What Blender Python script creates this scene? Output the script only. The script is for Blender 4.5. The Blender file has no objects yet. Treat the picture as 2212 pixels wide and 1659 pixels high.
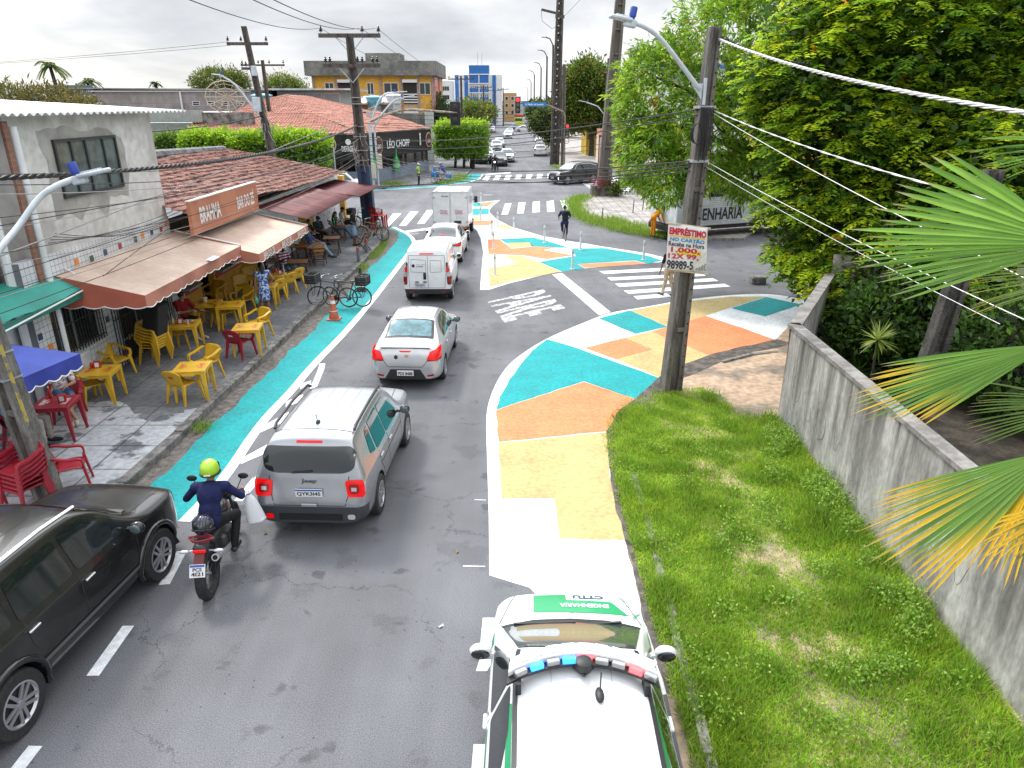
import bpy,bmesh,math,random
from mathutils import Vector,Matrix,noise as mnoise
from mathutils.bvhtree import BVHTree
from mathutils.geometry import delaunay_2d_cdt
S=bpy.context.scene
COL=S.collection
R=math.radians
rnd=random.Random(7)
# camera, sky, sun, exposure
CH,CP,CF=6.3,R(21.5),1533.0
cam_d=bpy.data.cameras.new('camera');cam=bpy.data.objects.new('camera',cam_d);COL.objects.link(cam)
cam.location=(0,0,CH);cam.rotation_euler=(R(90)-CP,0,0)
cam_d.sensor_width=36;cam_d.lens=CF/2212*36;cam_d.clip_start=0.05;cam_d.clip_end=8000
S.camera=cam
SUN_EL,SUN_AZ=R(50),R(-38)
world=bpy.data.worlds.new('World');S.world=world;world.use_nodes=True
def build_world():
 nt=world.node_tree;N=nt.nodes;L=nt.links;N.clear()
 out=N.new('ShaderNodeOutputWorld');mix=N.new('ShaderNodeMixShader')
 b1=N.new('ShaderNodeBackground');b2=N.new('ShaderNodeBackground')
 sky=N.new('ShaderNodeTexSky');sky.sky_type='NISHITA';sky.sun_disc=False
 sky.sun_elevation=SUN_EL;sky.sun_rotation=SUN_AZ;sky.dust_density=2.0
 L.new(sky.outputs[0],b1.inputs[0]);b1.inputs[1].default_value=0.11
 tc=N.new('ShaderNodeTexCoord')
 sep=N.new('ShaderNodeSeparateXYZ');L.new(tc.outputs['Generated'],sep.inputs[0])
 add=N.new('ShaderNodeMath');add.operation='ADD';add.inputs[1].default_value=0.30;L.new(sep.outputs[2],add.inputs[0])
 mx=N.new('ShaderNodeMath');mx.operation='MAXIMUM';mx.inputs[1].default_value=0.05;L.new(add.outputs[0],mx.inputs[0])
 dv=N.new('ShaderNodeVectorMath');dv.operation='DIVIDE';L.new(tc.outputs['Generated'],dv.inputs[0])
 cmb=N.new('ShaderNodeCombineXYZ')
 for i in range(3):L.new(mx.outputs[0],cmb.inputs[i])
 L.new(cmb.outputs[0],dv.inputs[1])
 n1=N.new('ShaderNodeTexNoise');n1.inputs['Scale'].default_value=1.0;n1.inputs['Detail'].default_value=7;n1.inputs['Roughness'].default_value=0.52
 n1.inputs['Distortion'].default_value=0.3
 mp=N.new('ShaderNodeMapping');mp.inputs['Location'].default_value=(3.1,1.7,0);mp.inputs['Scale'].default_value=(1,0.9,1)
 L.new(dv.outputs[0],mp.inputs[0]);L.new(mp.outputs[0],n1.inputs['Vector'])
 cr=N.new('ShaderNodeValToRGB');e=cr.color_ramp.elements
 e[0].position=0.36;e[0].color=(0.43,0.455,0.49,1);e[1].position=0.545;e[1].color=(0.78,0.79,0.80,1)
 m=cr.color_ramp.elements.new(0.44);m.color=(0.56,0.58,0.61,1)
 L.new(n1.outputs['Fac'],cr.inputs[0]);L.new(cr.outputs[0],b2.inputs[0])
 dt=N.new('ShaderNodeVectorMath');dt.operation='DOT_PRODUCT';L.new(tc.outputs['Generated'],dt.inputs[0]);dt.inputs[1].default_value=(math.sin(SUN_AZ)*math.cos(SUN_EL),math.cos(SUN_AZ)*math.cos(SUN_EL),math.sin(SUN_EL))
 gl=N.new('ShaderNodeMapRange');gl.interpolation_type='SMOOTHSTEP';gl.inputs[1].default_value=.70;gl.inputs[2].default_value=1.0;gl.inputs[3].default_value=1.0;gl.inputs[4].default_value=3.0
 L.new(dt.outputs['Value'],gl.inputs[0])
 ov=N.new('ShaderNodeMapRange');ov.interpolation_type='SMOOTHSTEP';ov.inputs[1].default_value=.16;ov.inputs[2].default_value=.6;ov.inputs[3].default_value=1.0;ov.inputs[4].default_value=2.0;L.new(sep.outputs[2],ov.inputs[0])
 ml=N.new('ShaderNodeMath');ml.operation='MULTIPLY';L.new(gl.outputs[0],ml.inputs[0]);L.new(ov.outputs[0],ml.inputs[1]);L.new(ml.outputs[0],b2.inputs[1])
 n2=N.new('ShaderNodeTexNoise');n2.inputs['Scale'].default_value=0.6;n2.inputs['Detail'].default_value=5
 L.new(dv.outputs[0],n2.inputs['Vector'])
 mr=N.new('ShaderNodeMapRange');mr.inputs[1].default_value=0.36;mr.inputs[2].default_value=0.5;mr.inputs[3].default_value=0.72;mr.inputs[4].default_value=1.0
 L.new(n2.outputs['Fac'],mr.inputs[0]);L.new(mr.outputs[0],mix.inputs[0])
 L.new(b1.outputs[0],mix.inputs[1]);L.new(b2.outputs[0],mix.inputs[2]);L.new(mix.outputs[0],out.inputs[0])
build_world()
sd=bpy.data.lights.new('sun','SUN');sd.energy=2.0;sd.angle=R(9);sd.color=(1,0.95,0.86)
so=bpy.data.objects.new('sun',sd);COL.objects.link(so)
_d=Vector((math.sin(SUN_AZ)*math.cos(SUN_EL),math.cos(SUN_AZ)*math.cos(SUN_EL),math.sin(SUN_EL)))
so.rotation_euler=_d.to_track_quat('Z','Y').to_euler();so.location=(0,0,60)
S.view_settings.view_transform='Standard';S.view_settings.look='None';S.view_settings.gamma=1;S.view_settings.exposure=0.5
S.cycles.max_bounces=6;S.cycles.transparent_max_bounces=8;S.cycles.use_denoising=True
# picture -> world helpers (2212 x 1659 frame of the photo)
def _dir(x,y):
 xc=(x-1106)/CF;yc=(829.5-y)/CF
 return xc,math.cos(CP)+yc*math.sin(CP),-math.sin(CP)+yc*math.cos(CP)
def G(x,y,z=0.0):
 a,b,c=_dir(x,y);t=(z-CH)/c
 return Vector((a*t,b*t,z))
def AX(x,y,X):
 a,b,c=_dir(x,y);t=X/a
 return Vector((X,b*t,CH+c*t))
def AY(x,y,Y):
 a,b,c=_dir(x,y);t=Y/b
 return Vector((a*t,Y,CH+c*t))
MC={}
def mat(name,col,rough=0.6,metal=0.0,var=0.0,scale=4.0,bump=0.0,bscale=None,spec=0.5,coat=0.0,emit=None,est=1.0,col2=None,lo=0.4,hi=0.6,detail=6,stretch=None,trans=0.0,attr=None,alpha=None):
 """procedural principled material; col2 is mixed in by noise, var is plain value noise, attr names a per-leaf colour attribute"""
 if name in MC:return MC[name]
 m=bpy.data.materials.new(name);m.use_nodes=True;nt=m.node_tree;N=nt.nodes;L=nt.links
 p=N['Principled BSDF'];p.inputs['Roughness'].default_value=rough;p.inputs['Metallic'].default_value=metal
 p.inputs['Specular IOR Level'].default_value=spec;p.inputs['Coat Weight'].default_value=coat
 p.inputs['Base Color'].default_value=(*col,1)
 tc=None
 def coord():
  nonlocal tc
  if tc is None:
   t=N.new('ShaderNodeTexCoord');tc=t.outputs['Object']
   if stretch:
    mp=N.new('ShaderNodeMapping');mp.inputs['Scale'].default_value=stretch;L.new(tc,mp.inputs[0]);tc=mp.outputs[0]
  return tc
 if var or col2:
  n=N.new('ShaderNodeTexNoise');n.inputs['Scale'].default_value=scale;n.inputs['Detail'].default_value=detail;n.inputs['Roughness'].default_value=0.6
  L.new(coord(),n.inputs['Vector'])
  cr=N.new('ShaderNodeValToRGB');e=cr.color_ramp.elements
  c2=col2 if col2 else tuple(c*(1-var)for c in col)
  c1=col if col2 else tuple(min(1,c*(1+var))for c in col)
  e[0].position=lo;e[0].color=(*c1,1);e[1].position=hi;e[1].color=(*c2,1)
  L.new(n.outputs['Fac'],cr.inputs[0]);cout=cr.outputs[0]
  if col2 and var:
   n3=N.new('ShaderNodeTexNoise');n3.inputs['Scale'].default_value=scale*9;n3.inputs['Detail'].default_value=4
   L.new(coord(),n3.inputs['Vector'])
   mr=N.new('ShaderNodeMapRange');mr.inputs[1].default_value=0.3;mr.inputs[2].default_value=0.7;mr.inputs[3].default_value=1-var;mr.inputs[4].default_value=1+var
   L.new(n3.outputs['Fac'],mr.inputs[0])
   mm=N.new('ShaderNodeVectorMath');mm.operation='SCALE';L.new(cout,mm.inputs[0]);L.new(mr.outputs[0],mm.inputs['Scale']);cout=mm.outputs[0]
  L.new(cout,p.inputs['Base Color'])
 if attr:
  a=N.new('ShaderNodeAttribute');a.attribute_name=attr;L.new(a.outputs['Color'],p.inputs['Base Color'])
  if trans:
   tr=N.new('ShaderNodeBsdfTranslucent');hs=N.new('ShaderNodeHueSaturation');hs.inputs['Value'].default_value=1.7;hs.inputs['Hue'].default_value=0.485
   L.new(a.outputs['Color'],hs.inputs['Color']);L.new(hs.outputs[0],tr.inputs[0])
   mx=N.new('ShaderNodeMixShader');mx.inputs[0].default_value=trans;L.new(p.outputs[0],mx.inputs[1]);L.new(tr.outputs[0],mx.inputs[2])
   L.new(mx.outputs[0],N['Material Output'].inputs['Surface'])
 if bump:
  nb=N.new('ShaderNodeTexNoise');nb.inputs['Scale'].default_value=bscale or scale*6;nb.inputs['Detail'].default_value=5;L.new(coord(),nb.inputs['Vector'])
  b=N.new('ShaderNodeBump');b.inputs['Strength'].default_value=bump;b.inputs['Distance'].default_value=0.02
  L.new(nb.outputs['Fac'],b.inputs['Height']);L.new(b.outputs[0],p.inputs['Normal'])
 if emit:
  p.inputs['Emission Color'].default_value=(*emit,1);p.inputs['Emission Strength'].default_value=est
 if alpha is not None:p.inputs['Alpha'].default_value=alpha
 MC[name]=m;return m
def nodes_of(m):return m.node_tree.nodes,m.node_tree.links
# object helpers
def tag(o,label=None,cat=None,group=None,kind=None):
 if label:o['label']=label
 if cat:o['category']=cat
 if group:o['group']=group
 if kind:o['kind']=kind
 return o
def thing(name,label,cat,loc=(0,0,0),rz=0.0,group=None):
 o=bpy.data.objects.new(name,None);COL.objects.link(o);o.empty_display_size=0.1
 o.location=loc;o.rotation_euler=(0,0,rz)
 return tag(o,label,cat,group)
KIDS={}
def link(name,me,parent=None):
 o=bpy.data.objects.new(name,me);COL.objects.link(o)
 if parent is not None:
  o.parent=parent;KIDS.setdefault(parent.name,[]).append(o)
 return o
def dup(o,loc=None,rz=None,label=None,group=None,parent=None):
 c=o.copy();COL.objects.link(c)
 if parent is not None:c.parent=parent;KIDS.setdefault(parent.name,[]).append(c)
 if loc is not None:c.location=loc
 if rz is not None:c.rotation_euler=(c.rotation_euler[0],c.rotation_euler[1],rz)
 if label:c['label']=label
 if group:c['group']=group
 for k in KIDS.get(o.name,[]):dup(k,parent=c)
 return c
class MB:
 """collects shapes; build() links them as ONE mesh object"""
 def __init__(s,T=None):s.v=[];s.f=[];s.m=[];s.T=T;s.cm=0
 def add(s,vs,fs,T=None):
  n=len(s.v)
  for p in vs:
   p=Vector(p)
   if T is not None:p=T@p
   if s.T is not None:p=s.T@p
   s.v.append(p)
  for f in fs:s.f.append([i+n for i in f]);s.m.append(s.cm)
  return s
 def box(s,c,d,rz=0,T=None,taper=1.0):
  x,y,z=d[0]/2,d[1]/2,d[2]/2
  M=Matrix.Translation(c)@Matrix.Rotation(rz,4,'Z')
  if T is not None:M=M@T
  t=taper
  vs=[(-x,-y,-z),(x,-y,-z),(x,y,-z),(-x,y,-z),(-x*t,-y*t,z),(x*t,-y*t,z),(x*t,y*t,z),(-x*t,y*t,z)]
  return s.add([M@Vector(p)for p in vs],[(3,2,1,0),(4,5,6,7),(0,1,5,4),(1,2,6,5),(2,3,7,6),(3,0,4,7)])
 def rbox(s,c,d,r=0.02,rz=0,T=None):
  """box with chamfered vertical edges and top edge"""
  x,y,z=d[0]/2,d[1]/2,d[2]/2;r=min(r,x*.9,y*.9,z*.9)
  M=Matrix.Translation(c)@Matrix.Rotation(rz,4,'Z')
  if T is not None:M=M@T
  def ring(q,zz):
   o=[]
   for sx,sy,a0 in((1,1,0),(-1,1,90),(-1,-1,180),(1,-1,270)):
    for k in range(3):
     a=R(a0+45*k);o.append((sx*(x-r)+(r-q)*math.cos(a),sy*(y-r)+(r-q)*math.sin(a),zz))
   return o
  rings=[ring(r*.7,-z),ring(0,-z+r*.7),ring(0,z-r*.7),ring(r*.7,z)]
  vs=[M@Vector(p)for q in rings for p in q];fs=[]
  for k in range(3):
   for i in range(12):
    j=(i+1)%12;fs.append((k*12+i,k*12+j,k*12+12+j,k*12+12+i))
  fs.append(list(range(11,-1,-1)));fs.append(list(range(36,48)))
  return s.add(vs,fs)
 def prism(s,poly,z0,z1,T=None):
  n=len(poly);vs=[(p[0],p[1],z0)for p in poly]+[(p[0],p[1],z1)for p in poly]
  fs=[list(range(n-1,-1,-1)),list(range(n,2*n))]+[(i,(i+1)%n,n+(i+1)%n,n+i)for i in range(n)]
  return s.add(vs,fs,T)
 def poly(s,pts):return s.add(pts,[list(range(len(pts)))])
 def bar(s,a,b,w,h=None,up=(0,0,1),w2=None,h2=None):
  """rectangular bar from a to b"""
  a=Vector(a);b=Vector(b);h=h or w;w2=w2 or w;h2=h2 or h
  d=(b-a).normalized();u=Vector(up)
  if abs(d.dot(u))>.98:u=Vector((0,1,0))
  x=d.cross(u).normalized();y=x.cross(d).normalized();vs=[]
  for p,ww,hh in((a,w,h),(b,w2,h2)):
   for sx,sy in((-1,-1),(1,-1),(1,1),(-1,1)):vs.append(p+x*sx*ww/2+y*sy*hh/2)
  return s.add(vs,[(0,1,2,3),(7,6,5,4),(0,4,5,1),(1,5,6,2),(2,6,7,3),(3,7,4,0)])
 def tube(s,pts,r,seg=8,caps=True,closed=False):
  pts=[Vector(p)for p in pts];n=len(pts);rs=r if isinstance(r,(list,tuple))else[r]*n
  d0=(pts[1]-pts[0]).normalized();u=Vector((0,0,1))if abs(d0.z)<.9 else Vector((1,0,0))
  x=d0.cross(u).normalized();vs=[];fs=[]
  for i,p in enumerate(pts):
   if closed:d=(pts[(i+1)%n]-pts[i-1]).normalized()
   else:d=(pts[min(i+1,n-1)]-pts[max(i-1,0)]).normalized()
   x=(x-d*x.dot(d)).normalized();y=d.cross(x)
   for k in range(seg):
    a=2*math.pi*k/seg;vs.append(p+(x*math.cos(a)+y*math.sin(a))*rs[i])
  m=n if closed else n-1
  for i in range(m):
   for k in range(seg):
    j=(i+1)%n;fs.append((i*seg+k,i*seg+(k+1)%seg,j*seg+(k+1)%seg,j*seg+k))
  if caps and not closed:fs.append(list(range(seg-1,-1,-1)));fs.append([(n-1)*seg+k for k in range(seg)])
  return s.add(vs,fs)
 def lathe(s,prof,c=(0,0,0),seg=16,T=None,caps=True):
  """profile [(r, z)] round local Z"""
  M=Matrix.Translation(c)
  if T is not None:M=M@T
  vs=[];fs=[];n=len(prof)
  for r,z in prof:
   for k in range(seg):
    a=2*math.pi*k/seg;vs.append(M@Vector((r*math.cos(a),r*math.sin(a),z)))
  for i in range(n-1):
   for k in range(seg):fs.append((i*seg+k,i*seg+(k+1)%seg,(i+1)*seg+(k+1)%seg,(i+1)*seg+k))
  if caps:fs.append(list(range(seg-1,-1,-1)));fs.append([(n-1)*seg+k for k in range(seg)])
  return s.add(vs,fs)
 def ell(s,c,r,T=None,seg=12,rings=8):
  if not isinstance(r,(tuple,list)):r=(r,r,r)
  M=Matrix.Translation(c)
  if T is not None:M=M@T
  vs=[M@Vector((0,0,-r[2]))];fs=[]
  for i in range(1,rings):
   a=math.pi*i/rings-math.pi/2
   for k in range(seg):
    b=2*math.pi*k/seg;vs.append(M@Vector((r[0]*math.cos(a)*math.cos(b),r[1]*math.cos(a)*math.sin(b),r[2]*math.sin(a))))
  vs.append(M@Vector((0,0,r[2])));e=len(vs)-1
  for k in range(seg):
   fs.append((0,1+(k+1)%seg,1+k));fs.append((e,e-seg+k,e-seg+(k+1)%seg))
  for i in range(rings-2):
   for k in range(seg):
    a=1+i*seg;fs.append((a+k,a+(k+1)%seg,a+seg+(k+1)%seg,a+seg+k))
  return s.add(vs,fs)
 def grid(s,fn,nu,nv):
  vs=[fn(i/nu,j/nv)for i in range(nu+1)for j in range(nv+1)]
  fs=[(i*(nv+1)+j,(i+1)*(nv+1)+j,(i+1)*(nv+1)+j+1,i*(nv+1)+j+1)for i in range(nu)for j in range(nv)]
  return s.add(vs,fs)
 def mesh(s,name,mats=None,smooth=None):
  me=bpy.data.meshes.new(name);me.from_pydata([tuple(p)for p in s.v],[],s.f)
  for m in(mats if isinstance(mats,(list,tuple))else[mats]):
   if m:me.materials.append(m)
  if any(s.m):me.polygons.foreach_set('material_index',s.m)
  if smooth is not None:
   me.shade_smooth()
   if smooth<180:me.set_sharp_from_angle(angle=R(smooth))
  me.update();return me
 def build(s,name,mats,parent=None,smooth=None,bevel=None,label=None):
  o=link(name,s.mesh(name,mats,smooth),parent)
  if bevel:
   b=o.modifiers.new('bevel','BEVEL');b.width=bevel;b.segments=2;b.limit_method='ANGLE';b.angle_limit=R(40)
  if label:o['label']=label
  return o
def normals_out(me):
 bm=bmesh.new();bm.from_mesh(me);bmesh.ops.recalc_face_normals(bm,faces=bm.faces);bm.to_mesh(me);bm.free()
def eval_mesh(o):
 dg=bpy.context.evaluated_depsgraph_get();dg.update()
 return bpy.data.meshes.new_from_object(o.evaluated_get(dg))
_TX={}
def text_geo(body,bold=0.0,align='CENTER',spacing=1.0):
 """flat triangulated lettering: verts (x,y) with cap height ~ .7, and faces"""
 k=(body,bold,align,spacing)
 if k in _TX:return _TX[k]
 cu=bpy.data.curves.new('t','FONT');cu.body=body;cu.size=1;cu.align_x=align;cu.align_y='CENTER';cu.offset=bold;cu.resolution_u=3
 cu.space_character=spacing;cu.space_line=0.9
 o=bpy.data.objects.new('t',cu);COL.objects.link(o);me=eval_mesh(o)
 vs=[(v.co.x,v.co.y)for v in me.vertices];fs=[tuple(p.vertices)for p in me.polygons]
 bpy.data.objects.remove(o);bpy.data.curves.remove(cu);bpy.data.meshes.remove(me)
 _TX[k]=(vs,fs);return vs,fs
def text_map(mb,body,fn,bold=0.0,box=True,spacing=1.0):
 """lettering mapped by fn(u, v) with u, v in 0..1 over its bounding box"""
 vs,fs=text_geo(body,bold,'CENTER',spacing)
 x0=min(v[0]for v in vs);x1=max(v[0]for v in vs);y0=min(v[1]for v in vs);y1=max(v[1]for v in vs)
 mb.add([fn((v[0]-x0)/(x1-x0),(v[1]-y0)/(y1-y0))for v in vs],fs)
def quad_fn(p00,p10,p01,p11,lift=0.004):
 """bilinear patch with a lift along its normal; p00 lower left, p10 lower right"""
 p00,p10,p01,p11=map(Vector,(p00,p10,p01,p11));n=(p10-p00).cross(p01-p00).normalized()*lift
 return lambda u,v:p00*(1-u)*(1-v)+p10*u*(1-v)+p01*(1-u)*v+p11*u*v+n
def sub_fn(fn,u0,u1,v0,v1):return lambda u,v:fn(u0+(u1-u0)*u,v0+(v1-v0)*v)
def tri_poly(poly,step):
 """constrained triangulation of a 2-D polygon with interior points about step apart"""
 pts=[];n=len(poly)
 for i in range(n):
  a=Vector(poly[i][:2]);b=Vector(poly[(i+1)%n][:2]);k=max(1,int((b-a).length/step))
  for j in range(k):pts.append(a.lerp(b,j/k))
 m=len(pts);edges=[(i,(i+1)%m)for i in range(m)]
 x0=min(p.x for p in pts);x1=max(p.x for p in pts);y0=min(p.y for p in pts);y1=max(p.y for p in pts)
 y=y0+step/2;row=0
 while y<y1:
  x=x0+step*(.5 if row%2 else .25)
  while x<x1:pts.append(Vector((x,y)));x+=step
  y+=step*.87;row+=1
 vs,es,fs,*_=delaunay_2d_cdt(pts,edges,[list(range(m))],1,1e-5)
 return vs,fs
def smooth_poly(pts,it=2,closed=True):
 for _ in range(it):
  o=[];n=len(pts)
  for i in range(n if closed else n-1):
   a=Vector(pts[i]);b=Vector(pts[(i+1)%n]);o+=[a.lerp(b,.25),a.lerp(b,.75)]
  if not closed:o=[Vector(pts[0])]+o+[Vector(pts[-1])]
  pts=o
 return pts
def pchip(xs,ys):
 n=len(xs);h=[xs[i+1]-xs[i]for i in range(n-1)];d=[(ys[i+1]-ys[i])/h[i]for i in range(n-1)];m=[0]*n
 m[0]=d[0];m[-1]=d[-1]
 for i in range(1,n-1):
  if d[i-1]*d[i]>0:
   w1=2*h[i]+h[i-1];w2=h[i]+2*h[i-1];m[i]=(w1+w2)/(w1/d[i-1]+w2/d[i])
 def f(x):
  if x<=xs[0]:return ys[0]
  if x>=xs[-1]:return ys[-1]
  i=0
  while x>xs[i+1]:i+=1
  t=(x-xs[i])/h[i];t2=t*t;t3=t2*t
  return(2*t3-3*t2+1)*ys[i]+(t3-2*t2+t)*h[i]*m[i]+(-2*t3+3*t2)*ys[i+1]+(t3-t2)*h[i]*m[i+1]
 return f
BLACK=mat('black plastic',(.018,.019,.021),.5)
RUBBER=mat('tyre rubber',(.022,.022,.024),.75,var=.3,scale=20)
CHROME=mat('bright metal',(.62,.63,.65),.25,1.0)
STEEL=mat('galvanised steel',(.42,.44,.46),.45,.6,var=.15,scale=8)
import numpy as np
# leaves: many leaf-sized faces in one mesh, a colour per leaf
class Leaves:
 def __init__(s):s.P=[];s.C=[]
 def add(s,pos,d,n,ln,wd,col,fold=0.0,mid=0.45):
  """pos,d,n: (k,3); diamond leaves along d, facing n"""
  pos=np.asarray(pos,float);d=np.asarray(d,float);n=np.asarray(n,float)
  d/=np.linalg.norm(d,axis=1,keepdims=True)+1e-9
  x=np.cross(d,n);x/=np.linalg.norm(x,axis=1,keepdims=True)+1e-9
  up=np.cross(x,d)
  ln=np.asarray(ln,float).reshape(-1,1);wd=np.asarray(wd,float).reshape(-1,1)
  m=pos+d*ln*mid+up*wd*fold
  q=np.stack([pos,m+x*wd/2,pos+d*ln-up*ln*.12,m-x*wd/2],1)
  s.P.append(q.reshape(-1,3));s.C.append(np.repeat(np.asarray(col,float),4,0))
  return s
 def build(s,name,material,parent=None,smooth=False):
  P=np.concatenate(s.P);C=np.concatenate(s.C);n=len(P);k=n//4
  me=bpy.data.meshes.new(name);me.vertices.add(n);me.vertices.foreach_set('co',P.astype(np.float32).ravel())
  me.loops.add(n);me.loops.foreach_set('vertex_index',np.arange(n,dtype=np.int32))
  me.polygons.add(k);me.polygons.foreach_set('loop_start',np.arange(0,n,4,dtype=np.int32))
  me.update(calc_edges=True)
  a=me.color_attributes.new('leafcol','FLOAT_COLOR','POINT')
  a.data.foreach_set('color',np.concatenate([C,np.ones((n,1))],1).astype(np.float32).ravel())
  me.materials.append(material);me.validate()
  return link(name,me,parent)
NR=np.random.default_rng(11)
def rdir(k,up=0.0):
 v=NR.normal(size=(k,3));v[:,2]+=up;return v/np.linalg.norm(v,axis=1,keepdims=True)
def leafcols(k,cols,var=.25):
 c=np.array(cols)[NR.integers(0,len(cols),k)];return np.clip(c*(1+NR.uniform(-var,var,(k,1))),0,1)
LEAF=mat('leaf',(.06,.12,.02),.45,attr='leafcol',trans=.45,spec=.3)
GRASSM=mat('grass blade',(.07,.13,.02),.6,attr='leafcol',trans=.3,spec=.2)
# ground, roads, pavements
def asphalt(name,base,crack=True):
 m=mat(name,base,.82,spec=.3);N,L=nodes_of(m);p=N['Principled BSDF']
 tc=N.new('ShaderNodeTexCoord');O=tc.outputs['Object']
 def noise(scale,detail=5,rough=.6,vec=O):
  n=N.new('ShaderNodeTexNoise');n.inputs['Scale'].default_value=scale;n.inputs['Detail'].default_value=detail;n.inputs['Roughness'].default_value=rough;L.new(vec,n.inputs['Vector']);return n
 def rng(src,a,b,c,d):
  r=N.new('ShaderNodeMapRange');r.inputs[1].default_value=a;r.inputs[2].default_value=b;r.inputs[3].default_value=c;r.inputs[4].default_value=d;L.new(src,r.inputs[0]);return r.outputs[0]
 def mul(a,b):
  q=N.new('ShaderNodeMath');q.operation='MULTIPLY';L.new(a,q.inputs[0]);L.new(b,q.inputs[1]);return q.outputs[0]
 big=rng(noise(.22,4).outputs['Fac'],.35,.65,.78,1.2)
 mp=N.new('ShaderNodeMapping');mp.inputs['Scale'].default_value=(1.3,.10,1);L.new(O,mp.inputs[0])
 tracks=rng(noise(1.0,3,vec=mp.outputs[0]).outputs['Fac'],.3,.7,.86,1.12)
 grit=rng(noise(75,2,.7).outputs['Fac'],.35,.68,.62,1.5)
 spots=rng(noise(1.7,3,.5).outputs['Fac'],.30,.35,.62,1)
 f=mul(mul(mul(big,tracks),rng(noise(.75,6,.7).outputs['Fac'],.56,.60,1,.84)),mul(grit,spots))
 vo=N.new('ShaderNodeTexVoronoi');vo.inputs['Scale'].default_value=3.4;vo.voronoi_dimensions='2D';L.new(O,vo.inputs['Vector'])
 drop=rng(vo.outputs['Distance'],.035,.055,.5,1);dm_=N.new('ShaderNodeMix');dm_.data_type='FLOAT';L.new(rng(noise(1.3,3).outputs['Fac'],.52,.58,0,1),dm_.inputs[0]);dm_.inputs[2].default_value=1;L.new(drop,dm_.inputs[3]);f=mul(f,dm_.outputs[0])
 if crack:
  wv=noise(1.1,6,.7);add=N.new('ShaderNodeVectorMath');add.operation='ADD';L.new(O,add.inputs[0]);L.new(wv.outputs['Color'],add.inputs[1])
  v2=N.new('ShaderNodeTexVoronoi');v2.feature='DISTANCE_TO_EDGE';v2.inputs['Scale'].default_value=.42;L.new(add.outputs[0],v2.inputs['Vector'])
  c=rng(v2.outputs['Distance'],.001,.006,.58,1)
  mk=rng(noise(.35,2).outputs['Fac'],.46,.52,0,1)
  mix=N.new('ShaderNodeMix');mix.data_type='FLOAT';L.new(mk,mix.inputs[0]);mix.inputs[2].default_value=1;L.new(c,mix.inputs[3]);f=mul(f,mix.outputs[0])
 sc=N.new('ShaderNodeVectorMath');sc.operation='SCALE';sc.inputs[0].default_value=base;L.new(f,sc.inputs['Scale']);L.new(sc.outputs[0],p.inputs['Base Color'])
 nb=noise(60,3,.7);b=N.new('ShaderNodeBump');b.inputs['Strength'].default_value=.5;b.inputs['Distance'].default_value=.01;L.new(nb.outputs['Fac'],b.inputs['Height']);L.new(b.outputs[0],p.inputs['Normal'])
 return m
ASPH=asphalt('asphalt',(.136,.139,.152))
def paint_mat(name,col,wear=.10):
 return mat(name,tuple(c*1.06 for c in col),.75,col2=tuple(c*.76+.012 for c in col),var=.17,scale=1.3,bump=.55,bscale=60,spec=.25,detail=10,lo=.40,hi=.74)
P_WHITE=paint_mat('white road paint',(.74,.77,.80),.12)
P_TURQ=paint_mat('turquoise road paint',(.010,.30,.315))
P_ORANGE=paint_mat('orange road paint',(.70,.235,.105))
P_YELLOW=paint_mat('ochre road paint',(.50,.385,.175))
P_OLDWHITE=mat('worn road paint',(.62,.63,.63),.75,col2=(.22,.22,.225),scale=7,lo=.41,hi=.58,detail=9,bump=.3,bscale=70)
def P2(pts,z=0.0):return[G(x,y,0)+Vector((0,0,z))for x,y in pts]
def struct(o):return tag(o,kind='structure')
def sheet(name,pts,m,z,world=False,parent=None):
 mb=MB();q=[Vector((p[0],p[1],z))for p in pts]if world else P2(pts,z)
 o=mb.poly(q).build(name,m,parent);normals_up(o.data);return struct(o)if parent is None else o
def normals_up(me):
 bm=bmesh.new();bm.from_mesh(me);bmesh.ops.triangulate(bm,faces=bm.faces)
 for f in bm.faces:
  f.normal_update()
  if f.normal.z<0:f.normal_flip()
 bm.to_mesh(me);bm.free()
def wob(pts,amp,step=.25,seed=0):
 """ragged copy of a world polyline"""
 o=[]
 for i in range(len(pts)-1):
  a=Vector(pts[i]);b=Vector(pts[i+1]);k=max(1,int((b-a).length/step))
  for j in range(k):
   p=a.lerp(b,j/k);o.append(p+Vector((mnoise.noise(p*2.3+Vector((seed,0,0)))*amp,mnoise.noise(p*2.3+Vector((0,seed,9)))*amp,0)))
 o.append(Vector(pts[-1]));return o
def ribbon(mb,pts,w,z):
 """flat strip of width w along a world polyline, on its left side for w>0"""
 pts=[Vector((p[0],p[1],0))for p in pts];a=[]
 for i,p in enumerate(pts):
  d=(pts[min(i+1,len(pts)-1)]-pts[max(i-1,0)]).normalized();a.append((p+Vector((0,0,z)),p+Vector((-d.y,d.x,0))*w+Vector((0,0,z))))
 for i in range(len(a)-1):mb.add([a[i][0],a[i+1][0],a[i+1][1],a[i][1]],[(0,1,2,3)])
SOIL=mat('bare earth',(.30,.22,.155),.95,col2=(.16,.13,.10),scale=2.5,var=.25,bump=.6,bscale=30,detail=9)
g=MB();g.poly([(-3000,-60,-.03),(3000,-60,-.03),(3000,6000,-.03),(-3000,6000,-.03)])
struct(g.build('ground',mat('town ground',(.17,.155,.13),.95,col2=(.10,.11,.06),scale=.06,var=.2)))
rd=[(-7.2,-6),(4.2,-6),(4.2,8),(6,15),(9.5,22),(15,24.5),(60,27),(60,42),(16,38),(14,50),(60,53),(60,76),(8.5,82),(6.2,90),(6.6,140),(9,1500),(0,1500),(-7,140),(-9,92),(-8.3,73),(-60,66),(-60,46),(-12,46),(-6.7,40),(-6.5,30),(-6.5,18)]
sheet('road',rd,ASPH,0.0,True)
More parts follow.
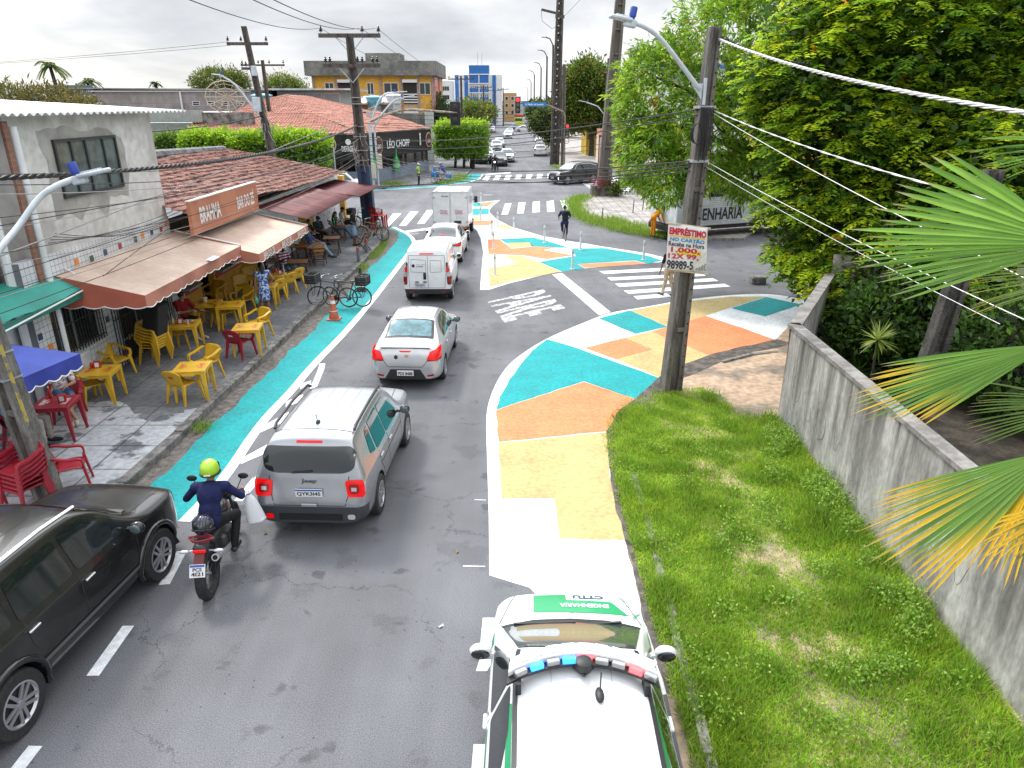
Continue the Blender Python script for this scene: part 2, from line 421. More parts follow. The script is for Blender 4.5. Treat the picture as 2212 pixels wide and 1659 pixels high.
tl=[(315,1061),(363,1020),(405,976),(440,933),(500,883),(537,843),(573,813),(602,786),(623,760),(667,726),(707,681),(737,650),(785,596),(796,581),(828,554),(851,529),(858,519),(862,507),(857,499),(843,494)]
tr_=[(467,1043),(553,913),(620,846),(663,793),(737,720),(799,648),(846,588),(884,540),(892,525),(882,508),(846,491)]
TL=wob(P2(tl),.10,.2,3)
TRW=[p+Vector((0,0,0))for p in P2(tr_)]
TR=smooth_poly([Vector((-5.42,9.9,0))]+TRW,2,False)
sheet('bike_lane_paint',[(-6.55,9.9)]+[(p.x,p.y)for p in TL]+[(p.x,p.y)for p in reversed(TR)],P_TURQ,.004,True)
mb=MB();ribbon(mb,TR,-.21,.008)
l2=P2([(505,1082),(593,983),(640,905),(687,800),(690,786)]);ribbon(mb,smooth_poly(l2,1,False),-.15,.004)
for q in([(523,1046),(560,1000),(597,950),(600,968),(565,1018),(530,1053)],):
 pass
for(a,b,c,d)in[((523,990),(597,950),(593,972),(520,1003)),((560,925),(624,890),(622,908),(556,938)),((618,868),(655,852),(655,866),(617,880)),((650,830),(672,822),(672,832),(648,841)),((548,1030),(520,1063),(508,1080),(535,1060))]:
 mb.poly([p+Vector((0,0,.0065))for p in P2([a,b,c,d])])
o=mb.build('lane_marking',P_WHITE);normals_up(o.data);struct(o)
mb=MB()
for a,b in[((290,1352),(214,1460)),((92,1612),(40,1680)),((404,1190),(367,1262))]:
 pa,pb=P2([a,b]);ribbon(mb,[pa,pb],-.15,.004)
for y in(1340,1410):pass
for(x0,y0,x1,y1)in((1043,1335,1060,1415),(1036,1425,1052,1450),(1023,1608,1040,1700)):
 mb.poly([p+Vector((0,0,.004))for p in P2([(x0,y0),(x1+14,y0),(x1,y1),(x0-8,y1)])])
for(x0,y0,x1,y1)in((1000,1222,1048,1223),(1025,1079,1050,1080)):ribbon(mb,P2([(x0,y0),(x1,y1)]),-.02,.004)
o=mb.build('lane_marking',P_WHITE);normals_up(o.data);struct(o)
bl=[(1057,1243),(1056,1106),(1052,986),(1050,920),(1052,880),(1067,836),(1087,801),(1114,773),(1181,730),(1271,693),(1317,675),(1397,663),(1475,648),(1575,637),(1671,634),(1751,651)]
br=[(1706,700),(1698,733),(1675,736),(1585,756),(1531,770),(1475,790),(1434,810),(1424,817),(1400,840),(1374,863),(1337,886),(1324,913),(1310,933),(1312,970),(1317,1026),(1327,1086),(1340,1130),(1350,1169),(1364,1216),(1380,1293),(1392,1339),(1440,1500)]
BL=smooth_poly(P2(bl),2,False);BR=wob(P2(br),.05,.12,8)
sheet('painted_pavement',[(p.x,p.y)for p in BL+BR]+[(1.35,6.2),(.25,8.2)],P_WHITE,.004,True)
patches={'turquoise':(P_TURQ,[[(1072,885),(1080,858),(1097,826),(1123,790),(1150,758),(1182,733),(1248,753),(1424,817),(1400,840),(1374,863),(1261,824)],[(1294,688),(1361,671),(1442,706),(1373,722)],[(1578,666),(1655,642),(1731,658),(1653,684)]]),'orange':(P_ORANGE,[[(1072,886),(1261,825),(1374,863),(1337,886),(1324,913),(1310,932),(1190,944),(1076,956)],[(1262,752),(1350,730),(1408,755),(1330,777)],[(1407,716),(1524,683),(1601,708),(1675,735),(1585,756),(1533,769)]]),'ochre':(P_YELLOW,[[(1077,958),(1310,934),(1312,970),(1317,1026),(1327,1086),(1340,1130),(1350,1168),(1210,1164),(1197,1077),(1084,1077)],[(1351,730),(1406,716),(1532,769),(1475,790),(1434,810),(1424,816),(1331,777),(1409,755)],[(1362,671),(1475,652),(1580,641),(1655,641),(1577,665),(1523,683),(1442,705)]])}
for nm,(m,pl)in patches.items():
 mb=MB()
 for q in pl:mb.poly(wob([p+Vector((0,0,.008))for p in P2(q+[q[0]])],.03,.18)[:-1])
 o=mb.build('painted_pavement',m);normals_up(o.data);struct(o)
il=[(1037,626),(1041,575),(1044,545),(1038,515),(1029,496),(1012,481),(1000,470),(1000,440),(1040,437),(1081,432),(1066,443),(1058,452),(1058,459),(1071,473),(1104,490),(1171,510),(1304,533),(1400,548),(1445,559),(1431,566),(1380,570),(1271,579),(1187,591),(1104,611),(1056,626)]
sheet('painted_island',il,P_WHITE,.004)
isl={'turquoise':(P_TURQ,[[(1004,438),(1034,438),(1045,447),(1004,446)],[(1004,451),(1056,451),(1056,463),(1008,466)],[(1080,517),(1150,513),(1180,520),(1231,536),(1150,533),(1144,524),(1092,525)],[(1231,537),(1304,536),(1400,553),(1431,563),(1399,570),(1371,563),(1247,571),(1264,580),(1214,587),(1164,566),(1244,553)]]),'orange':(P_ORANGE,[[(1031,440),(1072,434),(1050,448)],[(1014,477),(1070,476),(1056,487),(1024,487)],[(1054,518),(1079,517),(1105,537),(1152,533),(1204,535),(1174,540),(1240,552),(1180,560),(1130,552),(1055,549)],[(1248,571),(1371,564),(1398,570),(1264,579)]]),'ochre':(P_YELLOW,[[(1011,467),(1027,467),(1039,476),(1014,476)],[(1070,485),(1100,487),(1108,496),(1080,492)],[(1093,525),(1144,524),(1152,532),(1106,536)],[(1091,553),(1130,553),(1163,566),(1212,587),(1104,608),(1058,620),(1055,580),(1116,570)]])}
for nm,(m,pl)in isl.items():
 mb=MB()
 for q in pl:mb.poly([p+Vector((0,0,.008))for p in P2(q)])
 o=mb.build('painted_island',m);normals_up(o.data);struct(o)
mb=MB()
def bars(qs):
 for q in qs:mb.poly([p+Vector((0,0,.004))for p in P2(q)])
bars([[(886,457),(904,457),(877,488),(862,488)],[(849,461),(867,461),(839,490),(827,490)],[(815,466),(832,464),(812,487),(800,487)],[(922,454),(940,453),(917,483),(901,484)],[(955,451),(973,450),(955,480),(940,481)]])
bars([[(1091,440),(1105,439),(1097,463),(1083,464)],[(1120,438),(1135,437),(1131,461),(1117,461)],[(1151,436),(1166,435),(1166,458),(1150,459)],[(1181,435),(1196,433),(1198,457),(1182,458)],[(1210,433),(1224,433),(1232,452),(1217,453)]])
for k in range(7):bars([[(1049+22.6*k-k*.3,380-k*.8),(1060+22.6*k,380-k*.8),(1054+23.2*k,389.5-k*1.0),(1041+23.6*k,390-k*1.0)]])
for k in range(8):bars([[(1257+4*k,396+2.6*k),(1330+5*k,383+3.8*k),(1334+5*k,385+3.8*k),(1260+4*k,397.4+2.6*k)]])
bars([[(1294,586),(1470,577),(1478,583),(1306,592)],[(1311,600),(1515,590),(1525,596),(1320,606)],[(1328,613),(1540,601),(1552,607),(1338,620)],[(1347,628),(1565,613),(1578,619),(1358,635)],[(1368,640),(1440,634),(1450,641),(1377,647)]])
bars([[(1193,593),(1214,590),(1319,674),(1294,681)],[(874,499),(935,491),(935,495),(877,503)],[(1046,376),(1103,372),(1103,374),(1050,378)],[(1340,371),(1400,398),(1418,408),(1400,402)]])
o=mb.build('crosswalk',P_WHITE);normals_up(o.data);struct(o)
mb=MB();f=quad_fn(*[p for p in P2([(1053,652),(1090,697),(1174,625),(1222,666)])],0)
text_map(mb,'PARE',lambda u,v:f(u,v)+Vector((0,0,.004)),.03);o=mb.build('stop_lettering',P_OLDWHITE);normals_up(o.data);struct(o)
mb=MB()
for(x,y,rx)in((827,408,.38),(893,505,.32),(1147,365,.3),(962,425,.45),(1054,421,.4),(737,450,.35)):
 c=G(x,y);mb.poly([c+Vector((rx*math.cos(a),rx*math.sin(a),.004))for a in[k*math.pi/8 for k in range(16)]])
o=mb.build('manhole_cover',mat('cast iron',(.20,.20,.21),.6,var=.2,scale=10));normals_up(o.data);struct(o)
def slab_mat(name,a,b,tile=1.0,gap=.02,lo=.42,hi=.56):
 m=mat(name,a,.85,spec=.25,col2=b,scale=.9,var=.22,lo=lo,hi=hi,bump=.4,bscale=25,detail=8);N,L=nodes_of(m);p=N['Principled BSDF']
 src=p.inputs['Base Color'].links[0].from_socket;tc=N.new('ShaderNodeTexCoord')
 br_=N.new('ShaderNodeTexBrick');br_.offset=0;br_.inputs['Scale'].default_value=1;br_.inputs['Brick Width'].default_value=tile;br_.inputs['Row Height'].default_value=tile;br_.inputs['Mortar Size'].default_value=gap
 br_.inputs['Color1'].default_value=(1,1,1,1);br_.inputs['Color2'].default_value=(.86,.87,.88,1);br_.inputs['Mortar'].default_value=(.35,.35,.36,1)
 L.new(tc.outputs['Object'],br_.inputs['Vector']);mm=N.new('ShaderNodeMix');mm.data_type='RGBA';mm.blend_type='MULTIPLY';mm.inputs[0].default_value=1
 L.new(src,mm.inputs[6]);L.new(br_.outputs['Color'],mm.inputs[7]);L.new(mm.outputs[2],p.inputs['Base Color']);return m
SLAB_L=slab_mat('worn concrete slabs',(.42,.43,.45),(.14,.145,.155),.95,.018,.53,.58)
SLAB_D=slab_mat('grey cement pavement',(.125,.13,.14),(.20,.205,.21),1.1,.012,.45,.62)
KERBM=mat('granite kerb',(.22,.21,.20),.9,col2=(.09,.088,.085),scale=5,var=.3,bump=.7,bscale=22)
def slab(name,pts,h,m,z0=-.02):
 mb=MB();mb.prism([(p[0],p[1])for p in pts],z0,h);o=mb.build(name,m)
 normals_out(o.data);return struct(o)
def kerb(name,line,w=.16,h=.15,seg=1.0,seed=1):
 """row of slightly uneven stones, one mesh"""
 rr=random.Random(seed);mb=MB();pts=[Vector((p[0],p[1],0))for p in line]
 for i in range(len(pts)-1):
  a,b=pts[i],pts[i+1];k=max(1,round((b-a).length/seg))
  for j in range(k):
   p=a.lerp(b,j/k);q=a.lerp(b,(j+1)/k);d=(q-p).normalized();n=Vector((-d.y,d.x,0))*rr.uniform(-.02,.02);zz=h+rr.uniform(-.015,.012)
   mb.bar(p+d*.008+n+Vector((0,0,zz/2-.02)),q-d*.008+n+Vector((0,0,zz/2-.02+rr.uniform(-.008,.008))),w,zz+.04)
 o=mb.build(name,KERBM,bevel=.02);return struct(o)
kl=[(-7.05,4),(-6.98,9),(-6.86,10.9),(-6.75,13.0),(-6.72,15),(-6.62,18),(-6.52,22),(-6.42,27),(-6.38,31),(-6.45,35),(-6.62,38),(-7.1,40.4),(-8.3,42.6),(-10.5,44.4),(-14,45.6),(-30,46)]
BW=[(p.x,p.y)for p in wob([Vector((-6.83,14.2,0)),Vector((-7.6,13.5,0)),Vector((-8.6,14.6,0)),Vector((-12,14.0,0))],.38,.16,6)];BW[0]=(-6.83,14.2)
slab('pavement',[(-6.95,4),(-7.14,4.01)][:0]+[(p[0]-.09,p[1])for p in kl[:4]]+BW+[(-12,4)],.15,SLAB_L)
slab('pavement',[(p[0]-.09,p[1])for p in kl[4:]]+[(-30,40),(-12,40)]+BW[::-1],.15,SLAB_D)
kerb('kerb',kl,.2,.16,1.0,3)
GUT=mat('cobbled gutter',(.19,.165,.15),.95,col2=(.075,.07,.065),scale=7,var=.4,bump=1.0,bscale=14,lo=.35,hi=.62)
sheet('gutter',[(p[0]+.08,p[1])for p in kl[:11]]+[(p.x+.03,p.y)for p in reversed(TL)]+[(-6.4,9.9),(-6.45,4)],GUT,.002,True)
fl=P2([(600,417),(752,410),(810,406),(880,402),(933,399),(967,394),(999,386),(1010,376),(1017,366),(1000,352),(1000,330),(1005,312)])
fl=[(p.x,p.y)for p in fl]
slab('pavement',fl+[(-9.3,150),(-40,150),(-40,57)],.13,SLAB_D)
tq=P2([(600,422),(752,412),(810,408),(880,404),(933,401),(967,397),(999,388),(1008,377),(1043,376),(1037,385),(1014,393),(967,400),(933,404),(880,407),(810,411),(752,415),(600,426)])
sheet('bike_lane_paint',[(p.x,p.y)for p in tq],P_TURQ,.004,True)
mb=MB();ribbon(mb,P2([(1045,376),(1038,386),(1014,394),(967,400.5),(933,404),(880,407.5),(810,411.5),(752,415)]),-.15,.008);o=mb.build('lane_marking',P_WHITE);normals_up(o.data);struct(o)
kerb('kerb',fl[1:9],.16,.14,1.5,5)
fr=[(p.x,p.y)for p in P2([(1183,290),(1188,330),(1196,352),(1206,364),(1222,370),(1260,372),(1320,366),(1420,352)])]
slab('pavement',fr+[(26,150),(9,200)],.13,mat('pale cement pavement',(.34,.32,.30),.9,var=.2,scale=1,bump=.3))
kerb('kerb',fr[:6],.16,.14,1.5,6)
nr=[(p.x,p.y)for p in P2([(1237,442),(1240,455),(1252,468),(1284,483),(1337,499),(1404,511),(1500,520),(1640,520),(1640,440),(1420,428),(1340,424),(1284,423),(1258,426),(1244,433)])]
PAVER=slab_mat('pale paving stones',(.42,.39,.37),(.30,.28,.26),.5,.02)
slab('pavement',smooth_poly(nr,1),.13,PAVER)
ve=[(p.x,p.y)for p in P2([(1440,1500),(1392,1339),(1364,1216),(1340,1130),(1327,1086),(1312,970),(1310,933),(1337,886),(1374,863),(1434,810),(1531,770),(1675,736),(1706,705)])]
DIRT=mat('sandy earth',(.42,.305,.215),.95,col2=(.20,.165,.13),scale=.75,var=.3,bump=.7,bscale=26,lo=.47,hi=.6,detail=10)
mb=MB();vs,fs=tri_poly([(1.7,4)]+ve+[(5.9,14.2),(5.9,4)],.35)
mb.add([(v.x,v.y,.006+.05*max(0,mnoise.noise(Vector((v.x*.9,v.y*.9,3))))+(.03 if v.x>3 else 0))for v in vs],fs)
o=mb.build('verge_soil',DIRT,smooth=180);normals_up(o.data);struct(o)
vd=P2([(1440,1500),(1392,1339),(1364,1216),(1340,1130),(1327,1086),(1312,970),(1310,933),(1337,886),(1374,863),(1434,810),(1531,770),(1675,736)]);mb=MB();ve2=[(p.x,p.y)for p in wob(vd,.03,.3,5)]+[(p.x+.42,p.y-.32*(p.y>13.5))for p in wob(vd[::-1],.10,.3,9)]
vs,fs=tri_poly(ve2,.3);mb.add([(v.x,v.y,.014+.05*max(0,mnoise.noise(Vector((v.x*.9,v.y*.9,3))))+(.03 if v.x>3 else 0))for v in vs],fs);o=mb.build('verge_soil',mat('dark damp earth',(.135,.115,.10),.95,col2=(.06,.053,.046),scale=5,var=.35,bump=.8,bscale=24),smooth=180);normals_up(o.data);struct(o)
kerb('kerb',[(p.x,p.y)for p in P2([(1368,1030),(1390,1100),(1420,1220),(1452,1340),(1490,1480),(1530,1640),(1550,1720)])],.12,.07,.8,9)
kerb('kerb',[(p.x,p.y)for p in P2([(1560,786),(1620,770),(1680,764)])],.12,.09,.7,10)
# buildings on the left
def brick_mat(name,c1,c2,mortar,bw,rh,ms=.012,offset=.5,rough=.7,dirt=None,spec=.4,axis='YZ'):
 m=mat(name,c1,rough,spec=spec);N,L=nodes_of(m);p=N['Principled BSDF'];tc=N.new('ShaderNodeTexCoord')
 sp=N.new('ShaderNodeSeparateXYZ');L.new(tc.outputs['Object'],sp.inputs[0]);cb=N.new('ShaderNodeCombineXYZ')
 L.new(sp.outputs['XYZ'.index(axis[0])],cb.inputs[0]);L.new(sp.outputs['XYZ'.index(axis[1])],cb.inputs[1])
 b=N.new('ShaderNodeTexBrick');b.offset=offset;b.inputs['Scale'].default_value=1;b.inputs['Brick Width'].default_value=bw;b.inputs['Row Height'].default_value=rh;b.inputs['Mortar Size'].default_value=ms
 b.inputs['Color1'].default_value=(*c1,1);b.inputs['Color2'].default_value=(*c2,1);b.inputs['Mortar'].default_value=(*mortar,1);L.new(cb.outputs[0],b.inputs['Vector'])
 n=N.new('ShaderNodeTexNoise');n.inputs['Scale'].default_value=1.5;n.inputs['Detail'].default_value=8;L.new(tc.outputs['Object'],n.inputs['Vector'])
 mr=N.new('ShaderNodeMapRange');mr.inputs[1].default_value=.35;mr.inputs[2].default_value=.65;mr.inputs[3].default_value=1.08;mr.inputs[4].default_value=dirt or .82;L.new(n.outputs['Fac'],mr.inputs[0])
 s=N.new('ShaderNodeVectorMath');s.operation='SCALE';L.new(b.outputs['Color'],s.inputs[0]);L.new(mr.outputs[0],s.inputs['Scale']);L.new(s.outputs[0],p.inputs['Base Color']);return m
def wall_holes(mb,O,ux,Lw,Hh,t,holes=(),nrm=None):
 """upright wall: O lower corner, ux along, outer face on the side nrm, thickness t inwards; holes (u0,u1,v0,v1)"""
 O=Vector(O);ux=Vector(ux).normalized();nrm=Vector(nrm);us=sorted({0,Lw,*[h[0]for h in holes],*[h[1]for h in holes]});vs=sorted({0,Hh,*[h[2]for h in holes],*[h[3]for h in holes]})
 us=[u for u in us if 0<=u<=Lw];vs=[v for v in vs if 0<=v<=Hh]
 for i in range(len(us)-1):
  for j in range(len(vs)-1):
   cu,cv=(us[i]+us[i+1])/2,(vs[j]+vs[j+1])/2
   if any(h[0]<cu<h[1]and h[2]<cv<h[3]for h in holes):continue
   a,b=us[i],us[i+1];c,d=vs[j],vs[j+1];z=Vector((0,0,1));q=[]
   for dep in(0,t):
    for(u,v)in((a,c),(b,c),(b,d),(a,d)):q.append(O+ux*u+z*v-nrm*dep)
   mb.add(q,[(0,1,2,3),(7,6,5,4),(0,4,5,1),(1,5,6,2),(2,6,7,3),(3,7,4,0)])
GLASS_D=mat('dark window glass',(.02,.028,.03),.06,spec=.6)
GLASS_G=mat('greenish window glass',(.10,.13,.13),.12,spec=.6,var=.3,scale=2)
def window(parent,O,ux,nrm,w,h,frame,glass,nv=2,nh=1,fw=.05,dep=.06,out=.012,name='window',vsplits=None):
 """window (frame mesh) with a pane sub-part, lying on a wall; O lower corner"""
 O=Vector(O);ux=Vector(ux).normalized();n=Vector(nrm);z=Vector((0,0,1));mb=MB()
 P=lambda u,v,d=0:O+ux*u+z*v+n*d
 o1=out
 for a,b in((P(0,fw/2),P(w,fw/2)),(P(0,h-fw/2),P(w,h-fw/2))):mb.bar(a+n*o1,b+n*o1,dep,fw,up=z)if False else mb.bar(a+n*o1,b+n*o1,dep,fw)
 for a,b in((P(fw/2,fw),P(fw/2,h-fw)),(P(w-fw/2,fw),P(w-fw/2,h-fw))):mb.bar(a+n*o1,b+n*o1,fw,dep,up=n)
 sp=vsplits or[w*k/nv for k in range(1,nv)]
 for u in sp:mb.bar(P(u,fw,o1),P(u,h-fw,o1),fw,dep*.9,up=n)
 for k in range(1,nh):mb.bar(P(fw,h*k/nh,o1),P(w-fw,h*k/nh,o1),dep*.8,fw*.8)
 f=mb.build(name,frame,parent)
 g=MB();g.add([P(fw*.5,fw*.5,o1-.01),P(w-fw*.5,fw*.5,o1-.01),P(w-fw*.5,h-fw*.5,o1-.01),P(fw*.5,h-fw*.5,o1-.01)],[(0,1,2,3)])
 g.build('pane',glass,f);return f
def grille(parent,O,ux,nrm,w,h,m,step=.11,out=.06,name='grille',hb=(0.08,.5,.92),r=.009):
 O=Vector(O);ux=Vector(ux).normalized();n=Vector(nrm)*out;z=Vector((0,0,1));mb=MB();k=int(w/step)
 for i in range(k+1):a=O+ux*(w*i/k)+n;mb.bar(a,a+z*h,r*2)
 for v in hb:mb.bar(O+z*h*v+n*.98,O+ux*w+z*h*v+n*.98,r*2.4)
 return mb.build(name,m,parent)
def tile_roof(mb,e0,e1,r0,r1,pitch=.21,row=.36,amp=.045,step=.03,sag=.0,jit=.012,seed=0,sub=6):
 """clay tile surface between eave e0-e1 and ridge r0-r1"""
 e0,e1,r0,r1=map(Vector,(e0,e1,r0,r1));nu=max(4,int((e1-e0).length/pitch))*sub;Ls=((r0-e0).length+(r1-e1).length)/2;nr=max(2,int(Ls/row))
 n=(e1-e0).cross(r0-e0).normalized()
 if n.z<0:n=-n
 base=lambda u,v:e0*(1-u)*(1-v)+e1*u*(1-v)+r0*(1-u)*v+r1*u*v
 rows=[]
 for j in range(nr):
  for e in(0.0,.999):
   v=(j+e)/nr;L_=[]
   for i in range(nu+1):
    u=i/nu;ci=i//sub;w=mnoise.noise(Vector((ci*.7+seed,j*.9,seed)))*jit*2
    hgt=amp*abs(math.sin(math.pi*i/sub))**.7+step*(1-e)+w+sag*mnoise.noise(Vector((u*5+seed,v*2,4)))
    L_.append(base(u,v+w*.25/max(Ls,.1))+n*hgt)
   rows.append(L_)
 vs=[p for r in rows for p in r];m=nu+1
 mb.add(vs,[(a*m+i,a*m+i+1,(a+1)*m+i+1,(a+1)*m+i)for a in range(len(rows)-1)for i in range(nu)])
CLAY_OLD=mat('weathered clay tile',(.41,.225,.185),.85,col2=(.12,.05,.04),scale=3.2,var=.45,lo=.36,hi=.62,detail=9)
CLAY_RED=mat('red clay tile',(.44,.20,.145),.85,col2=(.28,.12,.09),scale=1.2,var=.3,lo=.35,hi=.65,detail=8)
PLASTER=mat('bare cement plaster',(.64,.635,.62),.92,col2=(.46,.45,.43),scale=.55,var=.12,lo=.46,hi=.60,bump=.25,bscale=20,detail=10)
WTILE=brick_mat('white wall tile',(.70,.73,.76),(.64,.67,.71),(.20,.21,.22),.14,.14,.006,0,.3)
YTILE=brick_mat('ochre wall tile',(.70,.36,.05),(.62,.31,.045),(.40,.19,.03),.24,.08,.006,.5,.45)
BRICK=brick_mat('bare brick',(.30,.125,.075),(.24,.095,.06),(.20,.17,.15),.24,.11,.015)
WHITEP=mat('white wall paint',(.72,.74,.76),.7,var=.12,scale=1.5)
YELP=mat('yellow paint',(.66,.38,.06),.6,var=.15,scale=2)
METALR=mat('corrugated zinc',(.50,.51,.53),.42,.55,var=.2,scale=1.5)
SHADEIN=mat('painted interior shade',(.028,.026,.024),.9)  # near-black colour paints in the shade behind doorways and openings
DFRAME=mat('dark window frame',(.025,.03,.035),.45)
XW=-9.85;NX=Vector((1,0,0));UY=Vector((0,1,0))
b1=thing('two_storey_building','two storey grey plaster building with white tiled ground floor and zinc roof','building',(XW,17.5,0))
T1=Matrix.Translation((-XW,-17.5,0))
def LB(T):return MB(T)
mb=LB(T1);wall_holes(mb,(XW,14.6,3.32),UY,6.0,2.78,.2,[(1.4,3.95,1.05,2.28)],NX)
wall_holes(mb,(XW-.2,20.6,0),(-1,0,0),8,6.1,.2,(),(0,1,0));wall_holes(mb,(XW-.2,14.6,2.6),(-1,0,0),8,3.4,.2,(),(0,-1,0));mb.box((XW-4,17.6,3.2),(7.5,5.5,.2))
mb.build('upper_wall',PLASTER,b1)
mb=LB(T1);wall_holes(mb,(XW+.03,14.0,0),UY,6.6,3.34,.2,[(.55,2.35,1.1,2.5),(3.05,4.75,0.12,2.45)],NX);mb.build('tiled_wall',WTILE,b1)
mb=LB(T1);mb.box((XW-2.2,17.3,1.6),(.2,6.4,3.2));mb.build('inner_wall',SHADEIN,b1)
for nm,col,pts in(('orange',(.75,.25,.02),[(15.9,3.0),(19.0,3.05),(20.4,3.15),(17.4,.75),(19.9,1.5),(14.35,1.5)]),('red',(.35,.02,.02),[(17.8,3.0),(20.05,3.05),(16.55,2.2),(17.0,.45),(18.9,1.7)]),('green',(.03,.09,.05),[(16.5,2.95),(18.6,3.03),(15.3,.5),(20.25,1.8)]),('dark blue',(.03,.06,.14),[(17.1,2.98),(19.5,3.05),(16.6,1.45),(14.1,1.8),(15.9,.5)])):
 mb=LB(T1)
 for y,z in pts:mb=LB(T1);mb.box((XW+.036,y,z),(.012,.14,.14));mb.build('accent_tile',mat(nm+' tile',col,.3),b1)
window(b1,T1@Vector((XW,16.0,4.37)),UY,NX,2.55,1.23,DFRAME,GLASS_G,fw=.06,out=.03,vsplits=[.62,1.2,1.95])
ST_=[(15.55,3.95),(15.7,5.2),(15.5,5.75),(16.4,5.9),(17.2,5.72),(18.3,5.8),(18.9,5.5),(19.0,4.6),(18.75,4.1),(17.9,4.2),(17.6,3.75),(17.0,4.15),(16.5,3.85),(16.0,4.1)]
mb=LB(T1);vs,fs=tri_poly([(p.x,p.y)for p in wob([Vector((*p,0))for p in ST_+ST_[:1]],.09,.12,4)[:-1]],.2);mb.add([(XW+.004,v.x,v.y)for v in vs],fs);mb.build('damp_stain',mat('damp plaster',(.36,.35,.33),.95,var=.15,scale=2),b1)
w_=window(b1,T1@Vector((XW-.1,14.55,1.1)),UY,NX,1.8,1.4,mat('grey frame',(.4,.41,.42),.5),GLASS_D,2,1)
grille(b1,T1@Vector((XW+.03,14.55,1.1)),UY,NX,1.8,1.4,BLACK,.11)
gt=LB(T1);gt.box((XW-.05,17.9,1.25),(.05,1.7,2.3));d=gt.build('door',SHADEIN,b1)
fr=LB(T1)
for y in(17.06,17.9,18.74):fr.box((XW+.02,y,1.25),(.06,.07,2.32))
for z in(.75,1.55):fr.box((XW+.021,17.9,z),(.05,1.66,.05))
fr.build('door_frame',mat('grey frame',(.4,.4,.4),.5),b1);grille(b1,T1@Vector((XW+.02,16.75,.1)),UY,NX,3.1,2.5,BLACK,.12)
mb=LB(T1);mb.tube([(XW+.08,14.75,.15),(XW+.08,14.75,5.9)],.075,10);mb.build('downpipe',WHITEP,b1,smooth=40)
mb=LB(T1)
def corr(u,v):
 y=13.4+8.9*u;x=-9.55-8*v;return(x,y,6.12+.42*v+.03*math.sin(u*8.9*2*math.pi/.26))
mb.grid(corr,280,4);o=mb.build('roof',METALR,b1,smooth=180);o.modifiers.new('s','SOLIDIFY').thickness=.012
mb=LB(T1);mb.box((XW+.05,14.55,4.3),(.06,.16,3.4));mb.build('brick_edge',BRICK,b1)
mb=LB(T1);mb.rbox((XW+.2,14.9,.95),(.26,.6,.4),.03);mb.build('air_conditioner',mat('dusty white metal',(.52,.53,.53),.5,var=.15),b1)
AWN=mat('faded brown awning cloth',(.50,.36,.29),.62,col2=(.60,.47,.38),scale=.9,var=.08,lo=.4,hi=.62,spec=.5)
VAL=mat('rust red valance cloth',(.42,.115,.07),.7,var=.12,scale=1.4)
VALP=mat('pale rust valance cloth',(.43,.175,.125),.7,var=.12,scale=1.2)
WTRIM=mat('white trim',(.75,.75,.75),.6)
def scallop(mb,a,b,z0,drop,n,dirn=(0,0,1)):
 """hanging strip with scalloped lower edge between a and b (top line z0)"""
 a=Vector(a);b=Vector(b);vs=[];k=n*8
 for i in range(k+1):
  t=i/k;p=a.lerp(b,t);wv=.018*math.sin(t*n*2.1)
  nn=Vector((b.y-a.y,a.x-b.x,0)).normalized()
  vs+=[p,p+nn*wv-Vector((0,0,drop*.6)),p+nn*wv*1.6-Vector((0,0,drop+.05*abs(math.sin(math.pi*i/8))))]
 mb.add(vs,[(i*3+j,i*3+3+j,i*3+4+j,i*3+1+j)for i in range(k)for j in range(2)])
 return[vs[i*3+2]for i in range(k+1)]
def awning(label,y0,y1,xb,zb,xf,zf,drop,top,val,side=True,n=14,seams=7,cat='awning',side_m=None):
 r=thing('awning',label,cat,(xb,(y0+y1)/2,zb));T=Matrix.Translation((-xb,-(y0+y1)/2,-zb))
 mb=MB(T)
 mb.grid(lambda u,v:(xb+(xf-xb)*v,y0+(y1-y0)*u,zb+(zf-zb)*v-.05*math.sin(math.pi*v)*(1-.5*abs(math.sin(math.pi*u*seams)))),seams*8,8)
 o=mb.build('canopy',top,r,smooth=180)
 mb=MB(T);e1=scallop(mb,(xf,y0,zf),(xf,y1,zf),zf,drop,n);v_=mb.build('valance',val,r,smooth=50);edges=[e1]
 for yy in(y0,y1):
  mb=MB(T);nseg=20;vs=[]
  for i in range(nseg+1):
   t=i/nseg;x=xb+(xf-xb)*t;zt=zb+(zf-zb)*t;vs+=[(x,yy,zt),(x,yy,zf-drop-.05*abs(math.sin(math.pi*t*4)))]
  mb.add(vs,[(2*i,2*i+2,2*i+3,2*i+1)for i in range(nseg)]);edges.append([Vector(vs[2*i+1])for i in range(nseg+1)]);mb.build('side_flap',side_m or val,r,smooth=50)
 mb=MB(T)
 for e in edges:mb.tube(e,.012,4,caps=False)
 mb.bar((xb,y1,zb+.01),(xf,y1,zf+.015),.05,.03);mb.build('white_piping',WTRIM,r)
 mb=MB(T)
 for yy in(y0+.1,y1-.1):mb.tube([(xb,yy,zb-.35),(xf-.03,yy,zf-.06)],.02,6)
 mb.tube([(xf-.04,y0+.05,zf-.05),(xf-.04,y1-.05,zf-.05)],.02,6);mb.build('arm',STEEL,r)
 return r,T
awA,TA=awning('faded brown awning with rust red scalloped valance, nearest of the bar awnings',15.0,20.85,XW+.04,2.88,-7.95,2.45,.25,AWN,VALP,side_m=VAL)
mb=MB(TA);mb.box((-7.94,18.75,2.50),(.16,.55,.008),T=Matrix.Rotation(R(13),4,'Y'));mb.build('patch',WHITEP,awA)
awB,TB=awning('faded brown awning with white lettering along its valance, beyond the nearer one',20.75,26.1,XW+.3,2.72,-7.42,2.22,.22,AWN,mat('brown lettered valance cloth',(.45,.17,.11),.7,var=.1,scale=1.5),n=12)
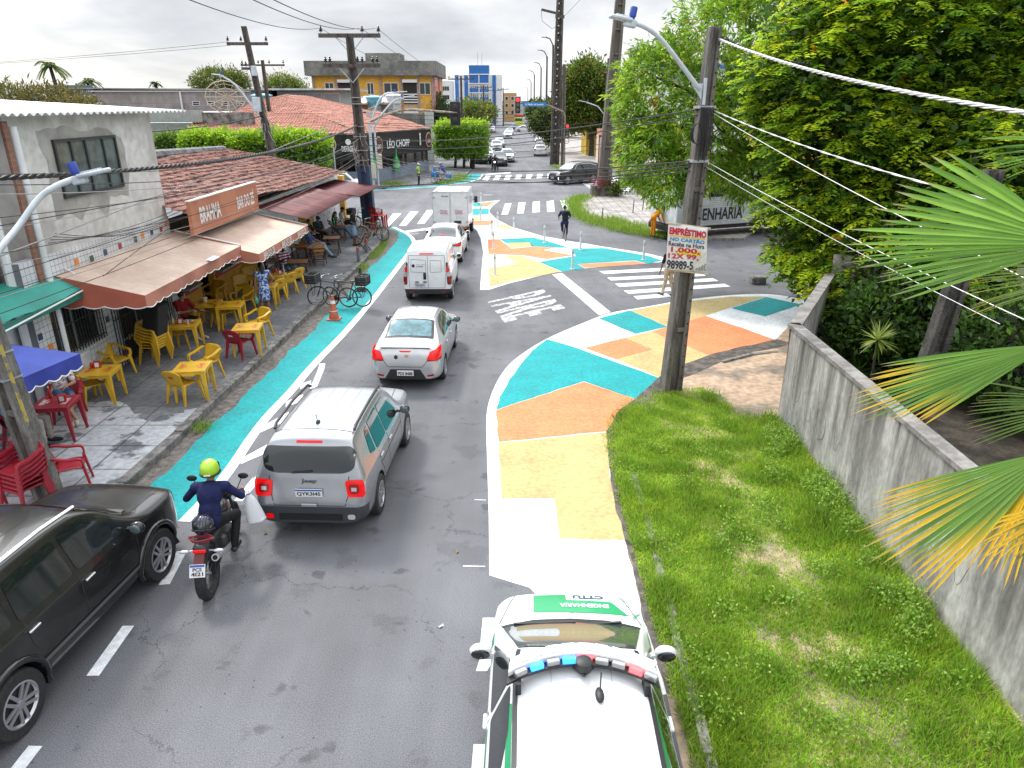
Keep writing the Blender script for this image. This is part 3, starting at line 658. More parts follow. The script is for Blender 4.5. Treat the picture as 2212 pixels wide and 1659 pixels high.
for yc_ in(21.6,23.4,25.2):
 mb=MB(TB);f=quad_fn((-7.405,yc_-.52,2.02),(-7.405,yc_+.52,2.02),(-7.405,yc_-.52,2.2),(-7.405,yc_+.52,2.2),.012);text_map(mb,'BAR DO ZE',f,.02);mb.build('lettering',WTRIM,awB)
b2=thing('bar','low corner bar with weathered clay tile roof and yellow front','building',(XW,31,0));T2=Matrix.Translation((-XW,-31,0))
YE=42.0
mb=LB(T2);wall_holes(mb,(XW,20.62,0),UY,6.4,2.75,.2,[(.15,1.05,1.15,2.5),(1.45,2.5,.15,2.4),(2.75,5.9,1.15,2.45)],NX);mb.build('yellow_wall',YTILE,b2)
mb=LB(T2);wall_holes(mb,(XW,27.02,0),UY,YE-27.02,2.75,.2,[(6.2,8.6,.15,2.3),(9.6,13.2,1.1,2.2)],NX)
wall_holes(mb,(XW-.2,YE,0),(-1,0,0),9,2.75,.2,(),(0,1,0));mb.build('white_wall',WHITEP,b2)
mb=LB(T2)
for k in range(24):mb.box((XW+.005,27.4+k*.58,.9+.5*(k%2)),(.012,.07,.14))
mb.build('wall_motif',BLACK,b2)
mb=LB(T2);mb.box((XW-1.6,31.3,1.4),(.1,21,2.7));mb.build('inner_wall',mat('back wall in painted shade',(.10,.07,.04),.9,var=.4,scale=2),b2)  # dark wall colour paints in the bar's indoor shade
for a,b in((20.75,21.7),(23.35,26.55)):mb=LB(T2);mb.box((XW-.02,(a+b)/2,1.13),(.5,b-a,.06));mb.build('counter',mat('grey stone counter',(.33,.34,.35),.4),b2)
for a,b in((20.63,21.75),(23.25,27.0)):mb=LB(T2);mb.box((XW+.012,(a+b)/2,1.0),(.03,b-a,.16));mb.build('red_band',mat('red tile',(.30,.018,.015),.35),b2)
mb=LB(T2)
for y in(33.4,34.5,35.45):mb.box((XW+.02,y,1.25),(.05,.12,2.2))
mb.box((XW+.015,34.95,.75),(.04,.9,1.2));mb.build('door',YELP,b2);grille(b2,T2@Vector((XW,33.2,.15)),UY,NX,2.4,2.15,YELP,.12,.03)
mb=LB(T2);mb.box((XW+.1,YE-.2,1.3),(.35,.5,2.5));mb.build('corner_pillar',YELP,b2)
mb=LB(T2);tile_roof(mb,(-9.0,20.4,3.35),(-9.05,40.8,2.75),(-13.6,20.4,4.45),(-12.8,33.5,4.4),.2,.42,.045,.05,sag=.12,jit=.02)
tile_roof(mb,(-9.05,40.85,2.75),(-17,41.0,2.75),(-12.8,33.5,4.42),(-14,33.5,4.45),.2,.42,.045,.04,sag=.05)
tile_roof(mb,(-18,34,3.0),(-18,20.4,3.0),(-13.0,33.5,4.42),(-13.6,20.4,4.47),.25,.5,.04,.03)
o=mb.build('roof',CLAY_OLD,b2);normals_up_keep=None
mb=LB(T2);mb.tube([(-13.6,20.5,4.5),(-13.6,24,4.6),(-13.3,29,4.5),(-12.9,33.4,4.45)],[.22,.26,.2,.14],8);mb.build('ridge',mat('tarred mortar',(.16,.165,.17),.9,var=.4,scale=3,bump=1.0,bscale=8),b2)
mb=LB(T2)
for k in range(8):
 z0=2.45-.0*k;mb.grid(lambda u,v,k=k:(-9.25+1.85*v,26.0+k*.95+.97*u,2.86-.42*v+.022*math.sin(u*2*math.pi*5)+.012*(k%2)-.03*k*.5),30,3)
mb.grid(lambda u,v:(-9.6+2.4*v,34.4+5.6*u,2.6-.35*v+.022*math.sin(u*2*math.pi*28)-.1*u),170,3)
o=mb.build('lean_to_roof',mat('maroon painted sheet',(.135,.028,.03),.55,var=.25,scale=1.5),b2,smooth=180);o.modifiers.new('s','SOLIDIFY').thickness=.01
mb=LB(T2);mb.tube([(-9.2,20.3,2.95),(-9.0,20.2,2.95)],.02,6)
mb.build('bracket',STEEL,b2)
mb=LB(T2);mb.bar((-13.2,25.4,4.3),(-13.2,25.4,5.2),.3,.3);mb.bar((-13.2,25.45,5.2),(-12.85,25.6,5.35),.34,.3);mb.build('chimney',mat('rusty flue',(.13,.055,.04),.8,var=.4,scale=4),b2)
for lab,y,z,w,h,c in(('cream menu board in a black frame beside the tiled wall door',19.6,2.0,1.5,.45,(.42,.36,.27)),('tall narrow pale poster beside the first bar hatch',20.45,1.75,.35,1.1,(.55,.58,.50)),('narrow pale poster on the pillar between bar door and long hatch',23.25,1.9,.3,.9,(.58,.57,.40))):
 r=thing('poster',lab,'poster',(XW+.05,y,z));mb=MB();mb.box((0,0,0),(.03,w,h));mb.build('frame',BLACK,r);mb=MB();mb.box((.018,0,0),(.008,w-.08,h-.08));mb.build('print',mat('poster print '+lab[:12],c,.5,col2=tuple(x*.35 for x in c),scale=3.5,lo=.5,hi=.56),r)
sg=thing('sign_board','long orange brown sign board with white lettering on the clay roof edge','sign',(-9.0,22.9,2.9))
mb=MB();mb.box((0,0,.42),(.1,5.5,.92));mb.build('panel',mat('orange brown sign panel',(.50,.20,.11),.5,col2=(.44,.165,.09),scale=.5,lo=.48,hi=.52),sg)
mb=MB();mb.box((0,0,.895),(.13,5.55,.03));mb.build('top_edge',WTRIM,sg)
mb=MB();text_map(mb,'BRAHMA',quad_fn((.05,-2.2,.2),(.05,-.65,.2),(.05,-2.2,.66),(.05,-.65,.66),.006),.03);text_map(mb,'BAR DO ZÉ',quad_fn((.05,.75,.2),(.05,2.35,.2),(.05,.75,.70),(.05,2.35,.70),.006),.03);mb.build('lettering',WTRIM,sg)
b0=thing('brick_house','brick and white house at the left edge behind the green awning','house',(-10.3,12,0));mb=MB();mb.box((-3.2,.2,3.0),(6,4.2,6));mb.build('wall',BRICK,b0)
mb=MB();mb.box((.0,0.2,1.3),(.1,4.6,2.5));mb.build('white_wall',WHITEP,b0);mb=MB();mb.tube([(.25,2.0,.15),(.25,2.0,5.5)],.09,8);mb.build('downpipe',WHITEP,b0,smooth=40)
gr=thing('awning','green cloth awning with curved folds at the left edge','awning',(-10.2,13.9,2.9));mb=MB(Matrix.Translation((10.2,-13.9,-2.9)))
mb.grid(lambda u,v:(-10.25+.95*v,12.2+3.2*u,2.98-.42*v+.09*math.sin(math.pi*u)*math.sin(math.pi*v)+.03*math.sin(u*9)),30,8)
mb.build('canopy',mat('green awning cloth',(.02,.27,.22),.6,var=.12,scale=1.5),gr,smooth=180)
mb=MB(Matrix.Translation((10.2,-13.9,-2.9)));mb.grid(lambda u,v:(-9.29,12.2+3.2*u,2.56-.16*v),20,1);mb.grid(lambda u,v:(-10.25+.95*u,15.41,2.98-.42*u-(.02+.14*u)*v),8,1);mb.build('valance',mat('dark green valance',(.015,.17,.13),.6,var=.15),gr)
mb=MB(Matrix.Translation((10.2,-13.9,-2.9)));mb.tube([(-10.25,15.42,3.0),(-9.8,15.42,2.95),(-9.28,15.42,2.58),(-9.28,12.2,2.42)],.02,6);mb.build('frame',WTRIM,gr)
bc=thing('gazebo','blue cloth gazebo with white scalloped edge over the red tables','gazebo',(-9.3,11,.15));TBc=Matrix.Translation((9.3,-11,-.15))
cc=[Vector((-7.98,12.4,2.02)),Vector((-8.62,9.3,2.02)),Vector((-11.2,9.6,2.05)),Vector((-10.35,12.9,2.15))];ap=Vector((-9.5,11.2,2.75));mb=MB(TBc)
for i in range(4):
 a,b=cc[i],cc[(i+1)%4];mb.grid(lambda u,v:(a.lerp(b,u)).lerp(ap,v)-Vector((0,0,.10*math.sin(math.pi*v)*math.sin(math.pi*u))),8,8)
BLUEC=mat('blue canopy cloth',(.05,.085,.42),.6,var=.1,scale=2);mb.build('canopy',BLUEC,bc,smooth=40)
mb=MB(TBc);ed=[]
for i in range(4):ed.append(scallop(mb,cc[i],cc[(i+1)%4],2,.24,12))
mb.build('valance',mat('blue valance cloth',(.035,.05,.33),.65,var=.12),bc,smooth=50);mb=MB(TBc)
for e in ed:mb.tube(e,.014,4,caps=False)
mb.build('white_piping',WTRIM,bc)
for i in(2,3):mb=MB(TBc);mb.tube([(cc[i].x,cc[i].y,.15),cc[i]],.02,6);mb.build('leg',STEEL,bc)
# corner bar across the street
b3=thing('corner_bar','dark fronted corner bar with red tiled roof and white lettered fascia across the street','building',(-12,60.5,0));C0=Vector((-12.2,60.6,0));C1=Vector((-8.3,74,0));CL=Vector((-25.6,58.6,0));T3=Matrix.Translation((12,-60.5,0))
def along(a,b,z0,z1,t,mb,off=0.0):
 d=(b-a).normalized();n=Vector((d.y,-d.x,0))*off;wall_holes(mb,a+n+Vector((0,0,z0)),d,(b-a).length,z1-z0,t,(),Vector((d.y,-d.x,0)))
mb=LB(T3);along(C0,C1,0,1.15,.25,mb);along(CL,C0,0,1.15,.25,mb);mb.build('low_wall',mat('blue grey wall',(.20,.235,.30),.7,var=.12,scale=1),b3)
mb=LB(T3);along(C0,C1,2.1,4.05,.2,mb,.35);along(CL,C0,2.1,4.05,.2,mb,.35);mb.build('fascia',brick_mat('dark slatted fascia',(.022,.02,.019),(.016,.015,.014),(.006,.006,.006),.22,9,.03,0,.6,axis='YZ'),b3)
mb=LB(T3);mb.box((-15.5,70,1.3),(4,16,2.5),rz=R(-16));mb.box((-23,62.5,1.3),(18,4,2.4));mb.build('inner_wall',SHADEIN,b3)
for q in[C0.lerp(C1,t)for t in(.02,.12,.34,.55,.62,.78,.9,.98)]+[CL.lerp(C0,t)for t in(.3,.5,.7,.88)]:mb=LB(T3);mb.box((q.x-.08,q.y,1.6),(.22,.22,1.1));mb.build('pillar',mat('brown post',(.06,.045,.035),.7),b3)
mb=LB(T3);p=C0.lerp(C1,.48);mb.box((p.x-.2,p.y,1.6),(.2,.9,1.0));mb.build('cream_panel',mat('cream panel',(.5,.42,.33),.7),b3)
for nm,t0,t1,z0,z1,body in(('L',.28,.62,2.75,3.55,'LÉO CHOPP'),):
 d=(C1-C0).normalized();n=Vector((d.y,-d.x,0))*.36;a,b=C0.lerp(C1,t0)+n,C0.lerp(C1,t1)+n;z=Vector((0,0,1));mb=LB(T3)
 text_map(mb,body,quad_fn(a+z*z0,b+z*z0,a+z*z1,b+z*z1,.03),.025);mb.build('lettering',WTRIM,b3)
def disc(mb,c,n,r,th=.03,seg=20):
 q=Vector(n).to_track_quat('Z','Y').to_matrix().to_4x4();mb.lathe([(r,0),(r,th),(.001,th)],(0,0,0),seg,T=Matrix.Translation(c)@q,caps=False)
d3=(C1-C0).normalized();n3=Vector((d3.y,-d3.x,0));d4=(C0-CL).normalized();n4=Vector((d4.y,-d4.x,0))
RIMW=mat('logo ring',(.55,.42,.33),.5)
for c,n,r in((C0.lerp(C1,.17)+n3*.36+Vector((0,0,3.1)),n3,.72),(C0.lerp(C1,.95)+n3*.36+Vector((0,0,3.1)),n3,.7),(CL.lerp(C0,.80)+n4*.36+Vector((0,0,3.3)),n4,.75)):
 mb=LB(T3);disc(mb,c,n,r);rg=mb.build('round_logo',RIMW,b3);mb=LB(T3);disc(mb,c+n*.032,n,r*.88,.01);mb.build('logo_face',mat('logo face',(.10,.03,.02),.5),rg)
 mb=LB(T3);u=Vector((-n.y,n.x,0));c2=c+n*.05;z=Vector((0,0,1));text_map(mb,'LEO',quad_fn(c2-u*r*.55-z*r*.35,c2+u*r*.55-z*r*.35,c2-u*r*.55+z*r*.1,c2+u*r*.55+z*r*.1,.01),.04);mb.build('logo_lettering',WTRIM,rg)
mb=LB(T3);a,b=CL.lerp(C0,.885)+n4*.36,CL.lerp(C0,.965)+n4*.36;z=Vector((0,0,1));text_map(mb,'DEVASSA',quad_fn(a+z*2.75,b+z*2.75,a+z*3.2,b+z*3.2,.03),.03);mb.build('lettering',WTRIM,b3)
mb=LB(T3);c=CL.lerp(C0,.925)+n4*.36+z*3.5;disc(mb,c,n4,.22);c=C0.lerp(C1,.8)+n3*.36;mb.box((c.x+.02,c.y,3.1),(.06,.7,.8));disc(mb,c+z*3.65,n3,.14);mb.build('emblem',WTRIM,b3)
mb=LB(T3);I0=Vector((-20,68,6.0));I1=Vector((-14.5,80,6.0));IL=Vector((-27,66,6.0));up=Vector((0,0,4.1))
tile_roof(mb,C0+n3*.4+up,C1+n3*.4+up,Vector((-17.5,66,5.6)),Vector((-14,79,5.6)),.3,.5,.06,.04,sub=4);tile_roof(mb,CL+n4*.4+up,C0+n4*.4+up,IL-Vector((0,0,.4)),Vector((-17.5,66,5.6)),.3,.5,.06,.04,sub=4);mb.build('lower_roof',CLAY_RED,b3)
mb=LB(T3);tile_roof(mb,(-25,66.5,5.3),(-17,66.5,5.4),(-24.5,73,6.6),(-21.5,73,7.15),.3,.5,.06,.04,sub=4);tile_roof(mb,(-17,66.5,5.4),(-14,76,5.6),(-21.5,73,7.15),(-20.5,80,7.0),.3,.5,.06,.04,sub=4);mb.build('upper_roof',CLAY_RED,b3)
mb=LB(T3);mb.box((-13.5,72,5.2),(.5,.5,.9));mb.build('chimney',STEEL,b3)
BOT=mat('green bottle print',(.03,.36,.07),.3)
for i,t in enumerate((.10,.41)):
 p=C0.lerp(C1,t)+n3*.3;r=thing('bottle_cutout',('left' if i==0 else 'right')+' tall green bottle cut-out at the corner bar window','sign',(p.x,p.y,1.0));mb=MB();mb.lathe([(.30,-.2),(.32,.1),(.32,.55),(.16,.95),(.11,1.05),(.11,1.45),(.13,1.5),(.13,1.58)],seg=12);mb.build('bottle',BOT,r,smooth=40);mb=MB();mb.lathe([(.33,.08),(.33,.42)],seg=12,caps=False);mb.build('label_band',mat('pale green label',(.35,.55,.38),.5),r)
pg=thing('screen_panel','grey framed screen panel leaning by the corner bar hedge','panel',(-15.5,58.2,.13));mb=MB();mb.box((0,0,1.9),(3.2,.06,2.3));mb.build('sheet',mat('grey sheet',(.17,.165,.17),.7,var=.1),pg);mb=MB();mb.bar((-1.6,-.04,3.05),(1.6,-.04,3.05),.08);mb.bar((1.6,-.04,0),(1.6,-.04,3.05),.08);mb.bar((-1.6,-.04,0),(-1.6,-.04,3.05),.08);mb.bar((.3,-.04,.8),(.3,-.04,3.05),.04);mb.build('frame',WTRIM,pg)
# buildings farther away
def block(name,label,x0,x1,y0,y1,h,m,cat='building',z0=0):
 r=thing(name,label,cat,((x0+x1)/2,y0,z0));mb=MB();mb.box((0,(y1-y0)/2,h/2),(x1-x0,y1-y0,h));mb.build('wall',m,r);return r
W2=mat('white frame',(.7,.7,.7),.5)
wh=block('warehouse','long grey block warehouse with small vents and a white advertising panel',-44.5,-25.5,75,92,7.6,brick_mat('grey block wall',(.34,.30,.29),(.27,.24,.235),(.25,.22,.22),1.6,.8,.02,axis='XZ'))
mb=MB();mb.add([(-10.2,-.4,7.84),(9.8,-.4,7.70),(9.8,17,7.5),(-10.2,17,7.6)],[(0,1,2,3)]);o=mb.build('roof',mat('old fibre cement',(.30,.29,.27),.9,var=.2,scale=1),wh);o.modifiers.new('s','SOLIDIFY').thickness=.12
mb=MB();mb.box((-9.9,4,7.2),(.6,8.5,1.6));mb.box((-8,-.05,7.4),(4.2,.2,1.3));mb.build('gable',mat('slate blue sheet',(.10,.13,.19),.7),wh)
mb=MB();mb.box((1.5,-.12,7.5),(16,.12,.12));mb.tube([(2.6,-.15,2),(2.6,-.15,7.5)],.1,6);mb.build('gutter',W2,wh)
for k in range(5):window(wh,(3.6+k*1.45,-.02,6.2),(1,0,0),(0,-1,0),.75,.4,W2,GLASS_D,1,2,.05)
mb=MB();mb.box((-6.5,-.3,5.3),(2.6,.12,2.4));sgw=mb.build('advert_panel',W2,wh);mb=MB();mb.lathe([(.45,0),(.6,.02),(.6,.1),(.45,.1)],(-6.5,-.38,5.8),10,T=Matrix.Rotation(R(90),4,'X'),caps=False);mb.build('round_mark',mat('dark red mark',(.35,.03,.05),.5),sgw)
mb=MB();text_map(mb,'Redecoral',quad_fn((-7.4,-.37,4.6),(-5.6,-.37,4.6),(-7.4,-.37,5.0),(-5.6,-.37,5.0),.01),.02);mb.build('lettering',mat('navy letters',(.03,.04,.15),.5),sgw)
lo=block('low_building','low pale building with ribbed parapet left of the tiled roofs',-31.5,-24,62.5,70,4.9,mat('pale render',(.45,.48,.46),.8,var=.1));mb=MB();mb.box((-.6,-.6,5.4),(6.2,.5,.9));mb.build('parapet',brick_mat('ribbed parapet',(.40,.43,.42),(.36,.4,.38),(.25,.28,.27),.12,5,.02,0,axis='XZ'),lo)
mb=MB();mb.box((4.4,-.4,5.0),(4.4,.5,1.4));mb.build('stained_wall',mat('stained cement',(.17,.165,.16),.9,var=.5,scale=2),lo)
zr=block('shed','shed with bright zinc roof in front of the warehouse',-33,-27,66,72,4.8,mat('pale render',(.45,.48,.46),.8,var=.1));mb=MB();mb.add([(-4.2,-.8,4.7),(3.2,-.8,4.7),(3.2,7,5.7),(-4.2,7,5.7)],[(0,1,2,3)]);mb.build('roof',METALR,zr)
up_=block('rooftop_room','glazed rooftop room with flat zinc roof behind the leaning pole',-24.5,-17.6,80,88,7.6,mat('pale render',(.45,.48,.46),.8,var=.1));mb=MB();mb.box((-.3,3.5,7.75),(9.6,9.5,.18));mb.build('roof',METALR,up_)
for k in range(3):window(up_,(-2.4+k*1.9,-.02,5.4),(1,0,0),(0,-1,0),1.7,2.0,W2,mat('pale glass',(.35,.38,.4),.2),1,1,.08)
mb=MB();mb.box((-6.5,3.5,7.2),(5,8,.15),T=Matrix.Rotation(R(-4),4,'Y'));mb.box((-6,.5,3.5),(5,.4,7.0));mb.build('side_wing',mat('dark stained wall',(.10,.095,.09),.9,var=.4),up_)
for i,(x,z,y)in enumerate(((-24.2,6.7,74),(-16.6,6.7,92),(-14.2,6.9,92))):
 r=thing('water_tank',('pale blue water tank under the rooftop room','pale blue water tank right of the leaning pole','white water tank beside a brick wall')[i],'water tank',(x,y,z));mb=MB();mb.lathe([(.8,-6.5),(.8,-.5)],seg=4);mb.build('stand',mat('pale render',(.45,.48,.46),.8,var=.1),r);mb=MB();mb.lathe([(.75,-.5),(1.0,.3),(1.05,.32),(1.05,.42),(.5,.6),(0.01,.62)],seg=14);mb.build('tank',mat('tank blue',(.15,.42,.55),.5)if i<2 else WHITEP,r,smooth=40)
sdish=thing('satellite_dish','large mesh satellite dish on the roofs at left','dish',(-24.6,66,6.5));mb=MB();rim=[]
for k in range(12):
 a=2*math.pi*k/12;p=Vector((1.75*math.cos(a),-.3,.4+1.3*math.sin(a)));rim.append(p);mb.tube([(0,.3,.4),p],.03,4)
mb.tube(rim,.04,4,closed=True);mb.tube([p*.55+Vector((0,.1,.18))for p in rim],.025,4,closed=True);mb.tube([p*.8+Vector((0,0,.08))for p in rim],.02,4,closed=True);mb.build('mesh_rim',mat('beige rod',(.45,.38,.28),.6),sdish);mb=MB();mb.tube([(0,.3,-2.5),(0,.3,.4)],.06,6);mb.build('mast',STEEL,sdish)
PEEL=mat('peeling yellow paint',(.68,.37,.05),.8,col2=(.46,.40,.33),scale=.42,var=.2,lo=.55,hi=.60,detail=12);GREYC=mat('weathered concrete',(.22,.215,.20),.9,col2=(.10,.10,.095),scale=.6,var=.25,lo=.4,hi=.65,detail=10)
ya=block('apartment_block','peeling yellow three storey apartment block with grey concrete parapet',-28.5,-11.2,110,124,10.2,PEEL);mb=MB();mb.box((-.1,6.8,11.05),(18.6,15.4,1.9));mb.build('parapet',GREYC,ya);mb=MB();mb.box((1,6,12.6),(5,5,1.3));mb.build('roof_tank',GREYC,ya)
for x in(-8.5,-5.2,-2.6,1.1,4.0,6.4,8.5):mb=MB();mb.box((x,-.1,5.05),(.28,.22,10.1));mb.build('pilaster',mat('pinkish grey pilaster',(.34,.25,.23),.85,var=.2),ya)
mb=MB();mb.box((8.72,2.2,5),(.2,4.4,10));mb.box((8.72,9,5),(.2,4,10));mb.build('pink_side',mat('pink faded paint',(.50,.17,.17),.8,col2=(.55,.36,.33),scale=.5,lo=.45,hi=.6),ya)
for(x,z,w,h)in((-4.9,8.0,1.2,1.5),(-.9,7.6,1.0,1.6),(-.0,7.6,.0,0),(1.5,7.6,2.1,1.6),(6.6,7.6,1.6,1.6),(-6.9,7.6,1.3,1.6),(1.6,3.2,2.0,1.6),(6.8,3.2,1.4,1.6),(-6.9,3.2,1.3,1.6)):
 if w:window(ya,(x,-.03,z),(1,0,0),(0,-1,0),w,h,W2,GLASS_D,2,1,.08)
for x,z in((4.25,6.4),(-5.0,6.4),(4.25,2.2)):
 mb=MB();mb.box((x+1.05,-.06,z+1.6),(2.0,.2,3.2));bl_=mb.build('balcony',SHADEIN,ya);mb=MB()  # dark slab paints in the shade of the balcony recess
 for k in range(4):mb.box((x+1.05,-.3,z+.2+k*.35),(2.0,.1,.16))
 mb.box((x+1.05,-.25,z+3.0),(2.1,.5,.4));mb.build('railing',W2,bl_)
br_=block('brick_house','bare brick house with zinc roof below the yellow flats',-27.5,-14.5,92,100,6.3,BRICK);mb=MB();mb.grid(lambda u,v:(-7.2+14*u,-.9+9.5*v,6.5+.8*v+.07*math.sin(u*90)),120,2);mb.build('roof',METALR,br_)
gw=block('boundary_wall','long dark concrete wall behind the corner bar roof',-17.8,-9.4,84,85,5.4,GREYC,'wall');mb=MB();mb.box((4.4,.3,2.8),(.9,.9,5.7));mb.build('end_post',mat('pale render',(.45,.48,.46),.8,var=.1),gw)
BLU=mat('strong blue paint',(.02,.13,.42),.6,var=.08);WHT=mat('clean white render',(.68,.70,.72),.7,var=.06,scale=.3)
bt=block('office_building','blue and white five storey office building in the distance',-18.6,-3.4,250,268,15.2,WHT);mb=MB();mb.box((.3,4,16.6),(6.4,8,2.9));mb.build('roof_block',BLU,bt);mb=MB()
for k in range(5):mb.box((.35,-.1,2.4+k*2.75),(6.6,.4,1.1))
for x in(-6.9,-3.9,5.2):mb.box((x,-.1,7.7),(1.1,.36,14.8))
mb.box((.3,-.08,14.2),(6.4,.3,2.0));mb.build('blue_band',BLU,bt);mb=MB()
for x in(-3.0,.3,3.6):mb.box((x,-.25,7.6),(.3,.4,15.2))
for k in range(6):mb.box((.35,-.3,1.6+k*2.75),(6.8,.5,.3))
mb.build('white_fin',WHT,bt)
for k in range(5):
 for x in(-2.6,.7):window(bt,(x,-.02,3.1+k*2.55),(1,0,0),(0,-1,0),2.7,1.2,W2,mat('hazy glass',(.22,.25,.27),.2),4,1,.12)
mb=MB();mb.tube([(-.2,3,18),(-.2,3,22)],.06,4);mb.tube([(1.2,3,18),(1.2,3,21.6)],.06,4);mb.build('antenna',STEEL,bt)
tw=block('apartment_tower','pale slim tower beside the pink end of the yellow flats',-22.0,-18.4,235,245,13,WHT)
for k in range(3):window(tw,(-1.2,-.02,5.2+k*2.5),(1,0,0),(0,-1,0),2.2,1.3,W2,GLASS_D,3,1)
ob=block('apartment_block','small sandy apartment block right of the blue and white offices',-3.4,1.8,300,312,10.5,mat('sandy render',(.42,.26,.12),.8,var=.15))
for k in range(3):
 for x in(-1.9,.4):window(ob,(x,-.03,2.6+k*2.6),(1,0,0),(0,-1,0),1.2,1.4,W2,GLASS_D,1,1,.1)
for(l,x0,x1,y0,h,c)in(('low grey block far down the avenue',6,40,620,8.6,(.36,.38,.42)),('pale distant block left of the avenue',-24,-2,520,8,(.42,.44,.48)),('white roofed shop below the blue and white offices',-18,-6,180,4.8,(.55,.57,.6)),('ochre shop front down the avenue on the left',-13.5,-9.5,150,4.5,(.5,.35,.14)),('dark low house down the avenue',-15,-10.5,128,4.4,(.2,.19,.18))):
 q=block('distant_building',l,x0,x1,y0,y0+12,h,mat('far wall '+l[:9],c,.8,var=.1,scale=.3));mb=MB();mb.box((0,5.8,h+.15),(x1-x0+.8,12.8,.3));mb.build('roof',GREYC,q)
 for k in range(3):window(q,(-(x1-x0)/2+(x1-x0)*(.18+.27*k),-.03,h*.45),(1,0,0),(0,-1,0),(x1-x0)*.12,h*.25,W2,GLASS_D,2,1,.06)
yw=block('yellow_wall_building','bright yellow low building behind the kiosk on the right corner',9.6,22,97,104,3.6,mat('bright yellow wall',(.62,.42,.04),.7,var=.12));mb=MB();mb.box((-5.9,-.3,2.8),(.08,.5,1.4));mb.build('pipe',BLACK,yw)
ki=thing('kiosk','cream kiosk with small tiled roof and red trim by the right corner','kiosk',(11.2,84,.13));CRM=mat('cream panel wall',(.58,.50,.42),.7,var=.08);mb=MB();mb.box((0,0,1.5),(3.2,2.6,3.0));mb.build('wall',CRM,ki);mb=MB();tile_roof(mb,(-1.8,-1.6,3.0),(1.8,-1.6,3.0),(-1.6,1.4,3.6),(1.6,1.4,3.6),.22,.4,.05,.03,sub=4);mb.build('roof',CLAY_RED,ki);mb=MB()
for x in(-1.58,1.58):mb.box((x,-1.3,1.5),(.1,.1,3.0))
mb.box((0,-1.31,2.95),(3.3,.1,.12));mb.build('red_trim',mat('red trim',(.25,.03,.03),.6),ki);mb=MB();mb.box((.2,-1.45,2.45),(1.1,.35,.6));mb.build('air_conditioner',CRM,ki);mb=MB()
for k in range(4):mb.bar((-.4+k*.35,-1.32,1.1),(-.1+k*.35,-1.32,1.5),.03,.16)
mb.build('red_motif',mat('red trim',(.25,.03,.03),.6),ki)
pn=thing('advertising_board','tall white advertising panel with red diamond behind the thick pole','sign',(15.8,85,0));mb=MB();mb.box((0,0,4.3),(3.6,.3,7.6));mb.build('panel',WHT,pn);mb=MB();mb.box((.1,-.2,6.6),(.9,.1,.9),T=Matrix.Rotation(R(45),4,'Y'));mb.build('red_diamond',mat('bright red',(.55,.01,.02),.5),pn);mb=MB();text_map(mb,'S',quad_fn((-1.2,-.16,4.6),(-.4,-.16,4.6),(-1.2,-.16,5.6),(-.4,-.16,5.6),.01),.05);mb.build('lettering',BLACK,pn);mb=MB();mb.box((.6,-.2,2.9),(.7,.08,2.6));mb.box((-1.0,-.2,1.2),(1.3,.08,.6));mb.build('blue_panel',BLU,pn)
wb=block('white_building','white building with blue bands behind the right hand trees',17.5,40,108,120,12.5,WHT);mb=MB();mb.box((-4,-.1,11.2),(14,.3,.5));mb.box((-4,-.1,7.6),(14,.3,.5));mb.build('blue_band',BLU,wb);mb=MB();mb.box((-7,-.08,9.4),(5,.2,3));mb.build('glazing',mat('hazy glass',(.22,.25,.27),.2),wb);mb=MB();mb.box((-8.3,-.2,9.4),(.9,.2,3));mb.build('white_fin',WHT,wb)
uc=block('unfinished_tower','unfinished concrete tower with open top floors behind the right hand trees',19.5,30,120,132,8,mat('raw concrete',(.33,.29,.25),.9,var=.25,scale=.8));mb=MB()
for x in(-4.8,-2.4,0,2.4,4.8):mb.box((x,.3,11.2),(.5,.5,6.6));mb.box((x,11,11.2),(.5,.5,6.6))
mb.build('column',mat('raw concrete',(.33,.29,.25),.9),uc);mb=MB()
for z in(9.6,12.0,14.4):mb.box((0,6,z),(11+(z-12)*.2,13,.35))
mb.box((1.5,.2,15.05),(8,.3,1.0));mb.build('floor_slab',mat('raw concrete',(.33,.29,.25),.9),uc)
oh=block('orange_house','orange house glimpsed between the right hand trees',22,40,62,70,6,mat('orange render',(.60,.30,.03),.7,var=.1));mb=MB();mb.box((-3,-.1,3.4),(8,.15,.9));mb.build('white_sign',WHT,oh)
# vehicles
def paint(name,c,rough=.28,metal=.35):return mat(name,c,rough,metal,coat=.6,spec=.5,var=.05,scale=3)
SILVER=paint('silver car paint',(.46,.47,.49),.3,.65);WHITEC=paint('white car paint',(.70,.72,.74),.3,0);BLACKC=paint('black car paint',(.012,.012,.013),.22,.2);GREYC2=paint('grey car paint',(.25,.26,.28),.3,.6)
GLASSC=mat('tinted car glass',(.012,.016,.018),.04,spec=.7,coat=.3)
GLASSL=mat('light car glass',(.09,.13,.14),.05,spec=.7,col2=(.04,.07,.08),scale=2)
RED_L=mat('red tail lamp',(.30,.006,.006),.12,spec=.6);RED_LIT=mat('lit brake lamp',(.45,.004,.004),.2,emit=(1,.0,.004),est=.3);LENS=mat('clear lamp lens',(.55,.56,.58),.1,.3);ORANGE_L=mat('orange lens',(.6,.16,.01),.2)
PLATE=mat('white number plate',(.70,.71,.72),.4);PLBLUE=mat('plate blue band',(.03,.10,.40),.4);INK=mat('black lettering',(.015,.015,.02),.5);RIMG=mat('alloy rim',(.45,.46,.48),.3,.7)
SEAM=mat('panel gap',(.03,.03,.032),.8)
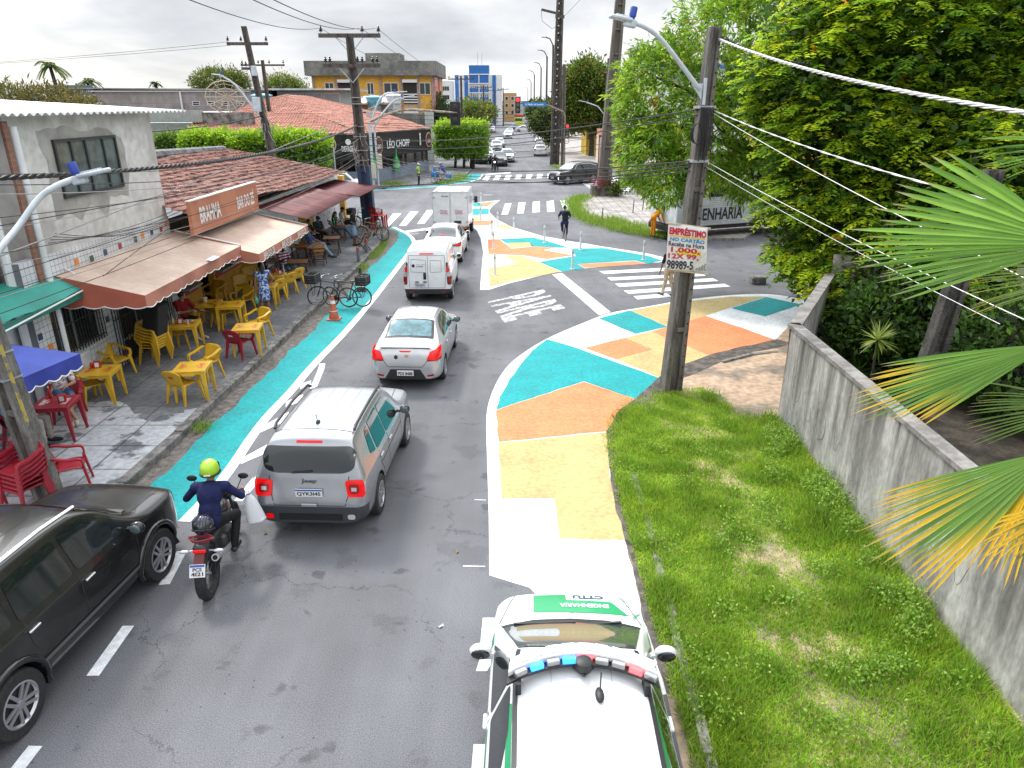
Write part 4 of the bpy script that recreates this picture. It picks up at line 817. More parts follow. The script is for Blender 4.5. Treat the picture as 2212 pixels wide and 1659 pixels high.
def body_mesh(sp,n_sub=2):
 L2=sp['top'][0][0],sp['top'][-1][0]
 zt=pchip(*zip(*sp['top']));wf=pchip(*zip(*sp['w']));zbelt=pchip(*zip(*sp['belt']));zb=pchip(*zip(*sp['bot']))if 'bot' in sp else(lambda y:.24)
 ys=sorted({p[0]for p in sp['top']}|{p[0]for p in sp['w']});full=[]
 for a,b in zip(ys,ys[1:]):
  k=max(1,math.ceil((b-a)/sp.get('dy',.10)))
  full+=[a+(b-a)*i/k for i in range(k)]
 full.append(ys[-1]);ztop=max(p[1]for p in sp['top']);rings=[]
 for y in full:
  t,w,b,be=zt(y),wf(y),zb(y),zbelt(y);zs=min(be,t-.07);zs=max(zs,b+.14)
  wr=sp['roofw'];h=max(0,min(1,(t-be)/(ztop-be)));wt=w*.965*(1-h)+wr*(w/max(x[1]for x in sp['w']))*h
  if t-be>0:wt=min(wt,w*.965)
  cr=sp.get('crown',.035);zc=(b+zs)*.5
  hp=[(0,b),(w*.86,b),(w-.025,b+.06),(w*.992,b+.2 if zs-b>.3 else b+(zs-b)*.5),(w,max(zc,b+.25)if zs-b>.4 else(b+zs)/2+.02),(w*.985,zs-.05),(w*.965,zs),(wt,t-.055),(wt-.05,t-.012),(wt*.55,t+cr*.7),(0,t+cr)]
  hp=[Vector((p[0],p[1]))for p in hp];hp=smooth_poly(hp,n_sub,False);hp[0].x=0;hp[-1].x=0
  rings.append((y,hp))
 bm=bmesh.new();V=[]
 for y,hp in rings:
  r=[bm.verts.new((p.x,y,p.y))for p in hp];l=[r[0]]+[bm.verts.new((-p.x,y,p.y))for p in hp[1:-1]]+[r[-1]];V.append(r+l[-2:0:-1])
 m=len(V[0])
 for a,b in zip(V,V[1:]):
  for i in range(m):bm.faces.new((a[i],a[(i+1)%m],b[(i+1)%m],b[i]))
 bm.faces.new(V[0][::-1]);bm.faces.new(V[-1]);bmesh.ops.recalc_face_normals(bm,faces=bm.faces);return bm
def make_wheel(parent,x,y,Rw,wd,rim_m,style=5,name='wheel',z=None):
 s=1 if x>0 else-1;T=Matrix.Translation((x,y,z or Rw))@Matrix.Rotation(R(90)*s,4,'Y');rr=Rw*.66
 mb=MB(T);mb.lathe([(rr*.98,-wd/2),(Rw*.93,-wd/2),(Rw,-wd*.36),(Rw,wd*.36),(Rw*.94,wd/2),(rr,wd/2),(rr*.96,wd/2-.03),(.01,wd/2-.05)],seg=28,caps=False);t=mb.build(name,RUBBER,parent,smooth=35)
 mb=MB(T);mb.lathe([(rr*.86,wd/2-.02),(rr*.93,wd/2+.006),(rr,wd/2+.002),(rr,wd/2-.03)],seg=28,caps=False);mb.lathe([(rr*.2,wd/2-.03),(rr*.2,wd/2),(rr*.1,wd/2+.004),(.001,wd/2+.004)],seg=12,caps=False)
 for k in range(style):
  a=2*math.pi*k/style;d=Vector((math.cos(a),math.sin(a),0));n=Vector((-d.y,d.x,0))
  for q in((-.1,-.16),(.1,.16)):mb.bar(d*rr*.15+n*rr*q[0]+Vector((0,0,wd/2-.015)),d*rr*.9+n*rr*q[1]*1.1+Vector((0,0,wd/2-.008)),rr*.16,.02,up=(0,0,1),w2=rr*.14)
 mb.build('rim',rim_m,t,smooth=35);return t
class Car:
 def __init__(s,name,label,cat,loc,rz,sp,pm,group=None):
  s.root=thing(name,label,cat,loc,rz,group);s.sp=sp;s.pm=pm;sc=sp.get('scale',1.0);s.root.scale=(sc,sc,sc)
  bm=body_mesh(sp,sp.get('nsub',2));s.bvh=BVHTree.FromBMesh(bm)
  me=bpy.data.meshes.new('body');bm.to_mesh(me);bm.free();o=bpy.data.objects.new('body',me);COL.objects.link(o)
  Rw=sp['R'];cut=MB()
  wmax=max(p[1]for p in sp['w'])
  for ya in sp['axles']:
   for sd in(-1,1):cut.lathe([(Rw+.055,-.17),(Rw+.055,.3)],(0,0,0),28,T=Matrix.Translation((sd*(wmax-.12),ya,Rw))@Matrix.Rotation(R(90)*sd,4,'Y'))
  co=cut.build('cutter',None);normals_out(co.data)
  md=o.modifiers.new('b','BOOLEAN');md.operation='DIFFERENCE';md.solver='EXACT';md.object=co
  me2=eval_mesh(o);bpy.data.objects.remove(o);bpy.data.objects.remove(co)
  bm=bmesh.new();bm.from_mesh(me2)
  for co_,no_ in sp.get('cuts',()):bmesh.ops.bisect_plane(bm,geom=bm.verts[:]+bm.edges[:]+bm.faces[:],plane_co=co_,plane_no=no_,dist=1e-5)
  zone=sp.get('zone');bm2=bm.copy()if zone else None
  if zone:
   bmesh.ops.delete(bm,geom=[f for f in bm.faces if zone(f.calc_center_median())],context='FACES')
   bmesh.ops.delete(bm2,geom=[f for f in bm2.faces if not zone(f.calc_center_median())],context='FACES')
  def fin(b,nm,m):
   q=bpy.data.meshes.new(nm);b.to_mesh(q);b.free();q.materials.clear();q.materials.append(m);q.materials.append(BLACK)
   mi=[]
   for p in q.polygons:
    c=p.center;inw=any((Vector((c.y-ya,c.z-Rw)).length<Rw+.053)for ya in sp['axles'])and abs(c.x)<wmax-.0 and(abs(p.normal.x)>.9 and abs(c.x)<wmax-.26 or abs(p.normal.x)<.2 and abs(c.x)<wmax-.03)
    mi.append(1 if inw or p.normal.z<-.9 else 0)
   q.polygons.foreach_set('material_index',mi);q.shade_smooth();q.set_sharp_from_angle(angle=R(32));return link(nm,q,s.root)
  s.body=fin(bm,'body',pm)
  if zone:fin(bm2,sp.get('zone_name','bumper'),sp.get('zone_mat',BLACK))
  for ya in sp['axles']:
   for sd in(-1,1):make_wheel(s.root,sd*(wmax-.105),ya,Rw,sp.get('ww',.2),sp.get('rim',RIMG),sp.get('spokes',5))
 def cast(s,axis,a,b,off=.006,sd=1):
  d={'side':Vector((-sd,0,0)),'rear':Vector((0,1,0)),'front':Vector((0,-1,0)),'top':Vector((0,0,-1))}[axis]
  o={'side':Vector((sd*3,a,b)),'rear':Vector((a,-6,b)),'front':Vector((a,6,b)),'top':Vector((a,b,4))}[axis]
  h,n,i,dist=s.bvh.ray_cast(o,d)
  if h is None:return None
  if n.dot(d)>0:n=-n
  return h+n*off
 def decal(s,name,axis,poly,m,off=.006,step=.06,sd=1,parent=None,mb=None,rnd_=0):
  if rnd_:poly=round_corners(poly,.045*rnd_)
  own=mb is None;mb=mb or MB();vs,fs=tri_poly(poly,step);P=[s.cast(axis,v[0],v[1],off,sd)for v in vs];mp={};pts=[]
  for i,p in enumerate(P):
   if p is not None:mp[i]=len(pts);pts.append(p)
  mb.add(pts,[[mp[i]for i in f]for f in fs if all(i in mp for i in f)])
  if own:
   if not mb.f:return None
   o=mb.build(name,m,parent or s.root,smooth=180);fix_out(o.data,s);return o
 def strip(s,axis,line,w,mb,off=.004,sd=1,step=.06):
  pts=[]
  for i in range(len(line)-1):
   a=Vector(line[i]);b=Vector(line[i+1]);k=max(1,int((b-a).length/step));pts+=[a.lerp(b,j/k)for j in range(k)]
  pts.append(Vector(line[-1]));prev=None
  for i,p in enumerate(pts):
   d=(pts[min(i+1,len(pts)-1)]-pts[max(i-1,0)]).normalized();n=Vector((-d.y,d.x))*w/2
   q=[s.cast(axis,*(p+n),off,sd),s.cast(axis,*(p-n),off,sd)]
   if None in q:prev=None;continue
   if prev:mb.add([prev[0],prev[1],q[1],q[0]],[(0,1,2,3)])
   prev=q
 def seams(s,lines,w=.012,name='panel_gap',m=None):
  if m and len(lines)>1:
   for l in lines:s.seams([l],w,name,m)
   return
  mb=MB()
  for ax,ln in lines:
   if ax=='side':
    for sd in(1,-1):s.strip('side',ln,w,mb,sd=sd)
   else:s.strip(ax,ln,w,mb)
  if mb.f:mb.build(name,m or SEAM,s.root)
 def sides(s,polys,m=GLASSC,name='side_window',off=.006,rnd_=1,step=.08):
  for p in polys:
   for sd in(1,-1):s.decal(name,'side',p,m,off,step,sd,rnd_=rnd_)
 def sym(s,name,axis,poly,m,off=.01,rnd_=1,step=.05,both=True):
  o=[s.decal(name,axis,poly,m,off,step,rnd_=rnd_)]
  if both:o.append(s.decal(name,axis,[(-p[0],p[1])for p in poly],m,off,step,rnd_=rnd_))
  return o
 def plate(s,axis,z,text,x=0,w=.42,h=.135,blue=True,two=None):
  sg=-1 if axis=='rear' else 1;c=s.cast(axis,x,z,.018);c1=s.cast(axis,x,z+h/2,.02)or c;c0=s.cast(axis,x,z-h/2,.02)or c
  y=min(c0.y,c1.y,c.y)if axis=='rear' else max(c0.y,c1.y,c.y);u=Vector((-sg,0,0))*w/2;v=Vector((0,0,h/2));c=Vector((x,y,z))
  mb=MB();mb.box(c,(w,.014,h));pl=mb.build('number_plate',PLATE,s.root,bevel=.006);f=quad_fn(c-u-v,c+u-v,c-u+v,c+u+v,.0095)
  mb=MB();text_map(mb,text,sub_fn(f,.06,.94,.12,.66 if blue else .72),.03);mb.build('plate_lettering',INK,pl)
  mb=MB();q=sub_fn(f,.01,.99,.78,.98);mb.add([q(0,0),q(1,0),q(1,1),q(0,1)],[(0,1,2,3)]);mb.build('plate_band',PLBLUE if blue else PLATE,pl)
 def mirror(s,y,z,m,w=.2,out=None):
  wm=max(p[1]for p in s.sp['w'])if out is None else out
  for sd in(1,-1):
   mb=MB();mb.ell((sd*(wm+.10),y,z),(w/2,.07,.085),seg=14,rings=8);mb.bar((sd*(wm-.08),y,z-.04),(sd*(wm+.05),y,z-.02),.06,.04);o=mb.build('mirror',m,s.root,smooth=60)
   mb=MB();mb.ell((sd*(wm+.10),y-.058,z),(w/2-.02,.02,.065),seg=12,rings=6);mb.build('mirror_glass',GLASSC if m!=BLACKC else GLASSL,o,smooth=60)
 def handles(s,pts,m):
  for y,z in pts:
   for sd in(1,-1):
    c=s.cast('side',y,z,.02,sd)
    if c:mb=MB();mb.rbox(c,(.035,.17,.03),.01);mb.build('door_handle',m,s.root,smooth=40)
 def text(s,axis,body,x0,x1,z0,z1,m,sd=1,off=.012,name='lettering',bold=.02,flip=False):
  """lettering cast onto the body; x0->x1 is the reading direction"""
  mb=MB();vs,fs=text_geo(body,bold);a0=min(v[0]for v in vs);a1=max(v[0]for v in vs);b0=min(v[1]for v in vs);b1=max(v[1]for v in vs);P=[]
  for v in vs:
   q=s.cast(axis,x0+(x1-x0)*(v[0]-a0)/(a1-a0),z0+(z1-z0)*(v[1]-b0)/(b1-b0),off,sd);P.append(q if q is not None else Vector((x0,0,z0)))
  mb.add(P,fs);mb.build(name,m,s.root)
def round_corners(poly,r):
 o=[];n=len(poly)
 for i in range(n):
  p=Vector(poly[i]);a=Vector(poly[i-1])-p;b=Vector(poly[(i+1)%n])-p;k=min(r,a.length*.42,b.length*.42);a=p+a.normalized()*k;b=p+b.normalized()*k
  for t in(0,.33,.67,1):o.append(a*(1-t)**2+p*2*t*(1-t)+b*t*t)
 return o
def fix_out(me,car):
 bm=bmesh.new();bm.from_mesh(me)
 for f in bm.faces:
  f.normal_update();c=f.calc_center_median();q=car.bvh.find_nearest(c)
  if q[1]is not None and f.normal.dot(q[1])<0:f.normal_flip()
 bm.to_mesh(me);bm.free()
def side_glass(rear_y,b_y,front_y,zlo0,zlo1,ztop,slope_f,slope_r):pass
JEEP=dict(R=.345,axles=(-1.2,1.37),ww=.225,roofw=.66,spokes=5,dy=.08,scale=.98,top=[(-2.11,.50),(-2.10,.70),(-2.05,.80),(-2.02,1.02),(-1.97,1.14),(-1.86,1.44),(-1.76,1.60),(-1.55,1.645),(-.6,1.67),(.2,1.65),(.5,1.57),(1.0,1.14),(1.12,1.08),(1.85,1.0),(2.02,.93),(2.07,.7),(2.11,.5)],w=[(-2.11,.76),(-2.05,.84),(-1.85,.89),(-1.2,.905),(1.3,.905),(1.75,.88),(1.98,.80),(2.11,.64)],belt=[(-2.11,1.08),(-1.4,1.06),(1.2,.98),(2.1,.95)],bot=[(-2.11,.34),(-1.6,.27),(1.6,.25),(2.11,.33)],cuts=[((0,0,.62),(0,0,1)),((0,-1.9,0),(0,1,0)),((0,0,.44),(0,0,1)),((0,1.85,0),(0,1,0))],zone=lambda c:(c.z<.62 and c.y<-1.9)or c.z<.44 or(c.z<.62 and c.y>1.85),zone_mat=mat('dark bumper plastic',(.035,.04,.048),.55))
c=Car('compact_suv','silver grey compact SUV with roof rails and lit square tail lamps in mid road','car',(-3.0,11.42,0),R(-2),JEEP,paint('grey silver paint',(.34,.355,.38),.27,.65))
c.sides([[(.72,1.03),(.20,1.53),(-.28,1.56),(-.30,1.08)],[(-.36,1.08),(-.34,1.56),(-.95,1.54),(-1.02,1.10)],[(-1.10,1.12),(-1.05,1.53),(-1.22,1.50),(-1.38,1.18)]])
c.decal('rear_window','rear',[(-.66,1.53),(.66,1.53),(.73,1.40),(.70,1.20),(.55,1.14),(-.55,1.14),(-.70,1.20),(-.73,1.40)],GLASSC,.008,.06,rnd_=2)
c.decal('windscreen','front',[(-.60,1.58),(.60,1.58),(.76,1.12),(-.76,1.12)],GLASSC,.008,.08,rnd_=1)
c.decal('high_brake_light','rear',[(-.2,1.605),(.2,1.605),(.2,1.575),(-.2,1.575)],RED_LIT,.012,.05)
for o in c.sym('tail_lamp','rear',[(.56,1.04),(.84,1.05),(.85,.78),(.60,.77)],RED_LIT,.02,1):
 pass
for sd in(1,-1):
 c.decal('lamp_core','rear',[(sd*.61,.985),(sd*.78,.99),(sd*.78,.84),(sd*.64,.83)],RED_L,.028,.05,rnd_=1);c.decal('lamp_centre','rear',[(sd*.66,.94),(sd*.74,.94),(sd*.74,.88),(sd*.66,.88)],LENS,.034,.05)
 c.decal('reflector','rear',[(sd*.58,.50),(sd*.70,.50),(sd*.70,.41),(sd*.58,.41)],RED_LIT if sd<0 else LENS,.012,.04,rnd_=1)
c.plate('rear',.855,'QYK3I45');c.text('rear','Jeep',-.12,.12,.985,1.06,mat('dark badge',(.12,.12,.13),.3,.6));mb=MB();mb.box((0,-2.135,.665),(.24,.03,.05));mb.build('tailgate_handle',SILVER,c.root,bevel=.008)
c.seams([('rear',[(-.62,1.1),(-.60,.80),(-.55,.64),(.55,.64),(.60,.80),(.62,1.1)]),('side',[(-.32,1.06),(-.33,.46)]),('side',[(.78,1.0),(.80,.5)]),('side',[(-1.0,1.06),(-.98,.85),(-.80,.62),(-.74,.46)]),('side',[(.8,.78),(-.9,.80)]),('top',[(-.64,-1.52),(.64,-1.52)]),('top',[(-.66,1.05),(-.6,1.9)]),('top',[(.66,1.05),(.6,1.9)])])
c.seams([('top',[(x,-1.2),(x,.3)])for x in(-.36,-.12,.12,.36)],.008,'roof_groove',mat('soft groove',(.34,.35,.37),.5))
c.mirror(.72,1.06,BLACKC);c.handles([(-.22,.93),(-.92,.95)],SILVER)
for sd in(1,-1):
 mb=MB();mb.tube([(sd*.63,-1.5,1.66),(sd*.64,-1.4,1.72),(sd*.65,-.5,1.745),(sd*.64,.25,1.71),(sd*.62,.35,1.65)],.026,6);mb.build('roof_rail',BLACK,c.root,smooth=60)
mb=MB();mb.ell((0,-1.3,1.70),(.035,.06,.03));mb.tube([(0,-1.32,1.71),(.02,-1.42,1.88)],.006,5);mb.build('antenna',BLACK,c.root);mb=MB();mb.bar((-.25,-2.03,1.17),(.05,-2.02,1.19),.02);mb.build('wiper',BLACK,c.root)
mb=MB();c.strip('rear',[(-.5,.445),(.5,.445)],.12,mb,off=.005);mb.build('lower_vent',mat('vent mesh',(.008,.008,.009),.8),c.root)
SED=dict(R=.31,axles=(-1.23,1.30),ww=.19,roofw=.57,spokes=5,dy=.09,scale=.97,top=[(-2.14,.48),(-2.13,.62),(-2.08,.86),(-2.03,.99),(-1.97,1.045),(-1.75,1.065),(-1.55,1.09),(-1.3,1.19),(-.85,1.41),(-.6,1.465),(-.1,1.485),(.25,1.45),(.5,1.36),(1.12,.99),(1.25,.95),(1.85,.83),(2.02,.74),(2.09,.58),(2.13,.42)],w=[(-2.14,.66),(-2.08,.76),(-1.9,.83),(-1.3,.86),(1.2,.86),(1.7,.84),(1.95,.74),(2.13,.52)],belt=[(-2.14,1.0),(-1.5,1.0),(-.5,.97),(1.2,.90),(2.1,.85)],bot=[(-2.14,.30),(-1.6,.22),(1.6,.2),(2.13,.26)],cuts=[((0,0,.33),(0,0,1)),((0,-1.75,0),(0,1,0))],zone=lambda c:c.z<.33 and c.y<-1.75)
def sedan_glass(c,g=GLASSC):
 c.sides([[(.86,.96),(.36,1.36),(-.02,1.40),(-.05,.99)],[(-.10,1.0),(-.08,1.40),(-.55,1.38),(-.85,1.24),(-.95,1.03)]],g)
 c.decal('windscreen','front',[(-.52,1.39),(.52,1.39),(.70,.99),(-.70,.99)],g,.008,.08,rnd_=1)
c=Car('sedan','silver sedan with pale tinted rear window behind the white van','car',(-2.42,17.62,0),R(-2),SED,paint('bright silver paint',(.52,.53,.545),.3,.6))
sedan_glass(c)
c.decal('rear_window_border','top',[(-.62,-1.47),(.62,-1.47),(.56,-.82),(-.56,-.82)],BLACK,.006,.06,rnd_=1);c.decal('rear_window','top',[(-.55,-1.41),(.55,-1.41),(.50,-.89),(-.50,-.89)],mat('bluish rear glass',(.09,.20,.23),.12,spec=.6,var=.3,scale=5),.012,.06,rnd_=1)
c.sym('tail_lamp','rear',[(.52,.80),(.60,.98),(.82,1.03),(.83,.82),(.74,.78)],RED_LIT,.02,0);c.sym('lamp_lower','rear',[(.52,.80),(.74,.78),(.83,.82),(.82,.775),(.54,.755)],RED_L,.024,0)
c.decal('high_brake_light','rear',[(-.15,1.0),(.15,1.0),(.12,.965),(-.12,.965)],RED_LIT,.012,.05);c.decal('bumper_insert','rear',[(-.36,.56),(.36,.56),(.50,.33),(-.50,.33)],BLACK,.006,.06);c.plate('rear',.47,'PDS 8488',w=.40,blue=False)
c.sym('reflector','rear',[(.52,.42),(.68,.45),(.68,.40),(.53,.38)],RED_L,.01,0);c.decal('emblem','rear',[(-.02,.88),(.01,.905),(.07,.905),(.085,.88),(.06,.855),(0,.855)],mat('gold emblem',(.5,.33,.12),.3,.6),.014,.04);c.decal('sticker','rear',[(-.22+.045*math.cos(a),.85+.05*math.sin(a))for a in[k*math.pi/6 for k in range(12)]],BLACK,.012,.04)
c.seams([('rear',[(-.6,1.02),(-.58,.84),(-.42,.62),(.42,.62),(.58,.84),(.6,1.02)]),('side',[(-.07,.98),(-.08,.35)]),('side',[(.9,.93),(.92,.35)]),('side',[(-.93,1.0),(-.85,.7),(-.8,.4)]),('top',[(-.53,-.75),(-.545,.3)]),('top',[(.53,-.75),(.545,.3)])]);c.mirror(.80,.97,BLACKC,out=.84);c.handles([(-.02,.86),(-.85,.88)],SILVER)
mb=MB();mb.bar((-.60,-2.0,1.075),(.60,-2.0,1.075),.06,.016);mb.build('boot_spoiler',c.pm,c.root);mb=MB();mb.tube([(0,.05,1.52),(-.03,-.1,1.58),(-.1,-.3,1.68)],.005,5);mb.build('antenna',BLACK,c.root)
VAN=dict(R=.31,axles=(-1.33,1.38),ww=.19,roofw=.70,spokes=5,dy=.10,scale=.96,top=[(-2.10,.55),(-2.09,.80),(-2.06,1.2),(-2.0,1.68),(-1.92,1.83),(-1.7,1.87),(-.6,1.88),(.1,1.84),(.35,1.72),(.55,1.56),(1.1,1.10),(1.25,1.02),(1.95,.88),(2.05,.70),(2.1,.5)],w=[(-2.1,.78),(-2.0,.83),(-1.3,.85),(1.2,.85),(1.8,.80),(2.0,.70),(2.1,.55)],belt=[(-2.1,1.1),(1.2,1.0),(2.1,.9)],bot=[(-2.1,.34),(-1.5,.25),(1.6,.22),(2.1,.28)],cuts=[((0,0,.52),(0,0,1)),((0,-1.75,0),(0,1,0))],zone=lambda c:c.z<.52 and c.y<-1.75)
c=Car('van','white delivery van with windowless split rear doors behind the silver sedan','van',(-2.87,25.5,0),R(.5),VAN,WHITEC)
c.sides([[(.95,1.05),(.42,1.56),(.02,1.60),(-.02,1.10)]]);c.decal('windscreen','front',[(-.60,1.66),(.60,1.66),(.72,1.1),(-.72,1.1)],GLASSC,.008,.08)
for sd in(1,-1):
 c.decal('tail_lamp_housing','rear',[(sd*.66,1.46),(sd*.79,1.42),(sd*.84,1.2),(sd*.84,.66),(sd*.70,.68)],BLACK,.008,.05,rnd_=1);c.decal('tail_lamp','rear',[(sd*.69,1.32),(sd*.80,1.28),(sd*.82,1.14),(sd*.70,1.12)],RED_LIT,.02,.05);c.decal('reverse_lamp','rear',[(sd*.70,1.11),(sd*.82,1.13),(sd*.82,.98),(sd*.71,.95)],LENS,.02,.05);c.decal('tail_lamp','rear',[(sd*.71,.94),(sd*.82,.97),(sd*.82,.72),(sd*.72,.72)],RED_L,.02,.05)
 c.decal('reflector','rear',[(sd*.48,.44),(sd*.62,.44),(sd*.62,.39),(sd*.48,.39)],RED_L,.012,.05)
c.decal('high_brake_light','rear',[(-.24,1.755),(.24,1.755),(.24,1.715),(-.24,1.715)],RED_LIT,.014,.05);c.plate('rear',.66,'YEN2B71',x=-.26,w=.38,h=.12)
c.seams([('rear',[(-.62,1.68),(-.64,1.1),(-.62,.56),(.62,.56),(.64,1.1),(.62,1.68),(-.62,1.68)]),('rear',[(.03,1.68),(.03,.56)]),('rear',[(-.54,1.55),(-.56,1.12),(-.04,1.10),(-.04,1.52),(-.54,1.55)]),('rear',[(.12,1.52),(.12,1.1),(.5,1.12),(.5,1.5),(.12,1.52)]),('side',[(-.05,1.05),(-.05,.4)]),('side',[(-1.1,1.6),(-.2,1.62),(-.2,1.12),(-1.1,1.1),(-1.1,1.6)]),('side',[(1.0,1.0),(1.0,.4)])],.011);c.mirror(.92,1.12,WHITEC,out=.84)
mb=MB();mb.rbox((-.08,-2.10,.98),(.1,.04,.24),.03);mb.build('door_handle',BLACK,c.root,smooth=50);mb=MB();mb.box((-.36,-2.1,.77),(.13,.03,.035));mb.box((-.08,-2.1,.77),(.13,.03,.035));mb.build('plate_light',BLACK,c.root)
c.decal('round_logo','rear',[(-.47+.055*math.cos(a),1.33+.06*math.sin(a))for a in[k*math.pi/6 for k in range(12)]],INK,.01,.04);c.text('rear','Como estou dirigindo?',-.37,-.07,1.345,1.385,mat('violet lettering',(.20,.16,.42),.5));c.text('rear','81 3202-8620',-.37,-.13,1.285,1.325,INK)
SED2=dict(SED,zone=None,cuts=());c=Car('sedan','white sedan with lit tail lamp between the van and the box truck','car',(-2.92,31.6,0),R(-1),SED2,WHITEC);sedan_glass(c)
c.decal('rear_window','top',[(-.60,-1.47),(.60,-1.47),(.54,-.82),(-.54,-.82)],GLASSC,.008,.07,rnd_=1);c.sym('tail_lamp','rear',[(.36,.84),(.62,.93),(.82,.98),(.83,.82),(.62,.83)],RED_L,.02,0);c.sym('lamp_lit','rear',[(.66,.92),(.79,.94),(.79,.86),(.66,.86)],RED_LIT,.026,0);c.sym('reflector','rear',[(.52,.40),(.70,.46),(.70,.41),(.54,.36)],RED_L,.01,0);c.decal('high_brake_light','top',[(-.14,-1.40),(.14,-1.40),(.14,-1.35),(-.14,-1.35)],RED_LIT,.014,.05)
c.plate('rear',.72,'QYL4C10');c.mirror(.80,.97,WHITEC,out=.84);c.handles([(-.02,.86),(-.85,.88)],WHITEC);c.seams([('rear',[(-.55,.95),(-.5,.62),(.5,.62),(.55,.95)]),('side',[(-.07,.98),(-.08,.35)]),('side',[(.9,.93),(.92,.35)])]);mb=MB();mb.tube([(0,-.55,1.5),(.02,-.65,1.6)],.006,5);mb.build('antenna',BLACK,c.root)
tk=thing('box_truck','small white box truck with double rear doors first at the crossing','truck',(-2.96,36.3,0),R(-1));mb=MB();mb.rbox((0,0,1.60),(1.72,2.6,1.62),.03);cb=mb.build('cargo_box',WHITEC,tk)
mb=MB()
for sd in(-1,1):
 mb.box((sd*.845,-1.305,1.6),(.05,.03,1.6));mb.box((sd*.02,-1.305,1.58),(.025,.03,1.5))
mb.box((0,-1.305,2.385),(1.72,.03,.05));mb.box((0,-1.305,.82),(1.72,.03,.06));mb.build('door_frame',mat('aluminium edge',(.55,.56,.58),.4,.5),cb)
for sd in(-1,1):
 mb=MB();mb.box((sd*.43,-1.308,1.58),(.78,.03,1.46));d=mb.build('rear_door',paint('white door paint',(.66,.68,.70),.35,0),cb)
 mb=MB()
 for z in(.98,2.14):mb.box((sd*.78,-1.33,z),(.12,.02,.08))
 mb.build('hinge',STEEL,tk);mb=MB();mb.box((sd*.62,-1.31,2.425),(.07,.03,.025));mb.build('marker_light',RED_LIT,tk)
mb=MB();text_map(mb,'FACCHINI',quad_fn((-.42,-1.335,2.17),(-.08,-1.335,2.17),(-.42,-1.335,2.23),(-.08,-1.335,2.23),0),.03);mb.build('lettering',INK,tk);PK=mat('magenta print',(.42,.12,.25),.5)
for x in(-.30,.42):mb=MB();mb.lathe([(.05,0),(.075,0)],(x-.13,-1.335,1.49),14,T=Matrix.Rotation(R(90),4,'X'),caps=False);mb.box((x,-1.335,1.38),(.38,.006,.03));mb.box((x+.06,-1.335,1.52),(.22,.006,.02));mb.box((x+.05,-1.335,1.46),(.2,.006,.03));mb.build('printed_logo',PK,tk)
mb=MB();mb.tube([(.28,-1.335,1.35),(.3,-1.335,1.12),(.38,-1.335,1.28),(.42,-1.335,1.15),(.5,-1.335,1.3),(.55,-1.335,1.14),(.68,-1.335,1.2)],.008,4);mb.build('green_scrawl',mat('pale green scrawl',(.2,.5,.38),.6),tk);mb=MB();mb.box((.35,-1.33,.98),(.34,.04,.13));mb.build('latch_box',BLACK,tk)
mb=MB();mb.box((0,.2,.62),(.9,3.6,.2));mb.box((0,-1.1,.6),(1.6,.12,.14));mb.build('chassis',BLACK,tk);mb=MB();mb.box((.68,-1.17,.68),(.2,.05,.08));mb.build('tail_lamp',ORANGE_L,tk);mb=MB();mb.box((-.68,-1.17,.68),(.2,.05,.08));mb.build('tail_lamp',ORANGE_L,tk)
mb=MB();mb.rbox((0,2.15,1.2),(1.66,1.3,1.5),.12);cbn=mb.build('cab',WHITEC,tk,smooth=40);mb=MB();mb.box((0,2.81,1.55),(1.4,.04,.6));mb.build('windscreen',GLASSC,tk)
for sd in(-1,1):mb=MB();mb.rbox((sd*1.0,2.35,1.62),(.18,.1,.34),.04);mb.bar((sd*.8,2.4,1.6),(sd*.95,2.4,1.6),.03);mb.build('mirror',BLACK,tk)
for ya in(-.75,2.1):
 for sd in(-1,1):make_wheel(tk,sd*.76,ya,.34,.2,STEEL,6)
SUVB=dict(R=.375,axles=(-1.38,1.33),ww=.24,roofw=.68,spokes=5,dy=.09,top=[(-2.28,.55),(-2.27,.75),(-2.2,1.0),(-2.12,1.2),(-1.98,1.55),(-1.85,1.68),(-1.6,1.73),(-.5,1.755),(.15,1.72),(.45,1.62),(1.05,1.20),(1.2,1.15),(1.95,1.05),(2.15,.96),(2.24,.78),(2.29,.5)],w=[(-2.28,.74),(-2.2,.84),(-1.9,.91),(-1.3,.935),(1.3,.935),(1.8,.90),(2.1,.78),(2.29,.58)],belt=[(-2.28,1.12),(-1.4,1.12),(1.2,1.05),(2.29,1.0)],bot=[(-2.28,.36),(-1.6,.30),(1.6,.28),(2.29,.36)])
c=Car('suv','dusty black SUV with silver alloy wheels at the lower left edge','car',(-6.02,7.22,0),R(-5.3),SUVB,mat('dusty black paint',(.012,.012,.012),.28,.2,coat=.5,col2=(.045,.042,.036),scale=1.3,lo=.45,hi=.8,var=.1))
c.sides([[(.88,1.12),(.30,1.60),(-.12,1.62),(-.12,1.16)],[(-.20,1.16),(-.20,1.62),(-.98,1.60),(-1.05,1.18)],[(-1.14,1.2),(-1.08,1.60),(-1.65,1.58),(-1.80,1.32),(-1.6,1.22)]]);c.decal('windscreen','front',[(-.60,1.64),(.60,1.64),(.76,1.2),(-.76,1.2)],GLASSC,.008,.08);c.decal('rear_window','rear',[(-.6,1.6),(.6,1.6),(.7,1.25),(-.7,1.25)],GLASSC,.008,.08)
c.seams([('side',[(-.16,1.12),(-.16,.45)]),('side',[(.95,1.08),(.9,.45)]),('side',[(-1.02,1.14),(-1.0,.85),(-.92,.7)]),('top',[(-.72,1.15),(-.66,2.0)]),('top',[(.72,1.15),(.66,2.0)]),('top',[(-.8,1.17),(.8,1.17)])]);c.handles([(-.02,1.0),(-.95,1.02)],CHROME);c.mirror(.85,1.14,BLACKC,out=.93)
mb=MB()
